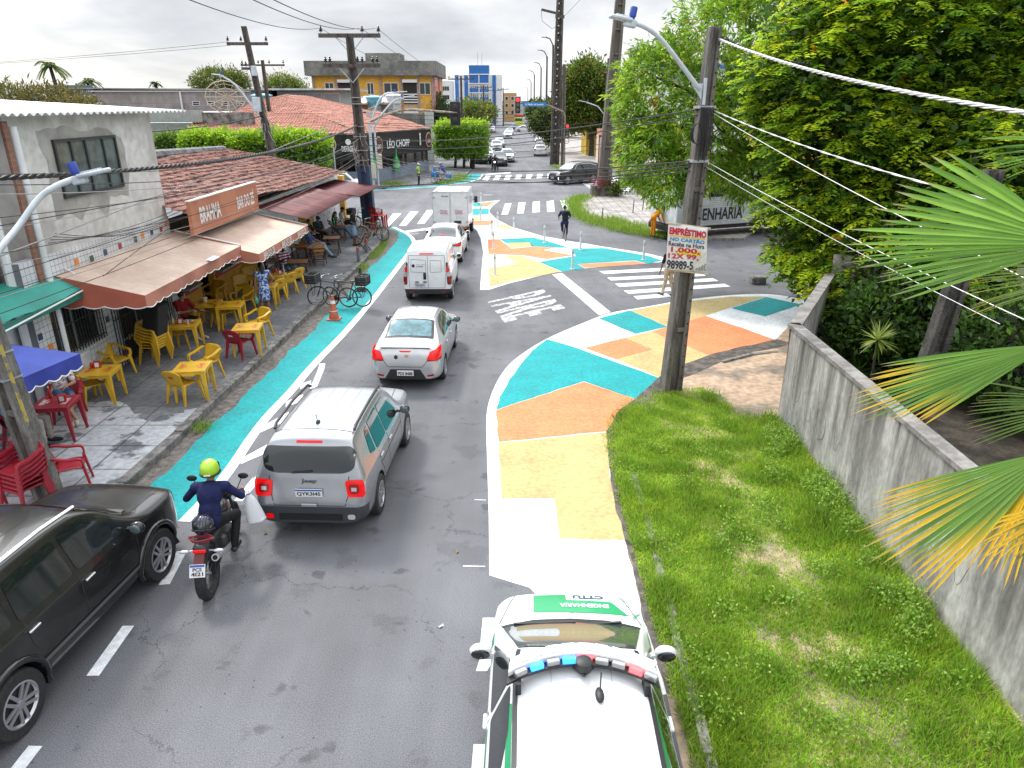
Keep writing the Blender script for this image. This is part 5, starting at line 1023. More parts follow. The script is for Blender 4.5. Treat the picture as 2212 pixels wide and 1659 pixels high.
for sd in(1,-1):c.strip('side',[(-1.0,.56),(.95,.52)],.05,mb,.012,sd)
mb.build('side_trim',mat('grey trim',(.10,.10,.105),.35),c.root)
for ya in(-1.38,1.33):
 for sd in(1,-1):
  P=[]
  for k in range(19):
   a=math.pi*(k/18*1.16-.08);p=c.cast('side',ya+.46*math.cos(a),.375+.46*math.sin(a),.0,sd);P.append(p or Vector((sd*.91,ya+.46*math.cos(a),.375+.46*math.sin(a))))
  mb=MB();mb.tube(P,.042,8);mb.build('wheel_arch_flare',BLACKC,c.root,smooth=60)
for sd in(1,-1):mb=MB();mb.tube([(sd*.66,-1.5,1.73),(sd*.68,-1.4,1.79),(sd*.69,-.3,1.815),(sd*.67,.3,1.76)],.022,6);mb.build('roof_rail',CHROME,c.root,smooth=60)
c.seams([('top',[(x,-1.3),(x,0)])for x in(-.3,-.1,.1,.3)],.012,'roof_groove',SEAM);mb=MB();mb.box((0,1.12,1.175),(1.3,.12,.02));mb.build('wiper_cowl',BLACK,c.root);c.sym('headlamp','front',[(.5,.95),(.72,.93),(.74,.75),(.52,.74)],LENS,.012)
HATCH=dict(R=.30,axles=(-1.28,1.31),ww=.19,roofw=.62,spokes=5,dy=.07,nsub=2,top=[(-2.10,.5),(-2.08,.8),(-2.04,1.0),(-2.0,1.04),(-1.9,1.12),(-1.45,1.40),(-1.0,1.49),(-.1,1.525),(.12,1.50),(.38,1.415),(1.10,1.05),(1.22,1.0),(1.80,.87),(2.0,.77),(2.08,.60),(2.12,.42)],w=[(-2.10,.70),(-2.0,.80),(-1.7,.85),(-1.2,.87),(1.2,.87),(1.65,.85),(1.95,.72),(2.12,.48)],belt=[(-2.1,1.0),(1.2,.93),(2.1,.88)],bot=[(-2.1,.3),(-1.6,.22),(1.6,.2),(2.12,.26)])
GRN=mat('green livery film',(.012,.30,.11),.35,coat=.4);c=Car('traffic_car','white and green traffic patrol car with red and blue light bar at the bottom edge','car',(.62,5.05,0),R(-1.0),HATCH,WHITEC)
sedan_lo=[[(.90,.99),(.26,1.40),(-.02,1.44),(-.05,1.02)],[(-.12,1.03),(-.10,1.44),(-.60,1.42),(-.95,1.26),(-1.05,1.06)]];c.sides(sedan_lo);c.decal('windscreen_border','top',[(-.76,1.17),(-.40,1.27),(0,1.29),(.40,1.27),(.76,1.17),(.70,1.02),(-.70,1.02)],BLACK,.006,.07)
c.decal('windscreen','top',[(-.73,1.08),(-.4,1.16),(0,1.18),(.4,1.16),(.73,1.08),(.57,.40),(.3,.36),(-.3,.36),(-.57,.40)],mat('windscreen glass',(.05,.065,.065),.05,spec=.8,coat=.5),.010,.07);c.decal('rear_window','top',[(-.6,-1.85),(.6,-1.85),(.54,-1.5),(-.54,-1.5)],GLASSC,.008,.08)
c.decal('hood_livery','top',[(-.40,1.86),(-.02,1.88),(-.02,1.72),(.50,1.70),(.66,1.42),(-.40,1.44)],GRN,.005,.06)
c.text('top','CTTU',.42,.06,1.86,1.76,mat('dark teal lettering',(.02,.08,.12),.4),off=.008,bold=.04);c.text('top','ENGENHARIA',.46,-.10,1.63,1.54,WHITEC,off=.01,bold=.03)
mb=MB()
for ln in([(-.72,1.36),(-.5,1.5),(-.42,1.44)],[(.5,1.86),(.56,1.66),(.76,1.62)],[(.60,1.88),(.68,1.75),(.80,1.70)],[(.60,1.40),(.8,1.5),(.7,1.34)],[(.70,1.38),(.83,1.55),(.84,1.3)],[(0,1.44),(.1,1.36)]):c.strip('top',ln,.008,mb,.006)
mb.build('livery_line',GRN,c.root)
for sd in(1,-1):
 c.decal('side_livery','side',[(-.15,.96),(-.15,.25),(-2.0,.25),(-2.0,.96)],GRN,.005,.08,sd);c.decal('side_livery','side',[(.05,.96),(.05,.3),(0.0,.3),(0.0,.96)],GRN,.005,.08,sd);c.decal('side_livery','side',[(.95,.96),(1.15,.95),(1.05,.75),(.9,.8)],GRN,.005,.08,sd)
 c.decal('roof_livery','top',[(sd*.612,-.35),(sd*.655,-.30),(sd*.665,-1.4),(sd*.612,-1.4)],GRN,.005,.07)
 mb=MB();c.strip('top',[(sd*.56,.36),(sd*.585,.1),(sd*.585,-1.2)],.04,mb,.008);mb.build('roof_gutter',BLACK,c.root)
c.seams([('top',[(x,-.9),(x+(.03 if x>0 else-.03),.35)])for x in(-.25,.25)],.012,'roof_groove',mat('pale groove',(.50,.52,.55),.5));c.seams([('top',[(-.78,1.25),(-.62,1.9)]),('top',[(.78,1.25),(.62,1.9)]),('side',[(-.08,1.0),(-.08,.35)]),('side',[(.96,.96),(.95,.35)])],.01)
c.mirror(.80,1.0,WHITEC,.24,out=.86);c.handles([(-.0,.88),(-.9,.9)],WHITEC);mb=MB()
for x0,x1 in((-.62,.05),(.1,.55)):mb.bar((x0,1.15,1.055),(x1,1.19,1.06),.025,.02)
mb.build('wiper',BLACK,c.root);mb=MB();mb.ell((.14,-.35,1.575),(.04,.085,.035));mb.tube([(.14,-.36,1.59),(.16,-.22,1.70)],.007,5);mb.build('antenna',BLACK,c.root,smooth=60)
LBX=lambda t:(-.66+1.32*t,.10-.32*(2*t-1)**2*.75);mb=MB();arc=[LBX(k/16)for k in range(17)]
mb.prism([(x,y-.17)for x,y in arc]+[(x*.97,y+.10)for x,y in reversed(arc)],1.62,1.645);lbar=mb.build('light_bar',BLACK,c.root)
CLEAR=mat('clear lens plastic',(.62,.63,.64),.12,spec=.6,var=.15,scale=9)
mb=MB();mb.prism([(x*.985,y-.10)for x,y in arc]+[(x*.97,y+.04)for x,y in reversed(arc)],1.645,1.71);mb.build('lens_cover',CLEAR,lbar,bevel=.015)
for i,t in enumerate((.09,.20,.31,.42,.53,.64,.75,.86,.95)):
 x,y=LBX(t);a=math.atan2(-.32*.75*4*(2*t-1),1.32);lit={1:'b',3:'b',4:'r',7:'r'}.get(i)
 m=mat('blue lit module',(.02,.1,.6),.3,emit=(.02,.25,1),est=3.0)if lit=='b' else mat('red lit module',(.6,.05,.03),.3,emit=(1,.06,.08),est=3.0)if lit=='r' else mat('dull lamp module',(.30,.31,.31),.2,.5)
 mb=MB();mb.rbox((x,y-.135,1.665),(.12,.05,.055),.008,rz=a);mb.build('lamp_module',m,lbar)
 mb=MB();mb.rbox((x,y-.02,1.715),(.115,.09,.012),.01,rz=a);mb.build('lens_block',mat('frosted lens',(.75,.75,.74),.25),lbar)
mb=MB();mb.lathe([(.075,0),(.075,.07),(.05,.085),(.001,.085)],(0.02,-.10,1.645),16);mb.prism([(-.10,-.04),(.02,-.18),(.14,-.04)],1.60,1.63);mb.build('siren',BLACK,lbar,smooth=40)
for sd in(1,-1):mb=MB();mb.box((sd*.56,-.22,1.57),(.05,.16,.12));mb.build('mount',BLACK,lbar)
SUVF=dict(JEEP,R=.36,scale=1.05,cuts=(),zone=None,top=[(-2.2,.5),(-2.18,.75),(-2.08,1.05),(-1.95,1.4),(-1.75,1.58),(-1.3,1.66),(-.4,1.69),(.15,1.65),(.5,1.52),(1.1,1.12),(1.25,1.07),(1.95,.98),(2.12,.88),(2.2,.62),(2.23,.45)],w=[(-2.2,.72),(-2.05,.86),(-1.6,.92),(1.4,.92),(1.9,.86),(2.1,.74),(2.23,.58)],belt=[(-2.2,1.1),(1.2,1.0),(2.2,.95)],bot=[(-2.2,.34),(-1.6,.27),(1.6,.25),(2.23,.3)])
def front_bits(c,lamp=LENS,plate=None,grille=True):
 c.sym('headlamp','front',[(.42,.82),(.72,.86),(.80,.74),(.46,.72)],lamp,.012,0)
 if grille:c.decal('grille','front',[(-.40,.80),(.40,.80),(.42,.64),(-.42,.64)],BLACK,.006,.07);c.decal('lower_grille','front',[(-.55,.46),(.55,.46),(.5,.32),(-.5,.32)],BLACK,.006,.07)
 if plate:c.plate('front',.54,plate,w=.40)
c=Car('suv','glossy black SUV with chrome grille turning across the striped crossing','car',(5.4,63.3,0),R(180-58.4),SUVF,BLACKC);c.sides([[(.85,1.08),(.35,1.50),(-.1,1.54),(-.12,1.1)],[(-.2,1.1),(-.18,1.54),(-.9,1.52),(-.95,1.14)],[(-1.02,1.14),(-.98,1.52),(-1.45,1.48),(-1.75,1.25)]],GLASSC)
c.decal('windscreen','front',[(-.60,1.54),(.60,1.54),(.76,1.14),(-.76,1.14)],mat('pale grey car glass',(.20,.23,.25),.05,spec=.8),.008,.08);front_bits(c,plate='SNX7D25');c.mirror(.8,1.08,BLACKC);mb=MB()  # windscreen base colour is paler than the side glass
for sd in(1,-1):c.strip('side',[(.75,1.05),(.3,1.54),(-.9,1.57),(-1.6,1.4)],.03,mb,.01,sd);c.strip('side',[(-.85,.38),(.9,.36)],.04,mb,.012,sd)
c.strip('front',[(-.6,.62),(.6,.62)],.03,mb,.012);c.strip('front',[(-.7,.33),(.7,.33)],.03,mb,.012);mb.build('chrome_strip',CHROME,c.root);c.sym('day_lamp','front',[(.68,.6),(.72,.6),(.72,.42),(.68,.42)],mat('lit white lamp',(.8,.8,.8),.2,emit=(1,1,1),est=1.5),.014,0)
def far_car(label,px,py,rz,sp,pm,front=True,cat='car',name='car',plate='PCK4E62',lamp=LENS,grp='queue of cars beyond the crossing'):
 p=G(px,py);c=Car(name,label,cat,(p.x,p.y,0),R(rz),sp,pm,grp);sedan=sp.get('kind','hatch')
 if sedan=='suv':c.sides([[(.85,1.06),(.35,1.52),(-.1,1.55),(-.12,1.1)],[(-.2,1.1),(-.18,1.55),(-.9,1.52),(-.95,1.14)]]);c.decal('windscreen','front',[(-.60,1.56),(.60,1.56),(.76,1.14),(-.76,1.14)],GLASSL,.008,.09)
 else:c.sides([[(.86,.97),(.36,1.36),(-.02,1.40),(-.05,1.0)],[(-.10,1.0),(-.08,1.40),(-.55,1.38),(-.9,1.1)]]);c.decal('windscreen','front',[(-.52,1.40),(.52,1.40),(.70,1.0),(-.70,1.0)],GLASSL,.008,.09)
 c.decal('rear_window','rear',[(-.55,1.38),(.55,1.38),(.64,1.10),(-.64,1.10)],GLASSC,.008,.09);c.sym('tail_lamp','rear',[(.58,.98),(.78,.98),(.80,.8),(.62,.8)],RED_L,.012,0)
 front_bits(c,lamp,plate);c.mirror(.8,1.0,pm if pm!=BLACKC else BLACK,out=.86)
 if not front:c.plate('rear',.7,plate)
 return c
HB=dict(HATCH,dy=.14,scale=.98);SD=dict(SED,dy=.14,zone=None,cuts=(),scale=1.0);SV=dict(JEEP,dy=.14,scale=1.03,kind='suv',spokes=5)
far_car('black SUV first in the left lane beyond the crossing, half on the verge',1040,352,190,SV,BLACKC,plate='QYN2F81')
far_car('white compact car just behind the black SUV beyond the crossing',1050,343,186,HB,WHITEC)
far_car('black sedan first at the far stop line, partly behind the motorcycle',1079,357,182,SD,BLACKC,plate='PEX9I03')
far_car('light silver sedan just behind the black sedan at the far stop line',1095,349,182,SD,SILVER)
far_car('white sedan fourth back in the queue, nose to the camera',1072,325,184,SD,WHITEC)
far_car('pale grey hatchback tucked behind the fourth white sedan',1078,319,184,HB,GREYC2)
far_car('white hatchback with clear road ahead of it in the distant queue',1097,299,181,HB,WHITEC)
far_car('silver hatchback directly behind that distant white hatchback',1101,291,181,HB,SILVER)
far_car('dark blue pickup with grey nose in front of the lime truck',1111,283,181,SV,paint('navy car paint',(.05,.07,.12)),cat='pickup',name='pickup')
far_car('white saloon turning sideways across the avenue far away',1132,285,262,SD,WHITEC,grp=None)
far_car('silver white hatchback parked against the right kerb, tail to the camera',1167,336,-2,HB,paint('white silver paint',(.6,.61,.63),.3,.4),front=False,grp='cars parked along the right kerb')
far_car('white car parked ahead of the silver white hatchback under the tree',1166,318,-2,HB,WHITEC,front=False,grp='cars parked along the right kerb')
far_car('white car peeping out behind the left verge fence',1063,286,175,HB,WHITEC,grp=None)
p=G(748,421);far_car('grey white SUV nosing out behind the maroon lean-to roof',737,421,-75,SV,WHITEC,grp=None)
p=G(1120,274);lt=thing('lorry','lime and white lorry with red top far down the avenue','truck',(p.x,p.y,0));mb=MB();mb.rbox((0,0,1.8),(2.5,6,2.6),.1);mb.build('body',mat('dark truck body',(.10,.06,.05),.6),lt);mb=MB();mb.rbox((0,-3.4,1.6),(2.4,1.2,2.2),.15);cabn=mb.build('cab',mat('lime paint',(.50,.62,.05),.4),lt);mb=MB();mb.box((0,-4.02,2.1),(2.1,.05,.8));mb.build('windscreen',GLASSC,lt);mb=MB();mb.box((0,-.5,3.3),(2.5,4,.5));mb.build('red_top',mat('bright red',(.55,.01,.02),.5),lt)
for sd in(-1,1):make_wheel(lt,sd*1.0,-2.8,.48,.28,STEEL,6);make_wheel(lt,sd*1.0,1.6,.48,.28,STEEL,6)
wt=thing('works_truck','white ribbed works truck with dark ENGENHARIA lettering parked under the right hand tree','truck',(10.4,37.2,0),R(-68));RIB=brick_mat('ribbed white panel',(.66,.68,.70),(.60,.62,.64),(.42,.43,.45),30,.09,.012,0,.5,axis='YZ')
mb=MB();mb.box((0,0,1.85),(2.2,6.0,2.3));bdy=mb.build('cargo_box',RIB,wt);mb=MB();mb.box((0,-3.03,1.85),(2.26,.08,2.34));mb.build('rear_door',mat('pale dusty white',(.58,.62,.63),.6,var=.15,scale=2),wt);mb=MB();mb.box((0,-.2,.6),(1.9,6.2,.25));mb.box((0,-3.1,.62),(2.2,.1,.35));mb.build('chassis',BLACK,wt)
mb=MB();text_map(mb,'ENGENHARIA',quad_fn((1.105,-2.7,.95),(1.105,.9,.95),(1.105,-2.7,1.55),(1.105,.9,1.55),.008),.02);mb.build('lettering',INK,wt);mb=MB()
for y in(-1.9,-.8,.3,1.5):
 mb.box((1.1,y,2.35),(.03,.8,.55))
mb.build('side_window',GLASSC,wt);mb=MB();mb.rbox((0,4.0,1.35),(2.1,1.7,2.0),.15);mb.build('cab',WHITEC,wt,smooth=40);mb=MB();mb.box((1.06,4.1,1.7),(.03,1.0,.6));mb.build('side_window',GLASSC,wt)
for y in(-1.9,3.6):
 for sd in(-1,1):make_wheel(wt,sd*.95,y,.42,.28,STEEL,6)
CONC=mat('dark stained concrete',(.115,.10,.09),.92,col2=(.045,.04,.037),scale=2.2,var=.35,bump=.5,bscale=18,lo=.38,hi=.66,detail=9,stretch=(3,3,.6))
CONCL=mat('grey pole concrete',(.155,.143,.13),.92,col2=(.06,.055,.05),scale=2.2,var=.3,bump=.4,bscale=18,lo=.40,hi=.66,detail=9,stretch=(3,3,.6))
INSUL=mat('dark porcelain',(.03,.022,.03),.25)
LAMPG=mat('pale lamp metal',(.50,.55,.60),.45,.2,var=.1,scale=4)
BLUES=mat('blue sensor',(.02,.06,.35),.4)
HOLESHADE=mat('painted hole shade',(.012,.012,.012),.9)  # flat dark discs in this colour paint the shade inside holes
def hpole(name,label,base,top,w0,w1,d0=None,d1=None,m=CONC,group=None,holes=0,rz=0,web=.35):
 """double-T concrete pole; the Empty stands at its base"""
 base=Vector(base);top=Vector(top);r=thing(name,label,'utility pole',base,0,group);t=top-base;d0=d0 or w0*.75;d1=d1 or w1*.75
 ex=Vector((math.cos(rz),math.sin(rz),0));ey=Vector((-ex.y,ex.x,0));mb=MB()
 for s in(-1,1):mb.bar(ex*s*(w0/2-w0*.14),t+ex*s*(w1/2-w1*.14),w0*.28,d0,up=ey,w2=w1*.28,h2=d1)
 mb.bar((0,0,0),t,w0*.46,d0*web,up=ey,w2=w1*.46,h2=d1*web)
 n=int(t.length/1.4)
 for k in range(1,n):
  f=k/n;mb.bar(t*f-Vector((0,0,.05)),t*f+Vector((0,0,.05)),(w0+(w1-w0)*f)*.48,(d0+(d1-d0)*f)*.9,up=ey)
 mb.build('shaft',m,r,bevel=.012)
 if holes:
  mb=MB()
  for k in range(int(t.length/holes)):
   f=(k+.5)*holes/t.length;w=w0+(w1-w0)*f;d=d0+(d1-d0)*f
   for q in((-1,ey*-(d/2+.002)),):mb.lathe([(.022,0),(.001,0)],t*f+q[1]+ex*(w*.36),8,T=(-ey).to_track_quat('Z','Y').to_matrix().to_4x4(),caps=False)
  mb.build('bolt_hole_disc',HOLESHADE,r)
 return r
def crossarm(r,z,half,y=0,ins=(-.95,.0,.9),m=CONC,w=.13,dx=0,rz=0,brace=True):
 d=Vector((math.cos(rz),math.sin(rz),0));c=Vector((dx,y,z));mb=MB();mb.bar(c-d*half,c+d*half,w,w*1.1);a=mb.build('crossarm',m,r)
 if brace:mb=MB();[mb.bar(c+d*s*half*.5,c-Vector((0,0,half*.55)),.04)for s in(-1,1)];mb.build('brace',STEEL,a)
 for f in ins:
  mb=MB();mb.lathe([(.015,0),(.015,.1),(.09,.1),(.10,.15),(.05,.17),(.08,.2),(.085,.24),(.04,.27),(.05,.33),(.02,.36)],c+d*half*f+Vector((0,0,w*.5)),8);mb.build('insulator',INSUL,a,smooth=50)
def cable(label,pts,r=.012,sag=0.0,m=None,group=None,n=18,seg=5,twist=0,name='overhead_cable',pitch=.55):
 a,b=Vector(pts[0]),Vector(pts[1]);P=[a.lerp(b,i/n)-Vector((0,0,4*sag*(i/n)*(1-i/n)))for i in range(n+1)];mb=MB()
 if twist:
  L_=(b-a).length;k=int(L_/.045);d=(b-a).normalized();x=d.cross(Vector((0,0,1))).normalized();y=x.cross(d)
  for s in range(twist):
   q=[]
   for i in range(k+1):
    t=i/k;c=a.lerp(b,t)-Vector((0,0,4*sag*t*(1-t)));an=2*math.pi*(t*L_/pitch+s/twist);q.append(c+(x*math.cos(an)+y*math.sin(an))*r*1.15)
   mb.tube(q,r,5)
 else:mb.tube(P,r,seg)
 o=mb.build(name,m or WIREB,smooth=60);tag(o,label,'cable',group);return o
WIREB=mat('black cable',(.016,.016,.018),.6);WIREG=mat('weathered grey cable',(.30,.29,.28),.6);WIREW=mat('aluminium cable',(.60,.60,.61),.5,.15)
def lamp_head(r,p,d,L_=.75,m=LAMPG,sensor=True,tilt=.12):
 p=Vector(p);d=Vector(d).normalized();x=d.cross(Vector((0,0,1))).normalized();u=x.cross(d);M=Matrix((x,d,u)).transposed().to_4x4();M.translation=p;mb=MB(M)
 mb.rbox((0,.1,-.02),(.13,.24,.15),.03);mb.rbox((0,L_*.55,.03),(.22,L_*.8,.07),.03)
 for k in range(7):mb.box((0,L_*(.3+.07*k),.075),(.17,.015,.03))
 o=mb.build('lamp_head',m,r,smooth=30)
 if sensor:mb=MB(M);mb.lathe([(.055,.06),(.055,.1),(.07,.1),(.07,.25),(.06,.27),(.001,.27)],(0,.08,0),12);mb.build('light_sensor',BLUES,o,smooth=50)
 return o
lp=hpole('utility_pole','near left utility pole with peeling yellow paint behind the stacked red chairs',(-7.72,10.35,.13),(-8.5,10.5,8.2),.38,.27,.30,.2,mat('pole with yellow paint',(.20,.19,.175),.92,col2=(.09,.085,.08),scale=2.5,var=.3,bump=.5,bscale=18,lo=.4,hi=.62,detail=9,stretch=(3,3,.7)),rz=R(-20))
mb=MB();mb.grid(lambda u,v:(-.055+.30*.5+.04*u-.10*v*1.1-.012,-.20-.002+.03*u,1.5+1.5*v+.05*math.sin(9*u)),6,6);mb.build('yellow_paint',mat('peeled yellow paint',(.42,.33,.06),.8,col2=(.17,.16,.14),scale=6,lo=.46,hi=.54),lp)
mb=MB();mb.box((-.28,-.02,3.05),(.28,.26,.55),rz=R(-20));mb.build('cable_box',BLACK,lp)
for z in(2.2,2.62):mb=MB();mb.box((-.02-.097*z*.98,.02,z),(.40,.32,.025),rz=R(-20));mb.build('steel_band',STEEL,lp)
def street_lamp_on(label,arm,head,hd,r0=.045,name='street_lamp',L_=.75,group=None):
 b=Vector(arm[0]);r=thing(name,label,'street lamp',b,0,group);mb=MB();P=[Vector(p)-b for p in arm];mb.tube(smooth_poly(P,2,False),r0,10);mb.build('arm',LAMPG,r,smooth=60);lamp_head(r,Vector(head)-b,hd,L_);return r
arm=[Vector((-8.0,10.45,3.75)),AY(0,535,11.0),AY(40,490,11.5),AY(80,430,11.9),AY(118,402,12.1),AY(160,387,12.3)]
street_lamp_on('grey curved street lamp with blue sensor in front of the grey building',arm,AY(158,388,12.3),AY(228,368,12.35)-AY(158,384,12.3),.05,L_=.66)
rp=hpole('utility_pole','tall concrete pole carrying the loan notice on the right verge',(3.74,15.55,0),(3.98,15.55,7.72),.44,.24,.34,.2,CONCL,holes=.26,rz=R(12));rpb=Vector((3.74,15.55,0));RPX=lambda z:3.74+.031*z
arm=[AY(1511,192,15.45),AY(1490,165,15.4),AY(1455,118,15.35),AY(1425,80,15.3),AY(1395,58,15.25),AY(1362,47,15.2)]
rl=street_lamp_on('pale curved street lamp with blue sensor high on the notice pole',arm,AY(1372,50,15.2),AY(1318,38,15.1)-AY(1372,50,15.2),.045,L_=.55)
mb=MB();q=AY(1511,192,15.45);mb.box((.10,.05,-.05),(.06,.2,.5));mb.prism([(0,0),(-.22,.30),(.08,.30)],-.01,.01,T=Matrix.Translation((.05,0,-.2))@Matrix.Rotation(R(90),4,'X'));mb.build('bracket',LAMPG,rl)
for z,n_ in((6.25,3),(5.2,2)):
 mb=MB();mb.box((RPX(z)-3.74,0,z),(.36,.28,.05),rz=R(12));mb.build('steel_band',STEEL,rp)
mb=MB()
for k in range(9):x=RPX(5.9)-3.74-.1+.03*k;mb.tube([(x,-.2,6.25),(x+.02,-.24,5.8-.05*(k%3)),(x+.03,-.2,5.2+.1*(k%4))],.012,5)
for k in range(5):
 c_=Vector((RPX(5.7)-3.74-.14,-.22,5.75));mb.tube([c_+Vector((.09*math.cos(a)*(1+.1*k),.02*k-.02,.2*math.sin(a)))for a in[i*math.pi/6 for i in range(13)]],.008,4)
mb.build('cable_coil',WIREB,rp)
nt=thing('notice_banner','hand painted loan notice banner in red, blue and black tied to the pole','banner',(3.62,15.25,0));cs=[AY(1437,582,15.3),AY(1524,588,15.22),AY(1444,482,15.3),AY(1529,493,15.2)];o_=Vector((3.62,15.25,0));cs=[p-o_ for p in cs]
BF=lambda u,v:(cs[0]*(1-u)*(1-v)+cs[1]*u*(1-v)+cs[2]*(1-u)*v+cs[3]*u*v)+Vector((0,-.03*math.sin(math.pi*u)-.02*math.sin(7*u+3*v),0))
mb=MB();mb.grid(BF,14,12);cl=mb.build('cloth',mat('white banner cloth',(.68,.68,.66),.8,var=.06,scale=4),nt,smooth=180);cl.modifiers.new('s','SOLIDIFY').thickness=.006
BL_=lambda u,v:BF(u,v)+Vector((0,-.012,0))
def bt_(txt,u0,u1,v0,v1,m,b=.03):mb=MB();text_map(mb,txt,sub_fn(BL_,u0,u1,v0,v1),b);mb.build('lettering',m,nt)
N_RED=mat('red banner ink',(.50,.012,.05),.6);N_BLU=mat('blue banner ink',(.03,.22,.52),.6);N_BLK=mat('navy black banner ink',(.02,.018,.04),.6);N_YEL=mat('yellow banner wash',(.70,.50,.04),.7)
for(u0,u1,v0,v1)in((.03,.95,.735,.765),(.25,.85,.36,.46)):mb=MB();f=sub_fn(lambda u,v:BF(u,v)+Vector((0,-.009,0)),u0,u1,v0,v1);mb.grid(f,6,2);mb.build('yellow_wash',N_YEL,nt)
bt_('EMPRÉSTIMO',.03,.97,.775,.96,N_RED,.05);bt_('NO CARTÃO',.06,.93,.64,.735,N_BLU,.04);bt_('Receba na Hora',.03,.93,.53,.63,N_BLK,.02);bt_('1.000,',.10,.82,.385,.515,N_RED,.03);bt_('12X 99,',.04,.80,.245,.375,N_RED,.03);bt_('98989-5',.02,.68,.03,.225,N_BLK,.03)
mb=MB();fl_=lambda u,v:BF(.70+.29*u,.02+.50*v*(.25+.75*u))+Vector((.0,-.05,0));mb.grid(fl_,4,4);mb.build('folded_corner',mat('banner back',(.60,.60,.55),.8,var=.08,scale=5),nt);mb=MB();text_map(mb,'3869',lambda u,v:fl_(.98-.9*u,.05+.35*v)+Vector((0,-.01,0)),.02);mb.build('showthrough_lettering',mat('faded banner ink',(.22,.22,.26),.8),nt)
mb=MB();mb.bar(BF(-.06,1.0),BF(1.08,1.0),.03);mb.bar(BF(-.03,0),BF(1.06,-.04),.03);mb.build('wooden_rod',mat('pale wood rod',(.50,.40,.28),.7),nt)
bp=hpole('utility_pole','crossarm pole with dark blue painted foot on the bar corner',(-7.85,39.7,.13),(-8.2,39.7,9.6),.62,.34,.5,.3,CONC);mb=MB()
for s in(-1,1):mb.bar((s*.245,0,0),(s*.225-.11,0,3.1),.20,.54,up=(0,1,0))
mb.bar((0,0,0),(-.11,0,3.1),.36,.22,up=(0,1,0))
for z in(.5,1.75,2.9):mb.box((-.035*z,0,z),(.4,.44,.16))
mb.build('painted_foot',mat('dark blue pole paint',(.02,.05,.10),.6,var=.2),bp);crossarm(bp,9.4,1.55,ins=(-.92,.42,.95),dx=-.34,w=.17);crossarm(bp,8.0,1.45,ins=(-.9,-.75,.22,.38,.75,.9),dx=-.3,y=-.2,w=.15);crossarm(bp,8.05,1.2,ins=(),dx=-.2,y=.3,w=.13,brace=False)
mb=MB()
for k in range(16):a=rnd.uniform(0,6.3);z=rnd.uniform(3.2,5.4);mb.tube([(-.2+.3*math.cos(a),.3*math.sin(a),z),(-.2+.42*math.cos(a),.42*math.sin(a),z-.3),(-.2+.33*math.cos(a+.3),.33*math.sin(a),z-rnd.uniform(.5,1))],.018,5)
for z in(3.4,3.9,4.6,5.1,6.2,6.5):mb.box((-.035*z,0,z),(.58,.46,.05))
mb.build('cable_clutter',WIREG,bp)
ln=hpole('utility_pole','leaning crossarm pole behind the clay tiled roof',(-15.8,50,.1),(-16.95,50,10.9),.5,.3,.4,.25,CONC);crossarm(ln,9.8,1.3,ins=(-.95,-.3,.93),dx=-1.05,w=.16,brace=False);crossarm(ln,8.35,.42,ins=(-.9,-.3,.3),dx=-1.2,w=.14,brace=False);mb=MB();mb.rbox((-.75,-.3,8.2),(.3,.3,.6),.05);mb.rbox((-.85,-.2,6.2),(.5,.3,.9),.03);mb.build('equipment_box',LAMPG,ln);mb=MB()
for k in range(12):a=rnd.uniform(0,6.3);z=rnd.uniform(4,5.8);mb.tube([(-.5+.25*math.cos(a),.25*math.sin(a),z),(-.5+.5*math.cos(a),.4*math.sin(a),z-.4),(-.45+.25*math.cos(a),.25,z-.8)],.02,5)
mb.build('cable_clutter',WIREG,ln)
street_lamp_on('pale street lamp arm on the leaning pole pointing left',[(-16.5,49.8,5.4),(-17.2,49.7,6.6),(-17.9,49.6,7.6),(-18.6,49.5,8.0)],(-18.5,49.5,8.0),(-1,0,.1),.06)
q2=hpole('utility_pole','short crossarm pole just behind the leaning pole',(-21.6,68,.1),(-21.8,68,9.9),.4,.26);crossarm(q2,9.4,1.9,ins=(-.95,-.2,.3,.95),dx=-.2,brace=False)
for i,(px,top,Y)in enumerate(((997,164,105),(1045,184,160),(1069,192,200),(1087,190,235))):
 X=AY(px,220,Y).x;Zt=AY(px,top,Y).z;q2=hpole('utility_pole',('wooden looking crossarm pole beside the clipped street tree','second crossarm pole along the left of the avenue','third crossarm pole along the left of the avenue','farthest crossarm pole left of the avenue')[i],(X,Y,0),(X,Y,Zt),.42,.26)
 crossarm(q2,Zt-.4,1.75,ins=(-.93,-.3,.5,.95))
tp=hpole('transmission_pole','very tall dark transmission pole with rows of holes at the right kerb',(4.7,82,.1),(4.95,82,17.5),1.05,.72,.8,.5,CONC);mb=MB()
for k in range(22):mb.lathe([(.08,0),(.001,0)],(.01*k*.6,-.43+.005*k,2.2+k*.68),8,T=Matrix.Rotation(R(90),4,'X'),caps=False)
mb.build('hole',mat('painted sky disc',(.5,.5,.5),.9),tp)  # pale discs paint the bright sky seen through the holes
for z,L_ in((15.1,1.9),(18.0,1.9)):
 mb=MB();mb.bar((.2,-.2,z-.25),(.2-L_,-.3,z+.15),.22,.22,w2=.14);mb.bar((-.25,-.2,z-.5),(.7,-.2,z-.5),.14,.3);a=mb.build('crossarm',CONC,tp)
 mb=MB();mb.tube([(.2-L_,-.3,z+.1),(.3-L_,-.3,z-.9),(-.6,-.3,z-1.6),(.1,-.3,z-1.4)],.02,4);mb.build('jumper_wire',WIREB,a)
hpole('utility_pole','shorter plain concrete pole close beside the very tall transmission pole',(5.55,81.0,.1),(5.45,81,10.2),.5,.34,m=CONCL)
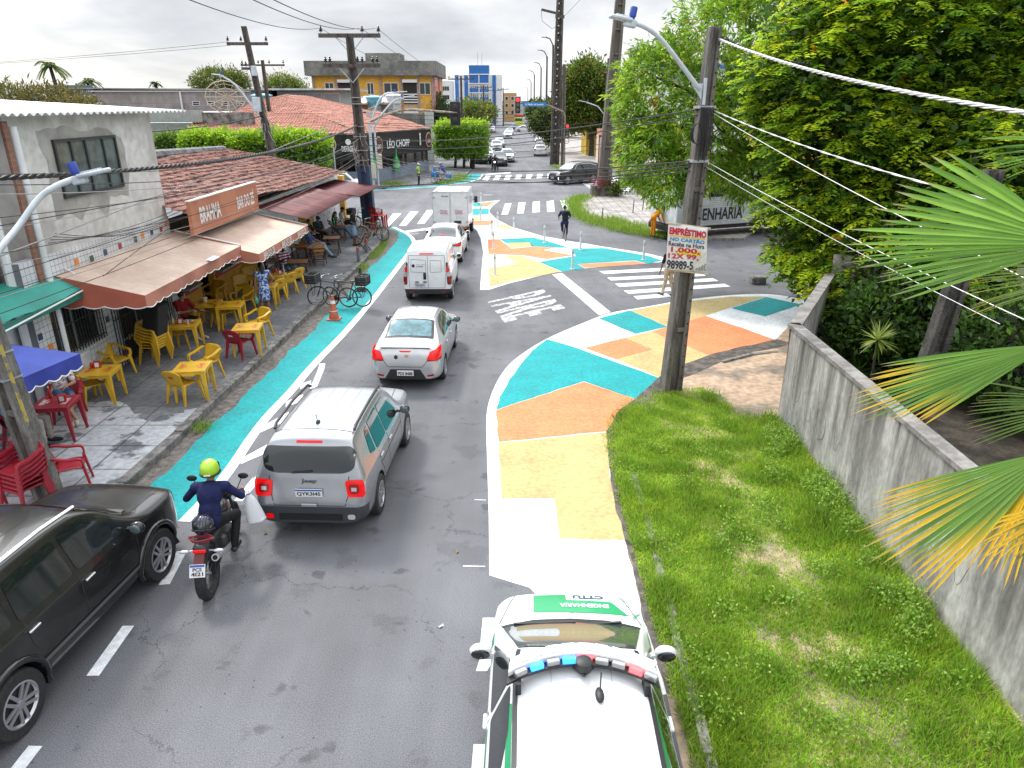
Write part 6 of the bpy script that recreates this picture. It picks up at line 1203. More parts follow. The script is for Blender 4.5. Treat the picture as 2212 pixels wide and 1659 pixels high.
for i,(Y,zt)in enumerate(((112,15.2),(138,15.2),(178,15.2),(215,15.0),(285,15.0),(420,15))):
 X=5.9+(Y-112)*.012-(.9 if Y>200 else 0);q2=thing('street_lamp','curved arm street lamp in the receding row along the right of the avenue','street lamp',(X,Y,0),0,'receding row of curved arm street lamps');mb=MB();mb.bar((0,0,0),(0,0,zt-1),.42,.42,w2=.26);mb.build('pole',CONC,q2);mb=MB();mb.tube([(0,0,zt-2.2),(-.1,0,zt-.9),(-.5,0,zt-.2),(-1.1,0,zt)],.09,8);mb.bar((-1.0,0,zt),(-1.7,0,zt),.2,.1);mb.build('arm',mat('dark lamp arm',(.10,.09,.085),.6),q2)
pl=thing('planter','rough concrete planter box round the foot of the thick pole','planter',(6.75,53.2,.13));mb=MB();mb.box((0,0,.35),(2.0,1.2,.75));mb.build('box',mat('mossy planter',(.14,.13,.11),.95,col2=(.05,.05,.045),scale=3,var=.4,bump=.8,bscale=10),pl)
kp=hpole('utility_pole','thick tall concrete pole rising from the planter box',(6.65,53.2,.5),(7.25,53.2,14),1.0,.62,.7,.45,mat('brown grey concrete',(.16,.14,.12),.9,col2=(.10,.09,.08),scale=2,var=.25,bump=.3,stretch=(3,3,.5)))
sp_=hpole('utility_pole','slim pole with a signal box between the planter and the right hand tree',(9.6,55.5,0),(9.9,55.5,5.4),.3,.22,m=CONCL)
dl=thing('street_lamp','double armed street lamp on a slim pole behind the thick pole','street lamp',(10.6,87,.1));mb=MB();mb.bar((0,0,0),(.2,0,11),.4,.4,w2=.24);mb.build('pole',CONC,dl)
mb=MB();mb.tube([(.1,0,5.0),(-.8,0,6.0),(-2.0,0,6.4)],.07,6);mb.build('arm',LAMPG,dl,smooth=60);lamp_head(dl,(-1.9,0,6.4),(-1,0,.15),1.2);mb=MB();mb.tube([(.2,0,5.5),(1.0,0,8),(2.2,0,10),(2.8,0,10.4)],.07,6);mb.build('arm',LAMPG,dl,smooth=60)
SIGH=mat('signal housing',(.015,.016,.017),.5);REDON=mat('lit red signal',(.7,.02,.02),.3,emit=(1,.02,.03),est=2.5);LOFF=mat('unlit signal lens',(.10,.09,.08),.2)
def signal(parent,c,s=1.0,face=-1,lit=True,n=3,rim=True):
 c=Vector(c);mb=MB();mb.rbox(c,(.36*s,.22*s,1.05*s*n/3),.05*s);h=mb.build('signal_head',SIGH,parent)
 if rim:mb=MB();mb.rbox(c+Vector((0,.05*s,0)),(.44*s,.05*s,(1.05*n/3+.08)*s),.05*s);mb.build('backing_plate',mat('pale edge',(.5,.5,.5),.5)if face<0 else SIGH,h)
 for k in range(n):
  z=(n-1)/2-k;mb=MB();mb.lathe([(.13*s,0),(.12*s,.06),(.001,.08)],c+Vector((0,face*.11*s,z*.33*s)),14,T=Matrix.Rotation(R(90 if face<0 else-90),4,'X'),caps=False);mb.build('lens',REDON if lit and k==0 else LOFF,h,smooth=40)
 return h
ts=thing('traffic_signal','red traffic signal on a long arm with a blue street name board over the avenue','traffic light',(5.6,80,.1));mb=MB();mb.tube([(0,0,0),(0,0,5.0),(-.2,0,5.5),(-1.8,0,6.1),(-4.8,0,6.35)],.09,8);mb.build('mast',mat('rusty grey mast',(.22,.17,.14),.7,var=.3),ts);signal(ts,(-5.0,-.15,6.15),1.5);mb=MB();mb.box((-3.25,-.1,6.2),(2.45,.06,.42));nb_=mb.build('name_board',mat('street sign blue',(.015,.19,.55),.5),ts)
mb=MB();text_map(mb,'R. Falcão de Lacerda',quad_fn((-4.2,-.14,6.12),(-2.3,-.14,6.12),(-4.2,-.14,6.3),(-2.3,-.14,6.3),0),.03);mb.build('lettering',WTRIM,nb_);signal(ts,(.25,-.2,3.7),1.15,rim=False)
mb=MB();mb.lathe([(.25,0),(.3,.03),(.3,.06)],(.2,-.2,2.6),14,T=Matrix.Rotation(R(90),4,'X'),caps=False);mb.build('round_plate',BLACK,ts)
t2=thing('traffic_signal','black traffic signal seen from behind on a long rusty arm by the corner bar','traffic light',(-11.2,59.4,.13));mb=MB();mb.tube([(0,0,0),(0,0,5.0)],.12,8);mb.tube([(.35,.3,0),(.3,.3,5.2)],.08,8);mb.build('mast',LAMPG,t2,smooth=60);mb=MB();mb.tube([(0,0,4.9),(1.2,0,5.4),(2.6,0,5.75),(3.6,0,5.8),(6.9,0,5.55)],.085,8);mb.build('arm',mat('rusty arm',(.25,.13,.07),.8,col2=(.40,.38,.36),scale=3),t2,smooth=60);mb=MB();mb.rbox((6.75,.1,5.5),(.8,.08,1.75),.15);bpk=mb.build('back_plate',SIGH,t2);mb=MB()
for z in(5.05,5.95):mb.lathe([(.28,0),(.25,.18),(.001,.22)],(6.75,.05,z),12,T=Matrix.Rotation(R(90),4,'X'),caps=False)
mb.bar((6.2,-.15,5.52),(7.3,-.15,5.5),.08);mb.build('lamp_back',SIGH,bpk);mb=MB();mb.rbox((.55,.2,1.9),(.4,.3,1.1),.03);mb.rbox((.1,-.1,1.2),(.36,.26,1.2),.05);mb.build('control_box',CRM,t2)
for(aa,hd_,lab)in(([(-10.9,59.4,4.6),(-10.2,59.4,5.6),(-9.2,59.4,6.6),(-8.6,59.4,6.75)],(1,0,.15),'pale street lamp over the corner bar roof, lower of the pair'),([(-11.0,59.7,5.3),(-10.5,59.7,6.5),(-9.9,59.7,7.1),(-9.2,59.7,7.15)],(1,0,.05),'pale street lamp over the corner bar roof, upper of the pair')):street_lamp_on(lab,aa,aa[-1],hd_,.07,L_=1.1)
t3=thing('traffic_signal','dark traffic signal beside the thick planter pole, seen from the side','traffic light',(8.3,62,0));mb=MB();mb.tube([(0,0,0),(0,0,4.8)],.07,8);mb.build('mast',SIGH,t3);signal(t3,(-.3,0,4.2),1.2,lit=False)
mb=MB();mb.box((9.75-9.6,-.2,2.9),(.4,.25,.9));mb.build('signal_head',SIGH,sp_)
for i,(x,y)in enumerate(((1039,443),(1038,477),(1075,491),(1063,508),(1110,505),(1066,538),(1069,593),(1176,525),(1254,540),(1390,561),(1236,581))):
 p=G(x,y)
 if i==0:
  fp=thing('delineator_post','slim white flexible post on the painted island','post',p,0,'white flexible posts on the painted island');mb=MB();mb.lathe([(.1,0),(.1,.02),(.05,.03),(.045,.8),(.03,.84),(.001,.845)],seg=12);mb.build('tube',mat('white flexible plastic',(.66,.68,.68),.5,var=.08,scale=6),fp,smooth=40);mb=MB();mb.lathe([(.049,.62),(.049,.72)],seg=12,caps=False);mb.build('reflective_band',mat('grey reflective band',(.42,.43,.45),.3,.3),fp)
 else:dup(fp,p)
for i,(x,y,lab)in enumerate(((775,565,'grey bollard with red top at the kerb'),(793,546,'grey bollard beside the lone wooden stool'),(826,518,'grey bollard in front of the parked rear bicycle wheel'))):
 p=G(x,y,.14);r=thing('bollard',lab,'bollard',p);mb=MB();mb.lathe([(.07,0),(.07,.55),(.06,.6),(.001,.61)],seg=12);mb.build('post',mat('grey bollard paint',(.12,.13,.15),.6,var=.15),r,smooth=40)
 if i<2:mb=MB();mb.lathe([(.072,.46),(.072,.555),(.062,.605)],seg=12,caps=False);mb.build('red_top',mat('faded red',(.40,.05,.05),.6),r)
def cone(lab,p,m,bands,h=.78):
 r=thing('traffic_cone',lab,'traffic cone',p);mb=MB();mb.box((0,0,.02),(.40,.40,.04));mb.lathe([(.16,.04),(.035,h),(.001,h)],seg=16);mb.build('cone',m,r,smooth=40)
 for a,b in bands:f=lambda z:.16+(.035-.16)*(z-.04)/(h-.04)+.004;mb=MB();mb.lathe([(f(a),a),(f(b),b)],seg=16,caps=False);mb.build('white_band',WTRIM,r,smooth=40)
cone('orange traffic cone with white bands on the bike lane edge',G(722,690),mat('orange cone rubber',(.48,.12,.06),.6,var=.15),[(.52,.62),(.28,.30)]);cone('black and white striped cone behind the parked delivery bicycle',G(781,628),BLACK,[(.16,.32),(.46,.60)],.85)
for k in range(12):
 z0=3.2+.2*k+rnd.uniform(-.1,.1);z1=3.5+.12*k+rnd.uniform(-.2,.2);cable('thin dark cable strung from the left edge past the bars to the blue footed pole',[(-8.0-.1*z0*.3,10.5,z0),(-8.0,39.6,z1)],rnd.choice((.006,.007,.009)),rnd.uniform(.15,.75),rnd.choice((WIREB,WIREB,WIREG)),'cables along the bar front')
cable('thick twisted black cable crossing the grey building window',[(-8.6,9.5,5.35),(-8.05,39.6,5.3)],.024,.55,WIREB,None,twist=3,pitch=.7)
cable('pale straight cable rising diagonally over the clay tiled roof',[(-8.2,10.5,4.0),(-9,59.8,7.0)],.014,.2,WIREG)
for k in range(4):cable('dark cable sagging from the grey wall hook towards the bar roof',[(-9.7,14.9+.1*k,3.6+.05*k),(-9.6,20.5+.6*k,3.5-.05*k)],.008,.12+.08*k,WIREB,'cables along the grey wall')
cable('thin cable lying across the near brown awning',[(-9.7,20.4,3.05),(-9.0,15.4,2.78)],.008,-.02,WIREB)
RP=lambda z,dx=0:Vector((RPX(z)+dx,15.5,z));
for k,(z0,z1)in enumerate(((6.2,4.6),(6.1,4.3),(5.2,3.9),(5.15,3.7),(5.1,3.55),(5.0,4.1))):cable('dark cable crossing the avenue from the notice pole to the blue footed pole',[RP(z0,-.15),(-7.7,39.5,z1)],.012 if k%2 else .016,.3+.1*k,WIREB,'cables across the avenue')
for k,(z0,z1)in enumerate(((4.7,4.6),(4.3,4.2),(5.4,5.2),(4.0,3.7),(3.6,3.4))):cable('dark cable crossing over the far side of the junction',[(-8,39.8,z0),(6.4,53,z1)],.014,.35,WIREB,'cables over the far junction')
for k in range(5):cable('dark cable crossing high beyond the junction',[(-11.0,60,4.6+.35*k),(4.6,81.5,4.8+.3*k)],.018,.35,WIREB,'cables beyond the junction')
cable('thick twisted aluminium cable running from the notice pole top to the right edge',[RP(7.5,.1),(4.75,2.5,5.95)],.0115,.25,WIREW,None,twist=3,pitch=.55)
cable('short black twisted cable entering the right hand tree at the pole top',[RP(7.55,.1),(7.5,19.5,7.25)],.016,.12,WIREB,None,twist=2)
e1=AY(1990,402,9);cable('pale twisted pair of cables below the thick aluminium cable',[RP(6.2,.15),(4.9,6.5,5.35)],.006,.1,WIREW,None,twist=2,pitch=.9)
for k,(z0,q)in enumerate(((6.15,(2212,600)),(5.2,(2212,690)),(5.1,(2160,700)))):cable('thin pale cable slanting from the notice pole down to the right edge',[RP(z0,.15),AY(q[0],q[1],6.8)],.006 if k<2 else .004,.06,WIREW,'thin cables at the right')
for(i_,(x,y))in zip((-1.4,.65,1.45),((395,-6),(535,-6),(580,-6))):cable('thin power line running overhead from the blue footed pole to the upper left',[(-8.2+i_-.1,39.6,9.85),AY(x,y,17)],.012,.25,WIREB,'power lines in the sky')
for i_ in(-1.4,.65,1.45):cable('thin power line receding from the blue footed pole over the corner bar',[(-8.2+i_,39.8,9.85),(-7.4+i_,105,9.6)],.012,.9,WIREB,'power lines over the avenue')
for i_ in(-1.2,1.2):cable('thin line from the leaning pole to the far left edge',[(-16.9+i_,50,10.0),(-60,62,8.6)],.012,.3,WIREB,'lines at the far left')
cable('thin wire in the upper right sky between the tall poles',[(5.2,82,14.6),(9.5,56,18.5)],.015,.3,WIREB);cable('dark bundled cable drooping from the leaning pole to the left',[(-16.4,50,5.6),(-22,30,5.3)],.03,.5,WIREB)
# concrete wall round the yard on the right
WALLM=mat('streaked wall concrete',(.42,.41,.39),.92,col2=(.19,.185,.175),scale=1.5,var=.22,lo=.40,hi=.66,bump=.3,bscale=24,detail=8,stretch=(1.3,1.3,.5))
def drips():
 N,L=nodes_of(WALLM);p=N['Principled BSDF'];src=p.inputs['Base Color'].links[0].from_socket;tc=N.new('ShaderNodeTexCoord');mp=N.new('ShaderNodeMapping');mp.inputs['Scale'].default_value=(2,5.5,.28);L.new(tc.outputs['Object'],mp.inputs[0]);n=N.new('ShaderNodeTexNoise');n.inputs['Scale'].default_value=1;n.inputs['Detail'].default_value=6;L.new(mp.outputs[0],n.inputs[0])
 sp=N.new('ShaderNodeSeparateXYZ');L.new(tc.outputs['Object'],sp.inputs[0]);def_=[]
 for s_,a,b,c,d in((n.outputs['Fac'],.42,.66,0,1),(sp.outputs[2],.3,2.0,.25,1)):q=N.new('ShaderNodeMapRange');q.inputs[1].default_value,q.inputs[2].default_value,q.inputs[3].default_value,q.inputs[4].default_value=a,b,c,d;L.new(s_,q.inputs[0]);def_.append(q.outputs[0])
 m=N.new('ShaderNodeMath');m.operation='MULTIPLY';L.new(def_[0],m.inputs[0]);L.new(def_[1],m.inputs[1]);x=N.new('ShaderNodeMix');x.data_type='RGBA';L.new(m.outputs[0],x.inputs[0]);L.new(src,x.inputs[6]);x.inputs[7].default_value=(.075,.07,.062,1);L.new(x.outputs[2],p.inputs['Base Color'])
drips()
gw_=thing('concrete_wall','streaked grey concrete yard wall with faded black scrawls on the right','wall',(5.75,13.8,0));TW=Matrix.Translation((-5.75,-13.8,0));mb=MB(TW);wall_holes(mb,(5.72,13.95,0),(-.02,-1,0),12,2.05,.16,(),(-1,0,0));mb.build('wall',WALLM,gw_)
mb=MB(TW);mb.bar((5.80,14.05,2.08),(5.56,1.9,2.08),.24,.07);mb.build('coping',mat('grey coping',(.20,.19,.18),.9,var=.3,scale=4,bump=.4),gw_)
w2_=thing('concrete_wall','dark damp wall end turning back from the corner under the trees','wall',(5.8,14,0));mb=MB(Matrix.Translation((-5.8,-14,0)));d_=Vector((3.7,6.5,0)).normalized();mb.bar((5.86,14.1,1.02),Vector((5.86,14.1,1.02))+d_*7.5,.16,2.05);mb.build('wall',WALLM,w2_);mb=MB(Matrix.Translation((-5.8,-14,0)));mb.bar((5.80,13.95,2.08),Vector((5.80,13.95,2.08))+d_*7.6,.24,.07);mb.build('coping',mat('grey coping',(.20,.19,.18),.9),w2_)
SCR=mat('faded black spray',(.04,.04,.042),.9,col2=(.20,.195,.19),scale=5,lo=.4,hi=.62)
def scrawl(pts,w=.022):
 mb=MB(TW);mb.tube([Vector((5.72-(13.95-y)*.02+w-.004,y,z))for y,z in smooth_poly([Vector(p)for p in pts],2,False)],w,4);mb.build('scrawl',SCR,gw_)
scrawl([(13.4,1.2),(13.35,.7),(13.05,.75),(12.95,1.0),(13.15,1.2),(13.4,1.2)]);scrawl([(12.7,1.15),(12.65,.6),(12.35,.62),(12.35,.9),(12.62,.92)]);scrawl([(12.1,1.2),(12.05,.55),(12.1,1.1),(11.7,1.05),(11.65,.6),(11.95,.5)]);scrawl([(11.3,1.1),(11.2,.5),(11.0,1.0),(10.8,.5)]);scrawl([(10.6,.9),(10.3,.5),(10.5,.45)]);scrawl([(8.2,1.4),(8.0,.6),(7.6,1.3),(7.4,.5),(7.2,1.2)],.012)
yb=thing('yard_wall','stained back wall of the yard with pale plaster pillars','wall',(12,12,0));mb=MB();mb.box((0,-2,1.3),(.2,16,2.6));mb.box((-1.4,6,1.3),(4.4,.2,2.6),rz=R(-20));mb.build('wall',mat('stained pale plaster',(.40,.38,.34),.92,col2=(.10,.095,.085),scale=1.1,var=.25,lo=.42,hi=.6,detail=10),yb)
for y in(-6,-3,1,4):mb=MB();mb.box((-.2,y,1.4),(.35,.35,2.8));mb.build('pillar',mat('pale plaster pillar',(.50,.46,.38),.9,var=.2),yb)
sheet('yard_ground',[(5.7,0),(5.9,13.8),(9.8,20.6),(14,22),(14,0)],mat('dark leaf litter',(.075,.06,.045),.95,col2=(.03,.028,.02),scale=3,var=.4),-.004,True)
yp=hpole('utility_pole','dark mossy pole standing in the yard behind the wall',(8.1,13.2,0),(8.75,13.4,5.2),.42,.3,m=mat('mossy dark concrete',(.075,.07,.062),.95,col2=(.03,.03,.028),scale=3,var=.4,bump=.6));cb_=thing('tarpaulin','crumpled blue tarpaulin on the yard floor behind the wall','tarpaulin',(8.1,9.0,0));mb=MB();mb.grid(lambda u,v:(-.9+1.8*u,-.5+1.0*v,.45*math.sin(math.pi*u)**.5*math.sin(math.pi*v)**.5+.16*mnoise.noise(Vector((u*6,v*5,1)))),24,16);mb.build('sheet',mat('blue tarpaulin',(.02,.13,.46),.45),cb_,smooth=40)
for i,(x,y)in enumerate(((1420,462),(1388,455),(1367,460),(1300,478))):
 p=G(x,y,.13);r=thing('stake','thin rusty stake on the right hand paved corner','stake',p,0,'rusty stakes on the paved corner');mb=MB();mb.bar((0,0,0),(.03,0,.75),.05);mb.build('rod',mat('rusty rod',(.10,.06,.045),.8),r)
st=thing('stone','loose grey block on the side street edge','stone',G(1636,612));mb=MB();mb.rbox((0,0,.14),(.55,.4,.28),.05);mb.build('block',KERBM,st)
# plastic chairs, tables, wooden furniture
def V3(*a):return Vector(a)
def chair_proto(nm,m,logo,lm,label,logo_m2):
 r=thing(nm,label,'chair');mb=MB()
 mb.grid(lambda u,v:(-.23+.46*u+(0 if v>.15 else 0),-.20+.42*v,.43+.018*(2*u-1)**2-.03*max(0,v-.8)/.2*1+.012*v),8,8);s=mb.build('seat',m,r,smooth=180);s.modifiers.new('s','SOLIDIFY').thickness=.02
 def back(u,v):
  a=(u-.5)*1.9;top=.80-.10*abs(2*u-1)**3;w=.22+.05*v
  return(w*math.sin(a)/math.sin(.95),-.16-.10*v-.055*math.cos(a),.44+(top-.44)*v)
 mb=MB();mb.grid(back,12,8);b=mb.build('backrest',m,r,smooth=180);b.modifiers.new('s','SOLIDIFY').thickness=.014
 mb=MB();q=[Vector(back(.5+.2*(2*i/6-1),.45+.2*j))for i in range(7)for j in range(2)]
 for off in(.012,-.024):mb.grid(lambda u,v:Vector(back(.38+.24*u,.50+.16*v))+Vector((0,off,0)),4,1)
 mb.build('logo',logo_m2,b)
 for sd in(-1,1):
  mb=MB();P=smooth_poly([V3(sd*.26,-.24,.72),V3(sd*.285,-.18,.71),V3(sd*.295,.02,.64),V3(sd*.29,.17,.635),V3(sd*.285,.22,.60),V3(sd*.27,.22,.48)],2,False)
  n=len(P);vs=[]
  for i,p in enumerate(P):
   d=(P[min(i+1,n-1)]-P[max(i-1,0)]).normalized();x=V3(1,0,0);y=d.cross(x).normalized();h=.014;w=.034;vs+=[p+x*w+y*h,p-x*w+y*h,p-x*w-y*h,p+x*w-y*h]
  mb.add(vs,[(i*4+k,i*4+(k+1)%4,i*4+4+(k+1)%4,i*4+4+k)for i in range(n-1)for k in range(4)]);mb.build('armrest',m,r,smooth=50)
  for a,b_,w0,w1 in((V3(sd*.235,.21,.50),V3(sd*.285,.27,0),.085,.045),(V3(sd*.205,-.18,.47),V3(sd*.26,-.27,0),.09,.045)):mb=MB();mb.bar(a,b_,w0,w0*.55,up=(0,1,0),w2=w1,h2=w1*.8);mb.build('leg',m,r,bevel=.008)
 mb=MB();mb.bar((-.21,.21,.42),(.21,.21,.42),.02,.05);mb.build('seat_apron',m,r);return r
YEL=mat('yellow chair plastic',(.62,.37,.02),.38,var=.10,scale=3,coat=.15);REDP=mat('red chair plastic',(.30,.012,.025),.38,var=.12,scale=3,coat=.15);LOGR=mat('red logo print',(.45,.03,.02),.5,col2=(.62,.37,.02),scale=40,lo=.5,hi=.56);LOGW=mat('white logo print',(.60,.55,.55),.5,col2=(.30,.012,.025),scale=40,lo=.5,hi=.56)
CY=chair_proto('plastic_chair',YEL,None,None,'x',LOGR);CR=chair_proto('plastic_chair',REDP,None,None,'x',LOGW);used=set();SWZ=.15
def put(proto,loc,rz,label,group):
 if proto.name in used:return dup(proto,loc,R(rz),label,group)
 used.add(proto.name);proto.location=loc;proto.rotation_euler=(0,0,R(rz));tag(proto,label,None,group);return proto
YG='yellow plastic chairs on the pavement';RG='red plastic chairs on the pavement'
for x,y,rz,lab in((402,866,-22,'faded yellow chair with its back to the street, nearest free one to the kerb'),(450,818,155,'yellow chair facing the camera across the kerbside table'),(562,727,150,'yellow chair facing the camera behind the table with the red chair'),(385,752,-60,'yellow chair right beside the speaker stack'),(256,812,-105,'yellow chair on the street side of the wall table by the door'),(204,868,-40,'yellow chair overlapping the red chair of the woman in the floral shirt'),(468,660,160,'yellow chair on the wall side of the paired tables, left one'),(528,676,150,'yellow chair on the far side of the paired tables, right one'),(437,702,-35,'yellow chair on the near side of the paired tables, left one'),(485,705,-30,'yellow chair on the near side of the paired tables, right one'),(527,645,-150,'tilted yellow chair against the ochre wall behind the woman in blue'),(545,625,-150,'second yellow chair leaning on the ochre wall behind the woman in blue'),(552,612,-160,'yellow chair farthest along the ochre wall'),(597,650,62,'nearest of three yellow chairs facing the sauce bottle table'),(621,635,62,'middle of three yellow chairs facing the sauce bottle table'),(638,624,62,'farthest of three yellow chairs facing the sauce bottle table')):put(CY,G(x,y,SWZ),rz,lab,YG)
p=G(337,782,SWZ)
for k in range(5):put(CY,p+V3(.02*k,0,.075*k),-100,('bottom','second lowest','middle','second highest','topmost')[k]+' yellow chair of the stack under the black speaker','stacked yellow chairs')
sp=thing('loudspeaker','black loudspeaker box sitting tilted on the stacked yellow chairs','speaker',p+V3(.12,0,.78),R(-100));TS=Matrix.Rotation(R(-12),4,'X');mb=MB(TS);mb.rbox((0,0,.42),(.46,.40,.84),.03);mb.build('cabinet',mat('black speaker carpet',(.014,.014,.015),.9),sp);mb=MB(TS);mb.box((0,.205,.42),(.40,.012,.76));mb.build('grille',mat('speaker mesh',(.025,.025,.026),.7,var=.3,scale=60),sp)
for x,y,rz,lab in((522,770,-20,'red chair with white logo at the yellow kerbside table'),(163,1052,-62,'red chair standing alone right of the near left pole'),(56,958,-80,'red chair under the old man in the pale blue shirt'),(156,903,205,'red chair under the woman in the floral shirt'),(-8,1035,-85,'red chair cut by the left edge behind the stack'),(-12,1085,-70,'red chair cut by the left edge, lower one')):put(CR,G(x,y,SWZ),rz,lab,RG)
p=G(66,1098,SWZ)
for k in range(5):put(CR,p+V3(0,.008*k,.075*k),158,('bottom','second lowest','middle','second highest','topmost')[k]+' red chair of the stack at the left pole','stacked red chairs')
def table_proto(m,lm,w=.70):
 r=thing('plastic_table','x','table');mb=MB();mb.rbox((0,0,.715),(w,w,.03),.03);t=mb.build('tabletop',m,r);mb=MB()
 for sx,sy in((-1,0),(1,0),(0,-1),(0,1)):mb.box((sx*(w/2-.012),sy*(w/2-.012),.675),(.016 if sx else w-.04,.016 if sy else w-.04,.055))
 mb.build('apron',m,r);mb=MB()
 for s in(-1,1):mb.box((s*.2,0,.7315),(.10,.30,.002));mb.box((s*.12,.0,.7315),(.03,.12,.002))
 mb.build('printed_logo',lm,t)
 for sx in(-1,1):
  for sy in(-1,1):mb=MB();mb.bar((sx*(w/2-.05),sy*(w/2-.05),.70),(sx*(w/2-.015),sy*(w/2-.015),0),.10,.09,up=(0,1,0),w2=.045,h2=.045);mb.build('leg',m,r,bevel=.01)
 return r
TY=table_proto(YEL,LOGR);TRd=table_proto(REDP,LOGW);TG='yellow plastic tables on the pavement'
tabs={}
for key,x,y,rz,lab in(('kerb',414,791,8,'yellow table between two yellow chairs nearest the kerb'),('red',534,705,8,'yellow table with the red chair at the kerb'),('wall',213,799,8,'yellow table with condiments against the tiled wall by the door'),('man',398,698,10,'yellow table where the man in the red shirt eats'),('pairL',449,653,8,'left of two yellow tables pushed together by the ochre wall'),('pairR',497,656,8,'right of two yellow tables pushed together by the ochre wall'),('sauce',593,593,8,'yellow table crowded with sauce bottles by the striped shirt man'),('low',572,616,8,'yellow table half hidden behind the woman in blue')):
 q=G(x,y,SWZ+.73);q.z=SWZ;tabs[key]=q;put(TY,q,rz,lab,TG)
q=G(118,868,SWZ+.73);q.z=SWZ;tabs['redt']=q;put(TRd,q,10,'red plastic table with napkin box under the blue gazebo',None)
def bottle(lab,p,h,rr,m,cap,group=None,nm='sauce_bottle',cat='bottle'):
 r=thing(nm,lab,cat,p,0,group);mb=MB();mb.lathe([(rr*.9,0),(rr,.01),(rr,h*.6),(rr*.45,h*.78),(rr*.4,h*.9)],seg=10);mb.build('bottle',m,r,smooth=50);mb=MB();mb.lathe([(rr*.45,h*.9),(rr*.4,h),(.001,h)],seg=8);mb.build('cap',cap,r)
KET=mat('ketchup red',(.40,.02,.015),.3);MUS=mat('cream sauce',(.62,.52,.32),.4);DKB=mat('cola dark',(.03,.012,.01),.1);WPL=mat('white plastic',(.7,.7,.68),.4);TOPZ=SWZ+.732
for k,lab,dx,dy,h,m in(('man','cream sauce bottle left on the table of the red shirt man',-.27,-.05,.20,MUS),('man','dark cola bottle beside the red napkin box of the red shirt man',-.16,.12,.25,DKB),('pairL','tall ketchup bottle on the left paired table',-.2,.2,.2,KET),('sauce','left red sauce bottle on the crowded table',-.1,.2,.2,KET),('sauce','right orange sauce bottle on the crowded table',0,.22,.18,ORANGE_L),('sauce','pale blue tall bottle on the crowded table',.28,.15,.3,mat('pale blue plastic',(.3,.5,.6),.4)),('wall','small ketchup bottle on the wall table',-.2,.1,.17,KET),('redt','red ketchup bottle on the red table',-.2,.2,.24,KET)):bottle(lab,tabs[k]+V3(dx,dy,.732),h,.032,m,WPL)
for k,lab,dx,dy in(('man','red napkin box with white front on the table of the red shirt man',-.08,-.04),('wall','red and white napkin box on the wall table',-.1,.15),('redt','red and white napkin box on the red table',.15,.02),('sauce','red napkin box on the crowded sauce table',.18,.05)):
 r=thing('napkin_box',lab,'napkin box',tabs[k]+V3(dx,dy,.732),R(20));mb=MB();mb.rbox((0,0,.07),(.14,.10,.14),.01);mb.build('box',KET,r);mb=MB();mb.box((0,-.052,.075),(.08,.006,.10));mb.build('napkins',WPL,r)
for k,lab,dx,dy in(('pairL','clear plastic tub of sauce on the left paired table',-.1,.05),):r=thing('tub',lab,'tub',tabs[k]+V3(dx,dy,.732));mb=MB();mb.lathe([(.06,0),(.075,.12),(.078,.125)],seg=12);mb.build('tub',MUS,r,smooth=40);mb=MB();mb.lathe([(.08,.12),(.08,.135),(.001,.135)],seg=12);mb.build('lid',WPL,r)
r=thing('plate','plate of food on the table of the red shirt man','plate',tabs['man']+V3(.08,.12,.732));mb=MB();mb.lathe([(.06,0),(.12,.018),(.11,.02),(.05,.008),(.001,.008)],seg=16);mb.build('dish',WPL,r);mb=MB();mb.ell((0,0,.02),(.07,.06,.025));mb.build('food',mat('brown food',(.25,.11,.03),.8,var=.4,scale=40),r)
r=thing('cup','clear plastic cup on the table of the red shirt man','cup',tabs['man']+V3(.13,-.08,.732));mb=MB();mb.lathe([(.03,0),(.04,.11)],seg=10);mb.build('cup',mat('cloudy cup',(.5,.48,.46),.2),r);mb=MB();mb.lathe([(.04,.108),(.043,.112)],seg=10,caps=False);mb.build('rim',WPL,r)
WOOD=mat('varnished brown wood',(.20,.085,.03),.4,var=.35,scale=6,stretch=(8,1,8));WOODL=mat('orange brown wood',(.36,.165,.05),.4,var=.25,scale=6,stretch=(8,1,8));WOODD=mat('dark folding wood',(.09,.038,.018),.5,var=.3,scale=6)
def wtable(m,lab,x,y,rz=8):
 q=G(x,y,SWZ+.74);q.z=SWZ;r=thing('folding_table',lab,'table',q,R(rz),'wooden folding tables');mb=MB();mb.box((0,0,.735),(.70,.70,.025));t=mb.build('tabletop',m,r,bevel=.006)
 for s in(-1,1):
  for k in(-1,1):mb=MB();mb.bar((s*.28-.02*k,k*.30,.72),(s*.28-.02*k,-k*.32,0),.04,.025);mb.build('leg',WOODD,r)
 for z,y_ in((.15,.22),(.15,-.22)):mb=MB();mb.bar((-.28,y_,z),(.28,y_,z),.03);mb.build('stretcher',WOODD,r)
 return q
wt_=[wtable(*a)for a in((WOOD,'dark wooden table by the white wall left of the striped shirt man',588,561),(WOOD,'wooden table right in front of the striped shirt man',643,564),(WOODL,'bright orange brown wooden table with a phone on it',684,532),(WOOD,'wooden table by the wall holding a yellow box',645,531),(WOOD,'dark wooden table between the two drinking groups',716,513),(WOODD,'wooden table with glasses in front of the woman in green',730,488))]
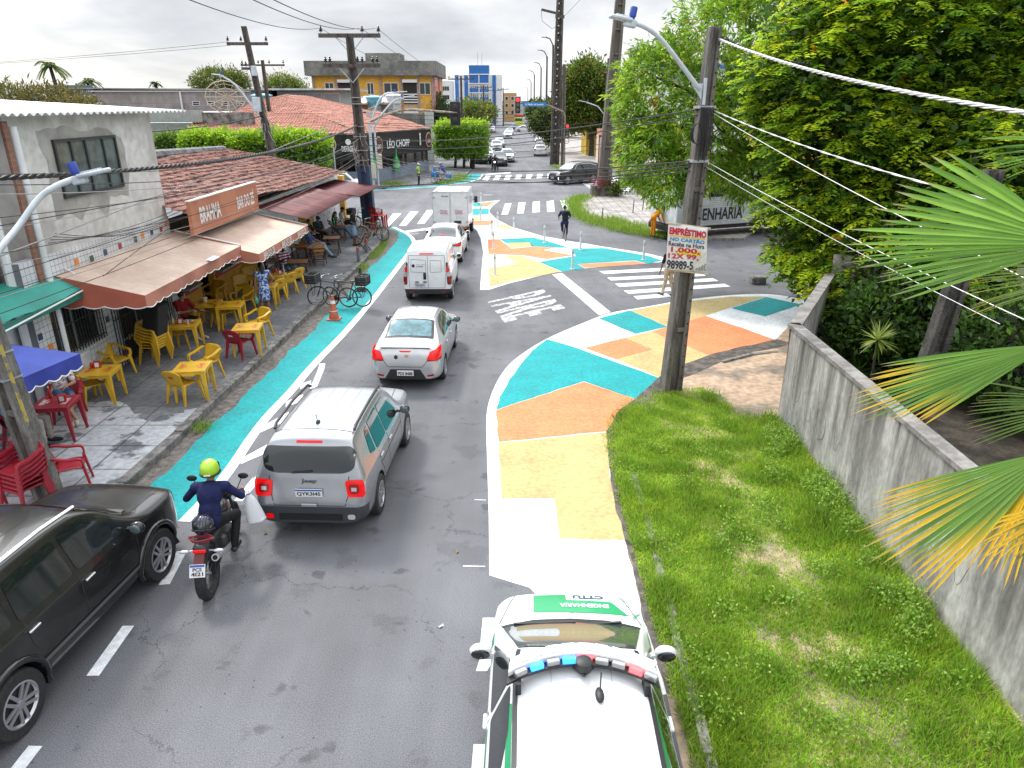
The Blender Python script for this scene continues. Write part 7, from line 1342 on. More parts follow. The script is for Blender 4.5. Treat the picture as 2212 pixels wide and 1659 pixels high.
def wchair(lab,x,y,rz,m=WOOD):
 r=thing('folding_chair',lab,'chair',G(x,y,SWZ),R(rz),'wooden folding chairs')
 for k in range(4):mb=MB();mb.box((0,-.17+.11*k,.45),(.40,.09,.016));mb.build('seat_slat',m,r)
 for z in(.66,.80):mb=MB();mb.box((0,-.30-(z-.6)*.2,z),(.42,.018,.09));mb.build('back_slat',m,r)
 for s in(-1,1):
  mb=MB();mb.bar((s*.2,-.35,.86),(s*.2,.22,0),.03,.035);mb.build('leg',WOODD,r);mb=MB();mb.bar((s*.17,.18,.44),(s*.17,-.30,0),.03,.035);mb.build('leg',WOODD,r)
 mb=MB();mb.bar((-.2,.08,.2),(.2,.08,.2),.02);mb.build('stretcher',WOODD,r)
for a in(('orange brown folding chair facing the bright wooden table',690,573,20,WOODL),('dark folding chair pushed under the table left of the striped shirt man',588,592,0),('folding chair between the two middle wooden tables',655,568,10),('folding chair behind the table with the yellow box',660,545,160),('folding chair under the man in the blue tee',680,552,-60),('folding chair under the man in the black shirt',672,532,-100),('dark folding chair near the yellow grille door',713,528,-60,WOODD),('folding chair under the woman in green',728,512,-60,WOODD),('folding chair under the man in the white shirt',742,502,-60,WOODD),('lone dark folding chair with papers by the kerb bollards',786,541,60,WOODD),('folding chair under the striped shirt man',618,600,-110)):wchair(*a)
r=thing('box','yellow box on the wall side wooden table','box',wt_[3]+V3(-.15,.1,.75));mb=MB();mb.rbox((0,0,.035),(.2,.14,.07),.01);mb.build('box',mat('yellow card box',(.55,.33,.04),.6),r);mb=MB();mb.box((0,0,.072),(.16,.1,.006));mb.build('lid',WPL,r)
bottle('green tall bottle on the table of the woman in green',wt_[5]+V3(-.2,.1,.75),.34,.045,mat('green glass',(.02,.22,.06),.2),WPL)
for i,(dx,dy)in enumerate(((.1,0),(.22,.1))):r=thing('glass','glass of amber drink on the table of the woman in green','glass',wt_[5]+V3(dx,dy,.75),0,'amber drinks');mb=MB();mb.lathe([(.03,0),(.036,.12)],seg=10);mb.build('glass',mat('amber drink',(.55,.27,.03),.1),r);mb=MB();mb.lathe([(.036,.12),(.037,.14)],seg=10,caps=False);mb.build('foam',WPL,r)
r=thing('plastic_table','red plastic table folded behind the blue pole foot','table',G(822,494,SWZ));mb=MB();mb.rbox((0,0,.72),(.7,.7,.03),.03);mb.build('tabletop',mat('bright red plastic',(.48,.02,.02),.4),r)
for sx in(-1,1):
 for sy in(-1,1):mb=MB();mb.bar((sx*.3,sy*.3,.7),(sx*.33,sy*.33,0),.08,.08,w2=.05,h2=.05);mb.build('leg',MC['bright red plastic'],r)
for k in range(6):put(CR,G(813,492,SWZ)+V3(0,0,.07*k),-30,'red chair in the slanting stack behind the blue pole foot','stacked red chairs at the blue pole')
# people
SK1=mat('brown skin',(.25,.125,.075),.55,var=.08,scale=8);SK2=mat('light brown skin',(.38,.21,.14),.55,var=.08,scale=8);SK3=mat('dark brown skin',(.12,.06,.038),.5,var=.08,scale=8);HAIRM=mat('dark hair',(.012,.009,.008),.5);EYEW=mat('eye white',(.6,.58,.55),.3)
def cloth(n,c,c2=None,sc=6,lo=.48,hi=.54):return mat(n,c,.85,var=0 if c2 else .12,col2=c2,scale=sc,lo=lo,hi=hi,bump=.9,bscale=9,spec=.2)
STAND=dict(P=(0,0,.95),C=(0,0,1.26),N=(0,-.01,1.47),H=(0,.025,1.60),SR=(.185,0,1.40),ER=(.25,-.03,1.12),WR=(.27,.06,.87),HR=(.09,0,.92),KR=(.10,.03,.50),AR=(.11,-.02,.085))
SIT=dict(P=(0,-.05,.53),C=(0,-.08,.84),N=(0,-.06,1.05),H=(0,-.01,1.18),SR=(.185,-.07,.98),ER=(.25,.02,.72),WR=(.16,.25,.70),HR=(.09,-.02,.52),KR=(.13,.40,.52),AR=(.14,.40,.09))
def person(label,loc,rz,base,shirt,pants,skin,hair=HAIRM,over={},sleeve=.5,leg=1.0,hat=None,shoe=BLACK,vox=.011,skirt=None,hairlong=False,scale=1.0,top2=None,pants2=None):
 J={k:Vector(v)for k,v in base.items()}
 for k in('S','E','W','H','K','A'):
  j=J[k+'R'];J[k+'L']=Vector((-j.x,j.y,j.z))
 J.update({k:Vector(v)for k,v in over.items()if isinstance(v,tuple)});r=thing('person',label,'person',loc,R(rz));r.scale=(scale,)*3
 def cap(mb,a,b,r0,r1):mb.tube([a,b],[r0,r1],10);mb.ell(a,r0,seg=10,rings=6);mb.ell(b,r1,seg=10,rings=6)
 def frame(up,rt):
  z=up.normalized();x=(rt-z*rt.dot(z)).normalized();y=z.cross(x);return Matrix((x,y,z)).transposed().to_4x4()
 F=frame(J['C']-J['P'],J['SR']-J['SL']);Fp=frame(J['C']-J['P'],J['HR']-J['HL']);hd=J['H']-J['N'];fwd=Vector((0,1,0));fx=over.get('face',None)
 fz=hd.normalized();ff=Vector(fx).normalized()if fx else F.col[1].to_3d();ff=(ff-fz*ff.dot(fz)).normalized();Hm=Matrix((ff.cross(fz),ff,fz)).transposed().to_4x4()
 def toe(s):k=J['A'+s];d=Vector(over.get('T'+s,(0.02 if s=='R' else-.02,.17,-.055)));return k+d
 def torso(mb,e):
  mid=J['P'].lerp(J['C'],.45);mb.ell(J['C']+F.to_3x3()@V3(0,-.005,.03),(.165+e,.115+e,.19+e),F,14,10);mb.ell(mid,(.145+e,.105+e,.17+e),F,14,10);mb.ell(J['P'],(.155+e,.115+e,.13+e),Fp,14,10);cap(mb,J['SL'],J['SR'],.068+e,.068+e)
 def build(mb,nm,m,v,it=4):
  o=mb.build(nm,m,None);md=o.modifiers.new('r','REMESH');md.mode='VOXEL';md.voxel_size=v;s=o.modifiers.new('s','SMOOTH');s.factor=.5;s.iterations=it;me=eval_mesh(o);old=o.data;bpy.data.objects.remove(o);bpy.data.meshes.remove(old);me.name=nm;me.materials.clear();me.materials.append(m);me.shade_smooth();return link(nm,me,r)
 mb=MB();torso(mb,0);cap(mb,J['C']+(J['N']-J['C'])*.6,J['N']+hd*.5,.062,.052)
 H=J['H'];mb.ell(H+Hm.to_3x3()@V3(0,-.005,.02),(.076,.096,.105),Hm);mb.ell(H+Hm.to_3x3()@V3(0,.025,-.055),(.056,.062,.062),Hm);mb.ell(H+Hm.to_3x3()@V3(0,.098,-.012),(.014,.02,.026),Hm,8,6)
 for s in(-1,1):mb.ell(H+Hm.to_3x3()@V3(s*.078,-.005,-.005),(.012,.024,.034),Hm,8,6)
 for s in 'LR':
  S_,E_,W_=J['S'+s],J['E'+s],J['W'+s];cap(mb,S_,E_,.052,.041);cap(mb,E_,W_,.041,.027);d=(W_-E_).normalized();sx=1 if s=='R' else-1;side=d.cross(Vector((0,0,1)));side=side.normalized()if side.length>.2 else Vector((1,0,0));nn=side.cross(d).normalized();grip=over.get('G'+s);nd=-nn if grip else-nn*.25
  pc=W_+d*.055;M=Matrix((side,d,nn)).transposed().to_4x4();mb.ell(pc,(.042,.055,.018),M,10,6)
  for k in range(4):b=W_+d*.095+side*(-.03+.02*k);l1,l2=(.038,.042,.039,.030)[k],.034;q=b+(d+nd*.5).normalized()*l1;cap(mb,b,q,.0098,.009);cap(mb,q,q+(d*(.1 if grip else .9)+nd*1.2).normalized()*l2,.009,.008)
  b=W_+d*.04-side*sx*.038;q=b+(d*.7-side*sx*.7-nn*.3).normalized()*.035;cap(mb,b,q,.012,.010);cap(mb,q,q+(d+nd*.4).normalized()*.028,.010,.009)
  Hh,K,A=J['H'+s],J['K'+s],J['A'+s];cap(mb,Hh,K,.082,.054);cap(mb,K,A,.05,.036);cap(mb,K.lerp(A,.25),K.lerp(A,.45),.054,.050);t=toe(s);cap(mb,A-V3(0,.02,.04),t,.036,.026)
 body=build(mb,'body',skin,vox)
 mb=MB();torso(mb,.014);cap(mb,J['C']+(J['N']-J['C'])*.55,J['N']-(J['N']-J['C'])*.12,.07,.062)
 for s in 'LR':
  S_,E_,W_=J['S'+s],J['E'+s],J['W'+s]
  if sleeve<=.5:cap(mb,S_,S_.lerp(E_,sleeve*1.5),.068,.062)
  elif sleeve>.5:cap(mb,S_,E_,.066,.054);cap(mb,E_,E_.lerp(W_,(sleeve-.5)*1.9),.054,.042)
 if skirt:
  k=J['P']+V3(0,0,-.05);mb.tube([J['P']+V3(0,0,.1),k,J['P']+V3(0,.02,-skirt)],[.155,.185,.17],16)
 build(mb,'dress' if skirt else 'shirt',shirt,max(vox,.013))
 if pants:
  mb=MB();mb.ell(J['P']+V3(0,0,-.02),(.17,.128,.13),Fp,14,10)
  for s in 'LR':
   Hh,K,A=J['H'+s],J['K'+s],J['A'+s]
   if leg<=.5:cap(mb,Hh,Hh.lerp(K,leg*2),.098,.088)
   else:cap(mb,Hh,K,.096,.07);cap(mb,K,K.lerp(A,(leg-.5)*2*.96),.068,.055)
  build(mb,'trousers' if leg>.5 else 'shorts',pants,max(vox,.013))
 for s in 'LR':
  A=J['A'+s];t=toe(s);mb=MB();cap(mb,A-V3(0,.035,.045),t,.046,.038);build(mb,'shoe',shoe,.014,2)
 if hair:
  mb=MB();mb.ell(H+Hm.to_3x3()@V3(0,-.018,.035),(.084,.098,.105),Hm)
  if hairlong:mb.ell(H+Hm.to_3x3()@V3(0,-.07,-.06),(.085,.06,.13),Hm);mb.ell(H+Hm.to_3x3()@V3(0,-.08,-.16),(.06,.045,.1),Hm)
  build(mb,'hair',hair,.014)
 for s in(-1,1):mb=MB();c_=H+Hm.to_3x3()@V3(s*.03,.082,.012);mb.ell(c_,(.013,.01,.008),Hm,8,6);e=mb.build('eye',EYEW,r,smooth=180);mb=MB();mb.ell(c_+Hm.to_3x3()@V3(0,.006,0),(.006,.006,.007),Hm,6,5);mb.build('iris',HAIRM,e)
 mb=MB();mb.ell(H+Hm.to_3x3()@V3(0,.080,-.058),(.024,.010,.007),Hm,8,6);mb.build('mouth',mat('lip',(.22,.08,.06),.5),r,smooth=180)
 if hat:
  mb=MB();mb.ell(H+Hm.to_3x3()@V3(0,-.008,.062),(.090,.108,.075),Hm);mb.ell(H+Hm.to_3x3()@V3(0,.11,.05),(.075,.09,.012),Hm);build(mb,'cap',hat,.012)
 return r,J
CBLK=cloth('black shirt cloth',(.014,.014,.016));CBLUE=cloth('slate blue tee',(.08,.12,.26));CJEAN=cloth('blue denim',(.07,.13,.24));CLJEAN=cloth('pale denim',(.22,.33,.46));CWHT=cloth('white shirt cloth',(.62,.63,.65));CRED=cloth('dark red tee',(.20,.012,.018));CKH=cloth('beige trousers',(.50,.39,.27));CNAV=cloth('navy cloth',(.012,.016,.06));CGRN=cloth('dark green top',(.02,.07,.04));CDK=cloth('dark shorts',(.02,.02,.024));CSKY=cloth('pale blue shirt cloth',(.30,.42,.58))
FLB=cloth('blue floral dress',(.02,.09,.36),(.55,.62,.72),16,.50,.54);FLR=cloth('floral print shirt',(.62,.62,.60),(.35,.05,.05),13,.52,.57);STR=mat('striped polo',(.20,.02,.09),.85,spec=.2)
def stripes():
 N,L=nodes_of(STR);p=N['Principled BSDF'];tc=N.new('ShaderNodeTexCoord');w=N.new('ShaderNodeTexWave');w.bands_direction='Z';w.inputs['Scale'].default_value=3.2;w.inputs['Distortion'].default_value=.6;L.new(tc.outputs['Object'],w.inputs['Vector']);c=N.new('ShaderNodeValToRGB');c.color_ramp.interpolation='CONSTANT';e=c.color_ramp.elements;e[0].color=(.20,.02,.09,1);e[1].position=.62;e[1].color=(.6,.56,.58,1);L.new(w.outputs['Fac'],c.inputs[0]);L.new(c.outputs[0],p.inputs['Base Color'])
stripes()
FLIP=mat('pale sandal',(.5,.45,.38),.7);GLV=None
person('woman in a blue and white floral dress standing with one hand on her hip',G(577,682,SWZ),35,STAND,FLB,None,SK1,over=dict(ER=(.33,-.06,1.16),WR=(.17,.04,1.0),EL=(-.24,0,1.12),WL=(-.25,.02,.87),AR=(.06,.02,.085),AL=(-.12,-.05,.085)),skirt=.42,sleeve=.05,hairlong=True,vox=.009,scale=.97,shoe=CDK)
bag=thing('plastic_bag','small green plastic bag hanging from the hand of the woman in blue','bag',G(577,682,SWZ)+V3(-.22,-.12,.52));mb=MB();mb.ell((0,0,0),(.07,.06,.11));mb.tube([(0,0,.1),(0,0,.26)],[.02,.012],6);mb.build('bag',mat('green bag plastic',(.10,.42,.34),.4),bag,smooth=60);mb=MB();mb.ell((0,0,.11),(.025,.025,.02));mb.build('knot',MC['green bag plastic'],bag)
person('man in a dark red tee and shorts eating at a yellow table, head turned right',G(408,726,SWZ),-120,SIT,CRED,CDK,SK2,over=dict(WR=(.06,.36,.80),ER=(.25,.12,.76),WL=(-.25,.38,.77),EL=(-.29,.10,.76),face=(-.9,.6,0),GR=1,KR=(.1,.42,.5),AR=(.1,.55,.09),AL=(-.10,.50,.09)),leg=.42,vox=.009,shoe=FLIP)
person('woman in a floral print shirt and denim shorts seated under the blue gazebo',G(147,896,SWZ),-142,SIT,FLR,CJEAN,SK2,over=dict(ER=(.30,-.05,.95),WR=(.20,.10,1.12),EL=(-.24,.1,.72),WL=(-.12,.3,.75),KR=(.06,.42,.54),AR=(-.08,.68,.12),KL=(-.12,.42,.52),AL=(.02,.62,.09)),leg=.40,vox=.009,shoe=FLIP,hairlong=True)
person('old man in a pale blue shirt and light trousers seated behind the near left pole',G(58,962,SWZ),-82,SIT,CSKY,cloth('light grey trousers',(.40,.38,.34)),SK2,hair=mat('grey hair',(.3,.3,.3),.6),over=dict(P=(0,-.12,.52),C=(0,-.2,.82),N=(0,-.22,1.03),H=(0,-.2,1.16),SR=(.185,-.2,.97),SL=(-.185,-.2,.97),ER=(.27,-.05,.72),EL=(-.27,-.05,.72)),vox=.010)
person('man in a maroon striped polo and white cap seated at the sauce bottle table',G(619,604,SWZ),-125,SIT,STR,CLJEAN,SK3,hat=CWHT,over=dict(WR=(.1,.3,.86),ER=(.25,.1,.74),GR=1),leg=.48,vox=.012,shoe=CDK)
person('man in a slate blue tee and ripped jeans leaning back in a folding chair',G(681,556,SWZ),-85,SIT,CBLUE,CLJEAN,SK2,over=dict(P=(0,-.1,.5),C=(0,-.2,.8),N=(0,-.22,1.0),H=(0,-.18,1.14),SR=(.185,-.2,.95),SL=(-.185,-.2,.95),WR=(.2,.3,.62),WL=(-.2,.3,.62),AR=(.1,.75,.09),AL=(-.1,.6,.09),KL=(-.12,.40,.56)),vox=.012)
person('bearded man in a black shirt seated behind the man in slate blue',G(673,536,SWZ),-110,SIT,CBLK,CDK,SK2,vox=.012,over=dict(WR=(.15,.3,.74)))
person('man in a dark cap and dark teal shirt seated by the yellow grille door',G(692,527,SWZ),-130,SIT,cloth('dark teal shirt',(.02,.045,.055)),CDK,SK1,hat=CDK,vox=.012)
person('woman in a dark green top and long jeans seated at the glasses table',G(729,515,SWZ),-75,SIT,CGRN,CJEAN,SK2,hairlong=True,over=dict(AR=(.12,.72,.09),AL=(-.08,.78,.09),KR=(.12,.42,.5)),vox=.012)
person('man in white shirt and black cap seated cross-legged near the blue pole foot',G(744,503,SWZ),-75,SIT,CWHT,CDK,SK1,hat=CBLK,over=dict(AL=(.1,.45,.32),KL=(-.05,.42,.58)),leg=.45,vox=.012)
person('man in a black tee, navy cap and denim shorts standing beside the kerb',G(767,530,SWZ),-95,STAND,CBLK,CLJEAN,SK3,hat=cloth('navy cap cloth',(.03,.04,.07)),leg=.46,vox=.011,shoe=CDK,over=dict(WR=(.16,.16,.95)))
p_=person('traffic officer in a lime vest and white cap standing at the corner bar kerb',G(905,400,.13),-95,STAND,cloth('lime vest',(.35,.62,.04)),CDK,SK1,hat=CWHT,vox=.018,sleeve=.3)
person('pedestrian in beige trousers and black shirt walking over the crossing behind the notice',G(1441,639,0),25,STAND,CBLK,CKH,SK1,over=dict(AR=(.14,-.16,.085),KR=(.11,.0,.5),AL=(-.10,.16,.085),WL=(-.32,.05,.9),EL=(-.30,0,1.13)),vox=.011,scale=1.02)
person('worker in orange overalls bending beside the white works truck',G(1409,511,.13),-70,STAND,cloth('orange overalls',(.62,.22,.01)),cloth('orange overalls',(.62,.22,.01)),SK1,over=dict(C=(0,.22,1.16),N=(0,.38,1.28),H=(0,.48,1.34),SR=(.18,.32,1.24),SL=(-.18,.32,1.24),ER=(.22,.40,.95),EL=(-.22,.40,.95),WR=(.2,.5,.72),WL=(-.2,.5,.72)),vox=.014,sleeve=.95,hat=CWHT)
# bicycles and motorcycles
SPK=mat('spoke metal',(.35,.36,.37),.4,.7)
def bwheel(parent,y,Rw,x=0,ang=0,w=.018,nm='wheel',rim=None,spokes=20):
 M=Matrix.Translation((x,y,Rw))@Matrix.Rotation(ang,4,'Z');mb=MB(M);mb.tube([(0,Rw*.96*math.cos(a),Rw*.96*math.sin(a))for a in[k*math.pi/14 for k in range(28)]],w,6,closed=True);t=mb.build(nm,RUBBER,parent,smooth=60)
 mb=MB(M);mb.tube([(0,Rw*.88*math.cos(a),Rw*.88*math.sin(a))for a in[k*math.pi/12 for k in range(24)]],.009,5,closed=True);mb.build('rim',rim or SPK,t)
 mb=MB(M);mb.lathe([(.02,-.05),(.02,.05)],(0,0,0),8,T=Matrix.Rotation(R(90),4,'Y'))
 for k in range(spokes):a=2*math.pi*k/spokes;mb.bar((.02*(-1)**k,.018*math.cos(a+1),.018*math.sin(a+1)),(0,Rw*.88*math.cos(a),Rw*.88*math.sin(a)),.0035)
 mb.build('spokes',SPK,t)
def bicycle(label,loc,rz,m,turn=0,hb=1.02,group=None,name='bicycle'):
 r=thing(name,label,'bicycle',loc,R(rz),group);Rw=.335;bwheel(r,-.52,Rw);bwheel(r,.54,Rw,.0,turn);mb=MB();bb=V3(0,-.08,.29);st_=V3(0,-.25,.80);ht=V3(0,.36,.86);hb_=V3(0,.40,.68)
 for a,b in((bb,st_),(bb,hb_),(st_*.95+V3(0,0,.03),ht),(ht,hb_)):mb.tube([a,b],.018,7)
 for s in(-.05,.05):mb.tube([bb,V3(s,-.52,Rw)],.011,5);mb.tube([st_*.97,V3(s,-.52,Rw)],.010,5);mb.tube([hb_-V3(0,0,.02),V3(s,.54,Rw)],.013,5)
 mb.build('frame',m,r,smooth=60);mb=MB();mb.ell((0,-.27,.86),(.07,.13,.035));mb.tube([st_,(0,-.26,.86)],.014,6);mb.build('saddle',BLACK,r,smooth=60);mb=MB();mb.tube([ht,(0,.34,hb-.04)],.014,6);mb.tube(smooth_poly([V3(-.30,.18,hb),V3(-.22,.27,hb+.01),V3(-.08,.36,hb-.02),V3(.08,.36,hb-.02),V3(.22,.27,hb+.01),V3(.30,.18,hb)],2,False),.012,6);mb.build('handlebar',CHROME,r,smooth=60)
 mb=MB();mb.lathe([(.085,-.006),(.085,.006)],bb,14,T=Matrix.Rotation(R(90),4,'Y'))
 for s in(-1,1):mb.bar(bb+V3(s*.05,0,0),bb+V3(s*.06,.10*s,-.14*s),.015);mb.box(bb+V3(s*.1,.10*s,-.14*s),(.09,.07,.02))
 mb.build('crankset',BLACK,r);return r
def crate(label,loc,rz,s=(.46,.34,.28)):
 r=thing('crate',label,'crate',loc,R(rz));mb=MB()
 for k in range(4):z=.03+s[2]*k/3.4;[mb.box((0,q*s[1]/2,z),(s[0],.014,.068))for q in(-1,1)];[mb.box((q*s[0]/2,0,z),(.014,s[1],.068))for q in(-1,1)]
 for a in(-1,0,1):[mb.box((a*s[0]/2*.97,q*s[1]/2,s[2]/2),(.03,.018,s[2]))for q in(-1,1)]
 mb.build('side_slats',mat('black crate plastic',(.018,.018,.02),.5),r);mb=MB();mb.box((0,0,.012),(s[0],s[1],.016));mb.build('base',MC['black crate plastic'],r);mb=MB()
 for q in(-1,1):mb.box((0,q*s[1]/2,s[2]+.01),(s[0]+.02,.02,.02));mb.box((q*s[0]/2,0,s[2]+.01),(.02,s[1]+.02,.02))
 mb.build('rim',mat('grey crate rim',(.25,.24,.22),.6),r);return r
def rack(r,y,z,w=.36,l=.34):
 mb=MB();mb.box((0,y,z),(w,l,.02));[mb.bar((s*w/2,y,z),(s*.06,y*.98+(.02 if y>0 else-.02),.335),.014)for s in(-1,1)];mb.build('carrier_rack',BLACK,r)
DKF=mat('dark blue bicycle paint',(.02,.025,.05),.4)
pa,pb=G(752,664,.05),G(691,657,.12);c_=(pa+pb)/2;c_.z=.06;a_=math.degrees(math.atan2(-(pb-pa).x,(pb-pa).y));ba=bicycle('delivery bicycle with a front crate parked nose to the pavement',c_,a_,DKF,R(35));rack(ba,.66,.78);dF=Vector((-math.sin(R(a_)),math.cos(R(a_)),0));crate('black crate on the front rack of the delivery bicycle',c_+dF*.66+V3(0,0,.79),a_)
c2_=c_+V3(.42,.12,-.03);bb_=bicycle('delivery bicycle with a rear crate parked on the kerb edge, closer to the road',c2_,a_+4,mat('black bicycle paint',(.015,.015,.017),.4),R(-20));rack(bb_,-.58,.76);crate('black crate on the rear rack of the roadside delivery bicycle',c2_-dF*.60+V3(0,0,.77),a_)
bicycle('mustard framed bicycle leaning at the blue pole foot',G(806,519,SWZ),78,mat('mustard bicycle paint',(.36,.19,.05),.4));bk3=bicycle('dark bicycle with a rear crate behind the blue pole foot',G(790,494,SWZ),80,DKF);crate('dark crate on the bicycle behind the blue pole foot',G(790,494,SWZ)+V3(-.7,0,.75),80)
cy=G(1220,521);bicycle('black bicycle ridden away towards the junction',cy+V3(0,.5,0),3,BLACK);RIDE=dict(P=(0,-.26,.92),C=(0,-.12,1.22),N=(0,.02,1.40),H=(0,.06,1.54),SR=(.19,-.02,1.33),ER=(.30,.08,1.12),WR=(.27,.22,1.05),HR=(.09,-.22,.90),KR=(.13,.10,.66),AR=(.12,-.04,.32));person('cyclist in dark blue with a black backpack riding away over the side street',cy+V3(0,.5,0),3,RIDE,cloth('dark blue tee',(.018,.03,.075)),CNAV,SK1,over=dict(AL=(-.12,-.1,.5),KL=(-.13,.12,.78),GR=1,GL=1),vox=.011)
bp_=thing('backpack','black backpack on the back of the cyclist in dark blue','backpack',cy+V3(0,.5,0),R(3));mb=MB();mb.rbox((0,-.32,1.22),(.29,.16,.42),.06);mb.build('pack',CBLK,bp_,smooth=50);mb=MB();mb.rbox((0,-.415,1.14),(.22,.05,.2),.02);mb.build('pocket',CDK,bp_)
def motorbike(label,loc,rz,plate=None,red=True):
 r=thing('motorcycle',label,'motorcycle',loc,R(rz));bwheel(r,-.63,.31,w=.075,spokes=12);bwheel(r,.66,.31,w=.045,spokes=12);mb=MB();mb.tube([(0,.40,.95),(0,.30,.80),(0,-.2,.62),(0,-.45,.60)],.03,6);mb.tube([(0,.40,.9),(0,.25,.35),(0,-.15,.30),(0,-.45,.58)],.025,6)
 for s in(-.09,.09):mb.tube([(s,.44,.92),(s,.66,.31)],.022,6);mb.tube([(s,-.1,.36),(s,-.63,.31)],.022,6);mb.tube([(s,-.60,.34),(s*1.1,-.42,.68)],.018,6)
 mb.build('frame',BLACK,r,smooth=60);mb=MB();mb.rbox((0,.06,.42),(.26,.34,.28),.05);[mb.box((0,.1,.36+.04*k),(.3,.22,.012))for k in range(6)];mb.build('engine',mat('engine metal',(.10,.10,.10),.45,.5),r)
 mb=MB();mb.ell((0,.18,.84),(.14,.26,.14));mb.build('fuel_tank',mat('black red tank',(.02,.02,.022),.25,coat=.5),r,smooth=60);mb=MB();mb.grid(lambda u,v:(-.14+.28*u,-.55+.6*v,.80-.02*math.sin(math.pi*v)+.02*math.sin(math.pi*u)),6,8);o=mb.build('seat',BLACK,r,smooth=180);o.modifiers.new('s','SOLIDIFY').thickness=.08
 mb=MB();mb.rbox((0,-.66,.76),(.20,.22,.12),.05);t=mb.build('tail_cowl',BLACK,r,smooth=50);mb=MB();mb.rbox((0,-.77,.76),(.17,.03,.05),.02);mb.build('tail_lamp',RED_LIT if red else RED_L,r);mb=MB();mb.bar((0,-.74,.74),(0,-.93,.58),.13,.03);mb.build('rear_mudguard',mat('dark red guard',(.10,.012,.012),.5),r)
 for s in(-1,1):mb=MB();mb.ell((s*.22,-.70,.72),(.07,.03,.025));mb.bar((s*.06,-.68,.72),(s*.2,-.7,.72),.015);mb.build('indicator',LENS,r)
 mb=MB();mb.tube([(.15,.1,.33),(.16,-.2,.40),(.17,-.72,.62)],[.03,.04,.052],10);mb.build('exhaust',STEEL,r,smooth=60);mb=MB();mb.tube([(.17,-.722,.6205),(.17,-.724,.6215)],.034,10);mb.build('exhaust_mouth',HOLESHADE,r)
 mb=MB();mb.tube([(-.36,.30,1.03),(-.18,.40,1.04),(.18,.40,1.04),(.36,.30,1.03)],.014,6);mb.build('handlebar',BLACK,r)
 for s in(-1,1):mb=MB();mb.tube([(s*.24,.37,1.04),(s*.33,.36,1.22)],.007,5);mb.ell((s*.36,.37,1.26),(.075,.018,.05));mb.build('mirror',BLACK,r,smooth=60)
 mb=MB();mb.ell((0,.52,.93),(.13,.11,.14));mb.build('headlamp',BLACK,r,smooth=60);mb=MB();mb.ell((0,.58,.93),(.10,.06,.10));mb.build('headlamp_glass',mat('lit white lamp',(.8,.8,.8),.2,emit=(1,1,1),est=1.5),r,smooth=60)
 if plate:
  c=V3(0,-.95,.58);tl=Matrix.Rotation(R(-28),4,'X');mb=MB();mb.box(c,(.20,.012,.17),T=tl);pl_=mb.build('number_plate',PLATE,r);f=quad_fn(*[c+tl.to_3x3()@V3(a,-.008,b)for a,b in((-.097,-.083),(.097,-.083),(-.097,.083),(.097,.083))],.001);mb=MB();text_map(mb,plate[0],sub_fn(f,.2,.8,.46,.74),.03);text_map(mb,plate[1],sub_fn(f,.1,.9,.1,.40),.03);mb.build('plate_lettering',INK,pl_);mb=MB();q=sub_fn(f,.02,.98,.8,.98);mb.add([q(0,0),q(1,0),q(1,1),q(0,1)],[(0,1,2,3)]);mb.build('plate_band',PLBLUE,pl_)
 return r
ml=G(440,1288);ml=V3(ml.x,ml.y+.72,0);motorbike('black motorcycle with a red tail and white plate beside the black SUV',ml,6,('PCS','4I21'))
RIDM=dict(P=(0,-.22,.88),C=(0,-.06,1.18),N=(0,.08,1.36),H=(0,.14,1.49),SR=(.20,.03,1.29),ER=(.38,.10,1.08),WR=(.34,.28,1.08),HR=(.10,-.18,.86),KR=(.24,.20,.74),AR=(.22,-.05,.36))
rd_,JR=person('motorcyclist in a navy long sleeved shirt and lime helmet riding away',ml,6,RIDM,cloth('navy riding shirt',(.012,.016,.062)),CBLK,SK1,hair=None,over=dict(GR=1,GL=1),sleeve=.95,vox=.008)
HELM=mat('lime helmet shell',(.36,.62,.02),.2,coat=.6)
def helmet(parent,c,m,vis=True,s=1.0,rx=0):
 M=Matrix.Translation(c)@Matrix.Rotation(rx,4,'X');mb=MB(M);mb.ell((0,-.01,.02),(.128*s,.150*s,.145*s),None,20,14);o=mb.build('helmet',m,parent,smooth=180);mb=MB(M);mb.tube([(.131*s*math.cos(a),-.012+.153*s*math.sin(a),-.035)for a in[k*math.pi/12 for k in range(24)]],.014,6,closed=True);mb.build('helmet_rim',BLACK,o);
 if vis:mb=MB(M);mb.grid(lambda u,v:(.135*s*math.sin((u-.5)*2.4),-.01+.157*s*math.cos((u-.5)*2.4)*math.cos((v-.2)*.9),.02+.10*(v-.3)),10,5);mb.build('visor',GLASSC,o,smooth=180)
 return o
hl=helmet(rd_,JR['H']+V3(0,-.01,.02),HELM);mb=MB();mb.box(JR['H']+V3(0,-.168,-.0),(.09,.012,.022));mb.build('reflective_strip',WTRIM,hl)
sh=thing('spare_helmet','spare dark helmet strapped by net behind the motorcyclist in navy','helmet',ml+V3(.04,-.46,.95),R(186));helmet(sh,V3(0,0,0),mat('black blue helmet shell',(.015,.018,.05),.15,coat=.7),True,1.05,R(25))
mb=MB()
for k in range(5):a=-.6+.3*k;mb.tube([(.145*math.sin(a),-.02-.16*math.cos(t),.02+.155*math.sin(t))for t in[i*math.pi/8 for i in range(9)]],.004,4)
mb.build('cargo_net',BLACK,sh);rp_=thing('rope','coil of dark red rope on the motorcycle tail','rope',ml+V3(.07,-.64,.86));mb=MB()
for k in range(5):mb.tube([((.12+.012*k)*math.cos(a),.075*math.sin(a),.008*k+.012*math.sin(3*a+k))for a in[i*math.pi/10 for i in range(20)]],.008,5,closed=True)
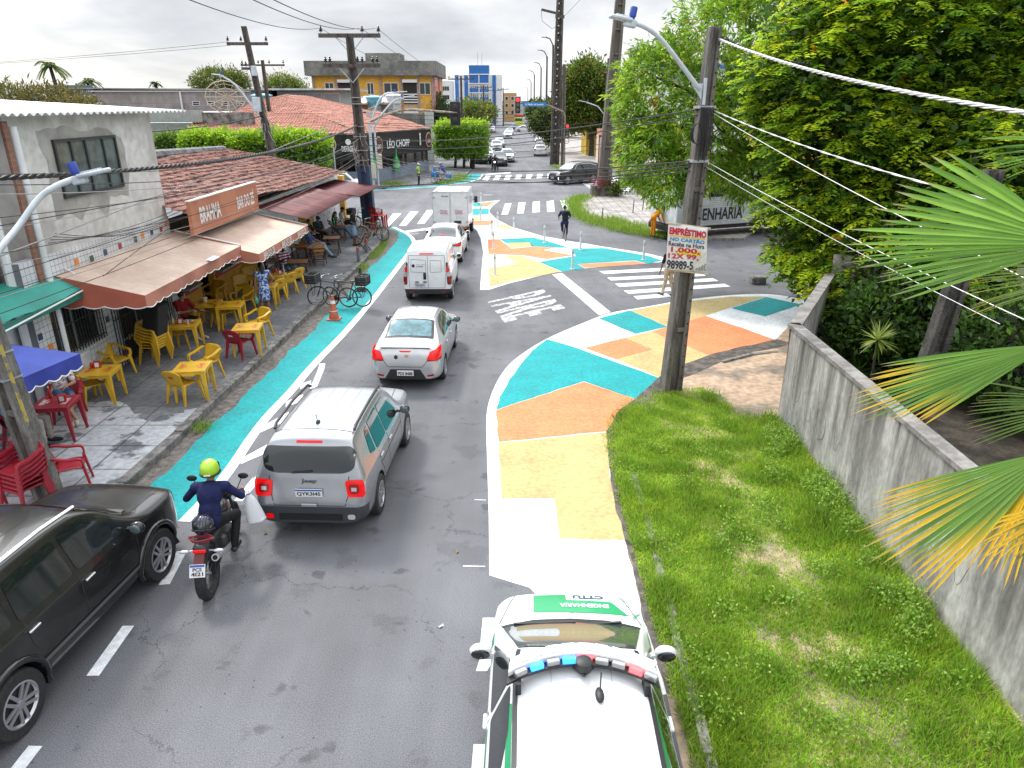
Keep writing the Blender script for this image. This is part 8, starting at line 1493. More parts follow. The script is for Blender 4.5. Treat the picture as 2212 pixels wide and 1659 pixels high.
mb.build('coil',mat('dark red rope',(.20,.02,.03),.8),rp_);wb_=thing('plastic_bag','white plastic bag hanging from the right handlebar of the motorcycle','bag',ml+V3(.39,.32,.82));mb=MB();mb.grid(lambda u,v:((.03+.12*v**.6*(1-.12*v))*math.cos(u*6.283)*(1+.12*math.sin(5*u*6.283))+.06*v,(.03+.10*v**.6*(1-.15*v))*math.sin(u*6.283)*(1+.12*math.cos(3*u*6.283)),.18-.42*v),24,8);mb.ell((.06,0,-.23),(.14,.11,.05));mb.build('bag',mat('white bag plastic',(.66,.68,.72),.45),wb_,smooth=60);mb=MB();mb.tube([(-.05,0,.24),(0,0,.18),(.02,0,.24)],.01,5);mb.build('handle',MC['white bag plastic'],wb_)
m2=G(1069,371);motorbike('motorcycle with lit headlamp facing the camera at the far stop line',m2+V3(0,.6,0),178,None,False);r2_,J2=person('motorcyclist in dark clothes waiting at the far stop line',m2+V3(0,.6,0),178,RIDM,CBLK,CDK,SK1,hair=None,over=dict(AR=(.30,.0,.09),AL=(-.30,.0,.09)),vox=.02,sleeve=.95);helmet(r2_,J2['H']+V3(0,-.01,.02),mat('dark helmet shell',(.03,.03,.04),.2,coat=.5))
tp_=G(954,398,.0);tp_.z=.1;tr2=thing('cargo_tricycle','cargo tricycle loaded with blue water bottles at the corner bar kerb','tricycle',tp_,R(70));bwheel(tr2,-.55,.33);bwheel(tr2,.5,.33,.38);bwheel(tr2,.5,.33,-.38);mb=MB();mb.tube([(0,-.55,.33),(0,-.1,.3),(0,.3,.5)],.02,6);mb.tube([(0,-.1,.3),(0,-.28,.85)],.02,6);mb.box((0,.5,.5),(.7,.55,.03));mb.build('frame',DKF,tr2);mb=MB();mb.ell((0,-.3,.88),(.08,.13,.04));mb.build('saddle',BLACK,tr2);mb=MB();mb.tube([(-.3,.2,1.0),(.3,.2,1.0)],.014,5);mb.build('handlebar',CHROME,tr2)
person('water seller in royal blue with a pale cap on the loaded tricycle',tp_,70,RIDE,cloth('royal blue tee',(.02,.06,.30)),CKH,SK1,hat=cloth('pale cap',(.4,.48,.55)),vox=.018)
WATB=mat('blue water bottle',(.03,.20,.52),.15,coat=.3)
for i,(dx,dy,dz)in enumerate(((-.5,-.3,.52),(-.75,.2,.52),(-.3,.25,.52),(.55,-.35,.45),(.7,.2,.4),(-.55,0,.93))):r=thing('water_bottle','large blue water bottle stacked on the cargo tricycle','bottle',tp_+V3(dx,dy,dz),0,'water bottles on the tricycle');mb=MB();mb.lathe([(.12,0),(.135,.03),(.135,.12),(.125,.14),(.135,.16),(.135,.30),(.05,.38),(.03,.40)],seg=12);mb.build('bottle',WATB,r,smooth=50);mb=MB();mb.lathe([(.035,.40),(.035,.44),(.001,.44)],seg=8);mb.build('cap',WPL,r)
# vegetation
BARK=mat('dark bark',(.075,.06,.045),.95,col2=(.03,.025,.02),scale=6,var=.3,bump=.8,bscale=20)
def crown_pts(blobs,n,lo=.72,flat=0):
 """points with outward directions spread through the outer part of a union of ellipsoids"""
 w=np.array([b[1][0]*b[1][1]+b[1][1]*b[1][2]+b[1][0]*b[1][2]for b in blobs]);w=w/w.sum();P=[];D=[]
 for(c,r),f in zip(blobs,w):
  k=max(4,int(n*f*1.5));d=rdir(k);rr=np.array(r);lump=np.array([1+.16*mnoise.noise(Vector(q*2.3)+Vector(c))+.10*mnoise.noise(Vector(q*6)+Vector(c))for q in d])[:,None]
  rad=NR.uniform(lo,1.0,(k,1))*lump;p=np.array(c)+d*rr*rad;keep=np.ones(k,bool)
  for c2,r2 in blobs:
   if c2 is c:continue
   q=(p-np.array(c2))/np.array(r2);keep&=(q*q).sum(1)>.45
  nrm=d/rr;nrm/=np.linalg.norm(nrm,axis=1,keepdims=True);P.append(p[keep]);D.append(nrm[keep])
 P=np.concatenate(P);D=np.concatenate(D);i=NR.permutation(len(P))[:n];return P[i],D[i]
def tuft(lv,P,D,per,ln,wd,cols,spread=.9,up=.3,fold=.1,var=.3,jit=.12):
 """a tuft of leaves round each point"""
 k=len(P);p=np.repeat(P,per,0)+NR.normal(size=(k*per,3))*jit;d=np.repeat(D,per,0)+NR.normal(size=(k*per,3))*spread;d[:,2]+=up;n=NR.normal(size=(k*per,3))*.6+np.repeat(D,per,0)*.5;n[:,2]+=.8
 cl=np.array(cols)[NR.integers(0,len(cols),k)];c=np.repeat(cl,per,0)*(1+NR.uniform(-var,var,(k*per,1)));lv.add(p,d,n,ln*NR.uniform(.6,1.2,k*per),wd*NR.uniform(.7,1.2,k*per),np.clip(c,0,1),fold)
def spray(lv,P,D,pairs,L_,ln,wd,cols,var=.22):
 """drooping feathery sprays: leaflet pairs along an arched stalk"""
 k=len(P);h=D.copy();h[:,2]*=.35;h+=NR.normal(size=h.shape)*.45;h[:,2]*=.5;h/=np.linalg.norm(h,axis=1,keepdims=True)+1e-9;s=np.cross(h,[0,0,1.]);s/=np.linalg.norm(s,axis=1,keepdims=True)+1e-9
 LL=L_*NR.uniform(.6,1.25,(k,1));cl=np.array(cols)[NR.integers(0,len(cols),k)]
 for i in range(pairs):
  t=(i+.5)/pairs;c=P+h*LL*t-np.array([0,0,1.])*LL*.38*t*t
  for sd in(-1,1):
   d=s*sd+h*.55+NR.normal(size=(k,3))*.12-np.array([0,0,.18]);n=np.array([0,0,1.])+NR.normal(size=(k,3))*.22;lv.add(c+NR.normal(size=(k,3))*.012,d,n,ln*(1-.5*abs(t-.45))*NR.uniform(.8,1.2,k),wd*NR.uniform(.8,1.2,k),np.clip(cl*(1+NR.uniform(-var,var,(k,1))),0,1),.05)
def limbs(mb,base,targets,r0,r1=.03,bend=.4):
 for t in targets:
  b=Vector(base);t=Vector(t);m1=b.lerp(t,.35)+Vector((rnd.uniform(-1,1)*bend,rnd.uniform(-1,1)*bend,bend*.6));m2=b.lerp(t,.7)+Vector((rnd.uniform(-1,1)*bend,rnd.uniform(-1,1)*bend,bend*.4));P=smooth_poly([b,m1,m2,t],2,False);n=len(P);mb.tube(P,[r0+(r1-r0)*i/(n-1)for i in range(n)],7)
def tree(name,label,base,fork,blobs,fill,r0=.18,group=None,cat='tree',targets=None,bend=.4,mat_=None):
 """trunk with limbs + one crown mesh; fill(leaves) adds the foliage in world space"""
 r=thing(name,label,cat,base,0,group);b=Vector(base);T=Matrix.Translation(-b);mb=MB(T);f=Vector(fork);P=smooth_poly([b,b.lerp(f,.5)+Vector((rnd.uniform(-.1,.1),0,0)),f],2,False);mb.tube(P,[r0+(r0*.6-r0)*i/(len(P)-1)for i in range(len(P))],9);limbs(mb,f,targets or[bb[0]for bb in blobs],r0*.5,.025,bend);mb.build('trunk',BARK,r,smooth=60)
 lv=Leaves();fill(lv);o=lv.build('crown',mat_ or LEAF,r);o.data.transform(T);return r
def W(x,y,Y):return tuple(AY(x,y,Y))
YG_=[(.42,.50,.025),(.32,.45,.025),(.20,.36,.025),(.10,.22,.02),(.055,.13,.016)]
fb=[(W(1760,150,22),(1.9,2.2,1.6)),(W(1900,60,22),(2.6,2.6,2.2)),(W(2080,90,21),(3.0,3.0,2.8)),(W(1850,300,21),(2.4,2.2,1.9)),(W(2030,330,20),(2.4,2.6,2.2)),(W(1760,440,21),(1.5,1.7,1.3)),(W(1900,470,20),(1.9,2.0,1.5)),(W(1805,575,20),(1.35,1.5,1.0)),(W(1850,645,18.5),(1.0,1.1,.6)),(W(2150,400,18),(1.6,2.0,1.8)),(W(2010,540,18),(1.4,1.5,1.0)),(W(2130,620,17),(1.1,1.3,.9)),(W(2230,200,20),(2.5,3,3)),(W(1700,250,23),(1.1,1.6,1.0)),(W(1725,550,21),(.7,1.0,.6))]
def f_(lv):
 P,D=crown_pts(fb,8500,.62);up=D[:,2]>-.35;P,D=P[up],D[up];hi=(D[:,2]+NR.normal(size=len(P))*.35)>.25;spray(lv,P[hi],D[hi],8,.62,.20,.085,YG_[:3]);spray(lv,P[~hi],D[~hi],8,.60,.20,.085,YG_[1:])  # upward sprays take lighter colours, painting in sunlit tips
 P,D=crown_pts(fb,5200,.30);tuft(lv,P,D,6,.26,.15,[(.05,.11,.015),(.035,.08,.012)],jit=.2);P,D=crown_pts(fb,18,.95);tuft(lv,P,D,3,.25,.12,[(.55,.22,.01),(.6,.3,.02)],jit=.05)  # darker inner leaves paint in shade inside the crown; few orange ones outside
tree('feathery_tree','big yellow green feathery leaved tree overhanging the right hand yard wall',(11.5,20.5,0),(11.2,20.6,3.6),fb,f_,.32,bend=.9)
lb=[(W(1440,210,27),(2.0,1.8,2.0)),(W(1560,120,27),(2.2,2.0,2.2)),(W(1400,330,26),(1.1,1.3,1.4)),(W(1520,300,26),(1.9,1.9,1.8)),(W(1640,250,26),(1.9,1.8,2.2)),(W(1440,400,25),(.7,1.0,.9)),(W(1625,385,25),(1.0,1.2,.8)),(W(1700,60,27),(2.2,2,2.2)),(W(1370,250,27),(.7,1.0,1.3)),(W(1620,30,28),(1.8,1.8,1.6)),(W(1400,160,27),(.9,1.2,1.0))]
def f_(lv):
 P,D=crown_pts(lb,3900,.58);k=len(P);per=9;h=np.repeat(D,per,0)+NR.normal(size=(k*per,3))*.75;h[:,2]-=.55;p=np.repeat(P,per,0)+NR.normal(size=(k*per,3))*.09;n=NR.normal(size=(k*per,3))+np.repeat(D,per,0)*.6;n[:,2]+=.7
 c=np.repeat(np.array([(.20,.36,.025),(.13,.27,.025),(.08,.18,.02),(.28,.42,.04)])[NR.integers(0,4,k)],per,0)*(1+NR.uniform(-.3,.3,(k*per,1)));o=NR.random(k*per)<.008;c[o]=(.50,.20,.015);lv.add(p,h,n,.27*NR.uniform(.7,1.2,k*per),.062*NR.uniform(.8,1.2,k*per),np.clip(c,0,1),.12)
tree('long_leaved_tree','loose tree with long drooping leaves behind the notice pole',(10.6,25.5,0),(9.6,25.4,3.8),lb,f_,.24,bend=.7)
def clump_tree(name,label,base,fork,blobs,n,cols,ln=.3,wd=.16,r0=.2,per=6,lo=.7,group=None):
 def f_(lv):P,D=crown_pts(blobs,n,lo);tuft(lv,P,D,per,ln,wd,cols,jit=ln*.6);P,D=crown_pts(blobs,n//4,.45);tuft(lv,P,D,4,ln*1.3,wd*1.4,[tuple(x*.45 for x in cols[-1])],jit=ln)  # second set of inner leaves is darkened to paint in crown shade
 return tree(name,label,base,fork,blobs,f_,r0,group)
MG=[(.08,.16,.022),(.11,.20,.025),(.055,.11,.018),(.17,.16,.025)];FG=[(.26,.42,.025),(.17,.32,.025),(.08,.18,.018)]
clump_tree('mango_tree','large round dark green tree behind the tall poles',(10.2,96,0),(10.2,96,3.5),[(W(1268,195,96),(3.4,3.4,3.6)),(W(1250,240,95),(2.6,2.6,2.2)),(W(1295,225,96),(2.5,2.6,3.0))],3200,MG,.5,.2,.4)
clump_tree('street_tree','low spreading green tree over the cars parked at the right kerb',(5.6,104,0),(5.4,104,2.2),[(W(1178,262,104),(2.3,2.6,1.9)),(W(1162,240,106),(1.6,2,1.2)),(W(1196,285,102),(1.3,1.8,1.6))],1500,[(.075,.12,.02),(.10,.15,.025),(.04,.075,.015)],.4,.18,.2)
def box_foliage(name,label,c,s,n,cols,ln=.2,trunks=(),cat='hedge',rz=0,parent=None,lvl=.9):
 """clipped block of foliage: leaves over an uneven box surface"""
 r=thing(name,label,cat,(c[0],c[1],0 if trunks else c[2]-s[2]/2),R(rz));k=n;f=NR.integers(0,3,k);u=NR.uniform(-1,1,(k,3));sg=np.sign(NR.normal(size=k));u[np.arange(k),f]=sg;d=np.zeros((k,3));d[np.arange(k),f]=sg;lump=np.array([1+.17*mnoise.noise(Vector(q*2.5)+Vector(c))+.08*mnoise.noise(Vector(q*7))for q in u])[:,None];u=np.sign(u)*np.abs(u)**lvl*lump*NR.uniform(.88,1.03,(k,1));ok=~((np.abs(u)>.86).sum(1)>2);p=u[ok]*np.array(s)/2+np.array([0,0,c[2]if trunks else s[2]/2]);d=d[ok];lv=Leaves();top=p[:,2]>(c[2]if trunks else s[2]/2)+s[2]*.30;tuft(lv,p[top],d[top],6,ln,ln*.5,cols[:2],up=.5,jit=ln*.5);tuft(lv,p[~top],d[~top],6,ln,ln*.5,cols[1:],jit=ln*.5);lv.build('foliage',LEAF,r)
 mb=MB()
 for(x,y)in trunks:mb.tube([(x,y,0),(x+.1,y,c[2]*.5),(x*.8,y,c[2])],[.16,.12,.1],7)
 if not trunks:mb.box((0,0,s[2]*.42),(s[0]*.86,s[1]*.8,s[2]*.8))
 mb.build('trunk' if trunks else 'hedge_core',BARK if trunks else mat('dark hedge core',(.02,.03,.012),.95,var=.3),r,smooth=50 if trunks else None);return r  # without trunks, a solid dark box fills the block behind the leaves
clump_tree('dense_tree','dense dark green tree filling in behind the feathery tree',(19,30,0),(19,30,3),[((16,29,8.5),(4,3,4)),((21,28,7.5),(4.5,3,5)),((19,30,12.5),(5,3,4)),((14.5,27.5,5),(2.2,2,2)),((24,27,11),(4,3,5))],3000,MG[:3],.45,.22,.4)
p=AY(997,300,78);box_foliage('clipped_tree','boxy clipped bright green street tree beside the corner bar',(p.x,p.y,p.z),(4.6,4.2,2.9),2600,FG,.34,[(-.7,-.6),(.2,-.5),(.9,.4),(1.2,-.5)],'tree')
for i,(x0,x1,Y,h,lab)in enumerate(((345,402,59,3.9,'darker end block of the tall clipped hedge by the corner bar'),(400,505,58,4.1,'middle block of the tall clipped hedge by the corner bar'),(505,700,57,4.2,'longest block of the tall clipped hedge behind the leaning pole'))):
 a=AY(x0,300,Y).x;b=AY(x1,300,Y).x;box_foliage('hedge',lab,((a+b)/2,Y,h/2),(b-a,1.8,h),1300+900*i,[FG,MG[:3]][i==0]if i else MG[:3],.3)  # first block takes the darker leaf colours
for nm,lab,base,bl,n,cols in(('tree','sparse scrubby tree at the far left edge above the zinc roof',(-42,62,0),[(W(20,226,62),(3.6,3,1.2)),(W(100,224,63),(3.0,3,1.1)),(W(165,236,60),(1.6,2,.7))],900,[(.10,.11,.03),(.06,.08,.02),(.16,.13,.04)]),('tree','round distant tree showing over the rooftop room',(-44,104,0),[(W(470,178,104),(3.4,3,1.6)),(W(505,182,104),(2,2,1.4))],900,[(.13,.16,.03),(.08,.12,.02)]),('tree','dark distant tree right of the leaning pole',(-32,105,0),[(W(612,200,105),(2.6,3,2.2)),(W(640,205,105),(1.8,2,1.7))],900,MG),('bush','shaggy palm like bush behind the concrete boundary wall',(-11.8,112,0),[(W(938,250,112),(2.2,2.2,3.4)),(W(955,265,110),(1.4,1.6,2))],900,[(.045,.09,.03),(.03,.06,.02)])):clump_tree(nm,lab,base,Vector(base)+Vector((0,0,3)),bl,n,cols,.5,.12,.2)
sp_=[('left',-1,132),('right',1,150),('left',-1,176),('right',1,190),('left',-1,225),('right',1,250),('left',-1,300),('right',1,330)]
for s_,sd,Y in sp_:clump_tree('street_tree','distant avenue tree in the row on the '+s_,(sd*9+1.5,Y,0),(sd*9+1.5,Y,2),[((sd*9+1.5,Y,4.4),(3.0,3.4,2.3)),((sd*10.5+1.5,Y+2,3.6),(2.5,3,2.2))],420,MG,.7,.35,.2,group='distant avenue trees on the '+s_)
def far_wood(lv):
 k=9000;x=NR.uniform(-420,420,k);y=NR.uniform(330,480,k);ok=(np.abs(x-2)>14);p=np.stack([x,y,NR.uniform(.5,5.5,k)+1.6*np.sin(x*.13)+1.2*np.sin(x*.41)],1)[ok];tuft(lv,p,rdir(len(p),.3),5,3.0,1.8,[(.06,.09,.03),(.045,.07,.03),(.08,.10,.04)],jit=1.2)
lv=Leaves();far_wood(lv);o=lv.build('distant_wood',LEAF);tag(o,'band of distant trees along the horizon','trees',kind='stuff')
for i,(x,y,Y,hgt,L_)in enumerate(((107,140,88,12.5,1.75),(188,175,100,10.5,1.7),(335,178,110,10,.9))):
 c=AY(x,y,Y);r=thing('palm_tree',('tall slender palm standing clear at the far left','palm crown just showing above the warehouse roof','tiny palm top above the warehouse')[i],'palm tree',(c.x,Y,0));mb=MB();mb.tube([(.9,0,0),(.5,0,c.z*.5),(0,0,c.z)],[.35,.25,.18],8);mb.build('trunk',BARK,r);lv=Leaves()
 for k in range(15):
  a=2*math.pi*k/15+.2;el=rnd.uniform(-.1,.9);h=np.array([math.cos(a)*math.cos(el),math.sin(a)*math.cos(el),math.sin(el)]);t=np.linspace(.1,1,26);q=np.array([0,0,c.z])+h*(t[:,None]*L_)-np.array([0,0,1.])*(t[:,None]**2*L_*.75);s=np.cross(h,[0,0,1.])
  for sd in(-1,1):lv.add(q,np.tile(s*sd+h*.8-np.array([0,0,.55]),(26,1)),np.tile([0,0,1.],(26,1)),np.full(26,L_*.30),np.full(26,.14),leafcols(26,[(.07,.14,.02),(.05,.10,.02),(.12,.17,.03)]))
 lv.build('fronds',LEAF,r)
FR=thing('fan_palm','fan palm with yellow tipped pleated leaves reaching in from the right edge','palm tree',(6.6,4.4,0));T=Matrix.Translation((-6.6,-4.4,0));mb=MB(T);mb.tube([(6.6,4.4,0),(6.55,4.45,2.2),(6.5,4.5,4.6)],[.22,.18,.15],12);mb.build('trunk',BARK,FR,smooth=60)
PALM=mat('palm leaf',(.06,.14,.02),.38,attr='leafcol',trans=.4,spec=.4)
def frond(hub,tips,Yh,Yt,nseg,yel,gre=((.085,.20,.03),(.145,.29,.05)),join=.62,droop=.12,pleat=.3):
 h=AY(hub[0],hub[1],Yh);t0=AY(*tips[0],Yt);tm=AY(*tips[1],Yt);t1=AY(*tips[2],Yt);v0,vm,v1=t0-h,tm-h,t1-h;nrm=v0.cross(v1).normalized()
 if nrm.y>0:nrm=-nrm
 verts=[];faces=[];cols=[];ns=9
 for k in range(nseg):
  a,b=k/nseg,(k+1)/nseg
  def dv(t):
   w0=max(0,1-2*t);w1=max(0,2*t-1);wm=1-w0-w1;d=v0*w0+vm*wm+v1*w1;L_=v0.length*w0+vm.length*wm+v1.length*w1;return d.normalized()*L_
  L_=1+rnd.uniform(-.07,.05);dm=dv((a+b)/2)*L_;da=dv(a)*L_;db=dv(b)*L_;jn=join+rnd.uniform(-.05,.05);dr=droop*rnd.uniform(.7,1.4);i0=len(verts);yk=yel*rnd.uniform(.2,1.5)
  for i in range(ns+1):
   r_=(i/ns)**.85;wf=1 if r_<jn else max(0,(1-r_)/(1-jn))**.5;pm=dm*r_;hw=(db-da).length*r_*.5*(1 if r_<jn else 0)or(db-da).length*jn*.5*wf;sv=(db-da).normalized()*hw;z=Vector((0,0,-dr*dm.length*r_**2.4));verts+=[h+pm-sv+z,h+pm+nrm*hw*2*pleat*(1 if i else 0)+z,h+pm+sv+z]
   g=Vector(gre[k%2])*rnd.uniform(.85,1.15);y=max(0,min(1,(r_-(1-.55*yk))/.3))if yk>0 else 0;c=g.lerp(Vector((.60,.42,.025)),y);c=c.lerp(Vector((.30,.24,.16)),1.0 if i==ns else 0);cols+=[c,c*1.1,c]
  for i in range(ns):q=i0+i*3;faces+=[(q,q+3,q+4,q+1),(q+1,q+4,q+5,q+2)]
 me=bpy.data.meshes.new('frond');me.from_pydata([tuple(T@v)for v in verts],[],faces);at_=me.color_attributes.new('leafcol','FLOAT_COLOR','POINT');at_.data.foreach_set('color',[x for c in cols for x in(*c,1)]);me.materials.append(PALM);f=link('frond',me,FR)
 mb=MB(T);mb.tube(smooth_poly([h,h.lerp(Vector((6.5,4.5,4.5)),.5)+Vector((0,0,.12)),Vector((6.5,4.5,4.45))],2,False),.018,6);mb.build('stalk',mat('green stalk',(.12,.17,.04),.5),f,smooth=60)
frond((2330,530),[(2060,300),(1815,520),(1960,640)],4.9,4.7,24,.12,join=.66,droop=.03)
frond((2320,470),[(2000,395),(1900,500),(1930,600)],5.0,5.2,12,.1,((.06,.16,.02),(.085,.2,.03)),.5,.03)
frond((2275,742),[(1890,770),(1828,880),(1990,920)],4.7,4.5,22,.55,join=.66,droop=.03)
frond((2290,970),[(1890,1050),(1862,1150),(2010,1290)],4.5,4.2,26,.8,join=.66,droop=.03)
frond((2260,1000),[(2170,1080),(2080,1220),(2200,1260)],4.6,4.7,14,1.2,((.15,.21,.03),(.24,.25,.03)),.5,.05)
frond((2390,330),[(2120,235),(2105,310),(2190,350)],4.9,4.8,18,.15,join=.5)
frond((2390,600),[(2140,520),(2070,590),(2110,660)],5.3,5.3,16,.3,((.12,.19,.05),(.09,.16,.03)),.45)
frond((2330,1080),[(2110,1110),(2130,1190),(2230,1210)],4.6,4.5,14,1.3,((.14,.16,.03),(.10,.14,.02)),.5)
frond((2360,880),[(2120,800),(2090,880),(2130,950)],5.2,5.4,16,.2,((.08,.14,.03),(.06,.12,.02)),.45)
def rosette(name,label,base,hgt,n,L_,cols,wd=.05,up=.5):
 r=thing(name,label,'plant',base);mb=MB();mb.tube([(0,0,0),(.03,0,hgt*.5),(0,0,hgt)],.025,6);mb.build('stem',BARK,r);lv=Leaves();d=rdir(n,up);lv.add(np.tile([0,0,hgt],(n,1)),d,np.tile([0,0,1.],(n,1))+NR.normal(size=(n,3))*.2,L_*NR.uniform(.7,1.1,n),np.full(n,wd),leafcols(n,cols),.1,.35);lv.build('leaves',LEAF,r)
rosette('spiky_plant','spiky pale green plant on a bare stem in the dark yard',(8.0,14.8,0),1.5,60,.55,[(.20,.27,.05),(.12,.20,.03),(.30,.34,.12)])
for i,(x,y,h,L_)in enumerate(((7.3,12.6,.35,.6),(8.9,10.4,.4,.5),(9.6,11.2,.3,.45),(9.4,9.6,.25,.4),(8.2,15.8,.3,.5),(7.2,11.3,.3,.5))):rosette('undergrowth_plant','dark green leafy plant on the shaded yard floor',(x,y,0),h,70,L_,[(.04,.10,.015),(.06,.13,.02),(.025,.06,.01)],.10,.6);bpy.context.scene.objects[-1].parent['group']='dark plants on the yard floor'
yt=thing('bare_tree','brown bare trunk standing in the yard by the pale back wall','tree',(9.8,10.4,0));mb=MB();mb.tube([(0,0,0),(.05,.1,1.6),(.25,.2,3.6)],[.2,.16,.13],10);mb.build('trunk',mat('brown bark',(.12,.08,.055),.95,var=.35,scale=6,bump=.8),yt,smooth=60);mb=MB();mb.tube([(.1,.15,2.2),(.5,.4,3.2),(.7,.6,4)],[.08,.06,.04],7);mb.build('limb',MC['brown bark'],yt,smooth=60)
for i,(x,y,z,s_)in enumerate(((9.6,16.8,1.3,1.5),(10.8,14.2,1.4,1.5),(11.0,11.6,1.2,1.3),(8.7,16.6,1.0,.8),(10.6,9.0,.9,1.0))):clump_tree('shrub',('dark shrub at the far end of the yard','dark tall shrub in the middle of the yard back','dark shrub against the pale yard pillars','small dark shrub by the turned wall end','low dark shrub near the blue tarpaulin')[i],(x,y,0),(x,y,.5),[((x,y,z),(s_,s_,z)),((x+.5,y-.6,z*.7),(s_*.8,s_*.8,z*.7))],600,[(.06,.14,.02),(.045,.10,.016),(.03,.07,.012)],.2,.1,.06)
vp=[(p.x,p.y)for p in P2([(1326,950),(1345,1100),(1372,1210),(1410,1350),(1452,1480),(1500,1640),(1540,1760),(2520,1760),(2330,1610),(1990,1250),(1760,985),(1690,905),(1600,915),(1560,880),(1510,842),(1450,852),(1380,870),(1345,905)])]
def inside(x,y,poly):
 c=np.zeros(len(x),bool);n=len(poly)
 for i in range(n):
  (x1,y1),(x2,y2)=poly[i],poly[i-1];k=((y1>y)!=(y2>y))&(x<(x2-x1)*(y-y1)/(y2-y1+1e-12)+x1);c^=k
 return c
lv=Leaves();K=290000;xs=np.array([p[0]for p in vp]);ys=np.array([p[1]for p in vp]);x=NR.uniform(xs.min(),min(xs.max(),5.75),K);y=NR.uniform(max(3.6,ys.min()),ys.max(),K);ok=inside(x+NR.normal(size=K)*.13,y+NR.normal(size=K)*.16,vp);ok&=x<5.66-.022*(13.95-y);x,y=x[ok],y[ok]
den=np.array([mnoise.noise(Vector((a*1.1,b*1.1,2)))+.5*mnoise.noise(Vector((a*4,b*4,7)))for a,b in zip(x,y)]);pth=np.exp(-((x-4.75-.25*(y-12))**2)/.22)*(y>11.9);keep=NR.random(len(x))<np.clip(1.25+.5*den-1.5*pth,.62,1);x,y,den=x[keep],y[keep],den[keep];n=len(x);p=np.stack([x,y,np.full(n,.02)],1);d=rdir(n,1.6);tl_=np.array([mnoise.noise(Vector((a*2.1,b*2.1,31)))for a,b in zip(x,y)]);hgt=(.06+.05*np.clip(den+.3,0,1)+.13*np.clip(tl_,0,1)+.08*np.clip((x-4.2),0,1))*NR.uniform(.5,1.5,n)
c=np.array([(.26,.44,.035),(.20,.37,.03),(.34,.50,.06),(.14,.28,.025)])[NR.integers(0,4,n)]*(1-.35*den[:,None])*(1-.45*np.clip(tl_,-.6,.6)[:,None]*np.array([1.2,.8,.6]))*(1+NR.uniform(-.25,.25,(n,1)));dry=NR.random(n)<np.clip(.08-.1*den,.03,.16);c[dry]=np.array([.34,.27,.11])*NR.uniform(.7,1.2,(dry.sum(),1));lv.add(p,d,NR.normal(size=(n,3)),hgt,.010+.006*NR.random(n),np.clip(c,0,1),0,.3);o=lv.build('verge_grass',GRASSM);tag(o,'bright rough grass covering the right hand verge','grass',kind='stuff')
lv=Leaves();K=9000;y=NR.uniform(4.0,13.2,K);x=5.62-.022*(13.9-y)-np.abs(NR.normal(size=K))*.8;k2=5000;x=np.concatenate([x,NR.uniform(2.0,5.0,k2)]);y=np.concatenate([y,NR.uniform(4,12.5,k2)]);ok=np.array([mnoise.noise(Vector((a*1.6,b*1.6,12)))>(.10 if a>4.9 else .26)for a,b in zip(x,y)])&inside(x,y,vp);P=np.stack([x,y,np.full(len(x),.05)],1)[ok];P[:,2]+=NR.uniform(0,.12,len(P))*(1+(x[ok]>5));tuft(lv,P,np.tile([0,0,1.],(len(P),1)),5,.055,.03,[(.22,.38,.05),(.15,.29,.035),(.30,.42,.08),(.11,.22,.03)],spread=1.0,up=.2,jit=.07);o=lv.build('verge_weeds',LEAF);tag(o,'leafy weeds growing along the foot of the concrete wall','weeds',kind='stuff')
def tufts(name,label,pts,n,h=.16,spread=.25,w=.014):
 lv=Leaves();b=np.array([tuple(p)for p in pts]);P=b[NR.integers(0,len(b),n)]+NR.normal(size=(n,3))*np.array([spread,spread,0]);P[:,2]=np.abs(P[:,2]);lv.add(P,rdir(n,1.4),NR.normal(size=(n,3)),h*NR.uniform(.5,1.4,n),np.full(n,w),leafcols(n,[(.17,.31,.03),(.12,.24,.025),(.24,.32,.06)]),0,.3);o=lv.build(name,GRASSM);tag(o,label,'grass',kind='stuff')
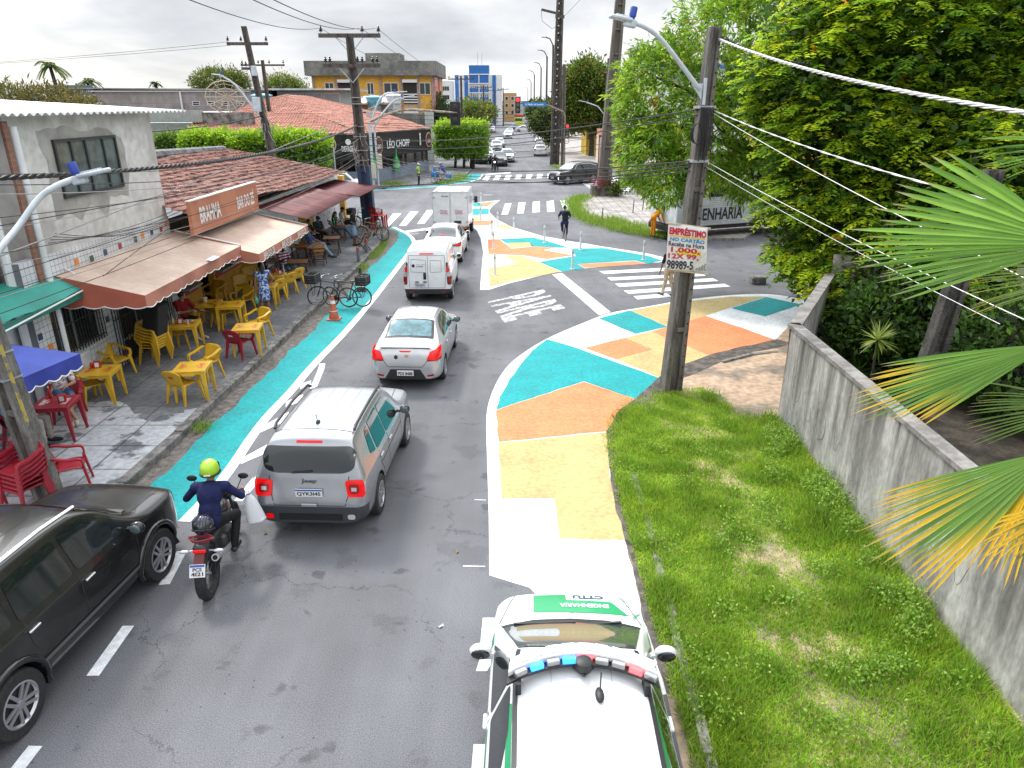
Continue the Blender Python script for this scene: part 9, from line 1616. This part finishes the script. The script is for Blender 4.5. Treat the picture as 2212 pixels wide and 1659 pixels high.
def lerp_pts(px,k,z):q=P2(px,z);return[q[i].lerp(q[i+1],j/k)for i in range(len(q)-1)for j in range(k)]
tufts('kerb_grass','grass tufts in the gutter along the left kerb',lerp_pts([(832,520),(820,545),(800,562)],6,.02)+lerp_pts([(786,575),(778,590)],4,.02)+lerp_pts([(440,925),(428,935)],2,.02),1500,.2,.12)
tufts('corner_grass','band of grass round the right hand paved corner',lerp_pts([(1262,428),(1240,442),(1247,465),(1284,482),(1337,498),(1404,510),(1480,516)],14,.1)+lerp_pts([(1320,478),(1345,490),(1400,500)],6,.12),9000,.26,.38,.03)
tufts('far_kerb_grass','grass along the far pavement edges at the junction',lerp_pts([(960,399),(990,392),(1000,380)],6,.1)+lerp_pts([(1204,362),(1215,368)],3,.1)+lerp_pts([(1000,318),(1012,300),(1015,285)],8,.1)+lerp_pts([(840,402),(870,400)],4,.1),3000,.3,.45,.04)
pw=[(p.x,p.y)for p in P2([(1310,416),(1322,428)])];lv=Leaves();q=np.array([6.75+.8,52.7,.7])+NR.normal(size=(160,3))*np.array([.35,.2,.3]);tuft(lv,q,rdir(160),5,.22,.1,MG);pp_=thing('planter_plant','leafy weeds spilling from the right end of the concrete planter','plant',(0,0,0));lv.build('foliage',LEAF,pp_);lv2=Leaves();tuft(lv2,q[:20]*1.0+np.array([-1.2,-.2,.35]),rdir(20,1),4,.3,.09,[(.30,.03,.04),(.22,.05,.04)],jit=.08);lv2.build('red_leaves',LEAF,pp_)
lt_=random.Random(4)
for i in range(26):
 x,y=lt_.choice([(lt_.uniform(-4,-.6),lt_.uniform(6,20)),(lt_.uniform(2,5),lt_.uniform(7,13)),(lt_.uniform(-7,-6.5),lt_.uniform(12,30))]);r=thing('litter','tiny scrap of pale litter on the ground','litter',(x,y,.012),lt_.uniform(0,6),'scattered scraps');mb=MB();mb.grid(lambda u,v:(-.04+.08*u,-.025+.05*v*(1-.4*u),.012*math.sin(5*u+3*v)),3,3);mb.build('scrap',mat(lt_.choice(('pale scrap','brown scrap')),lt_.choice(((.6,.6,.58),(.25,.16,.08))),.8),r)
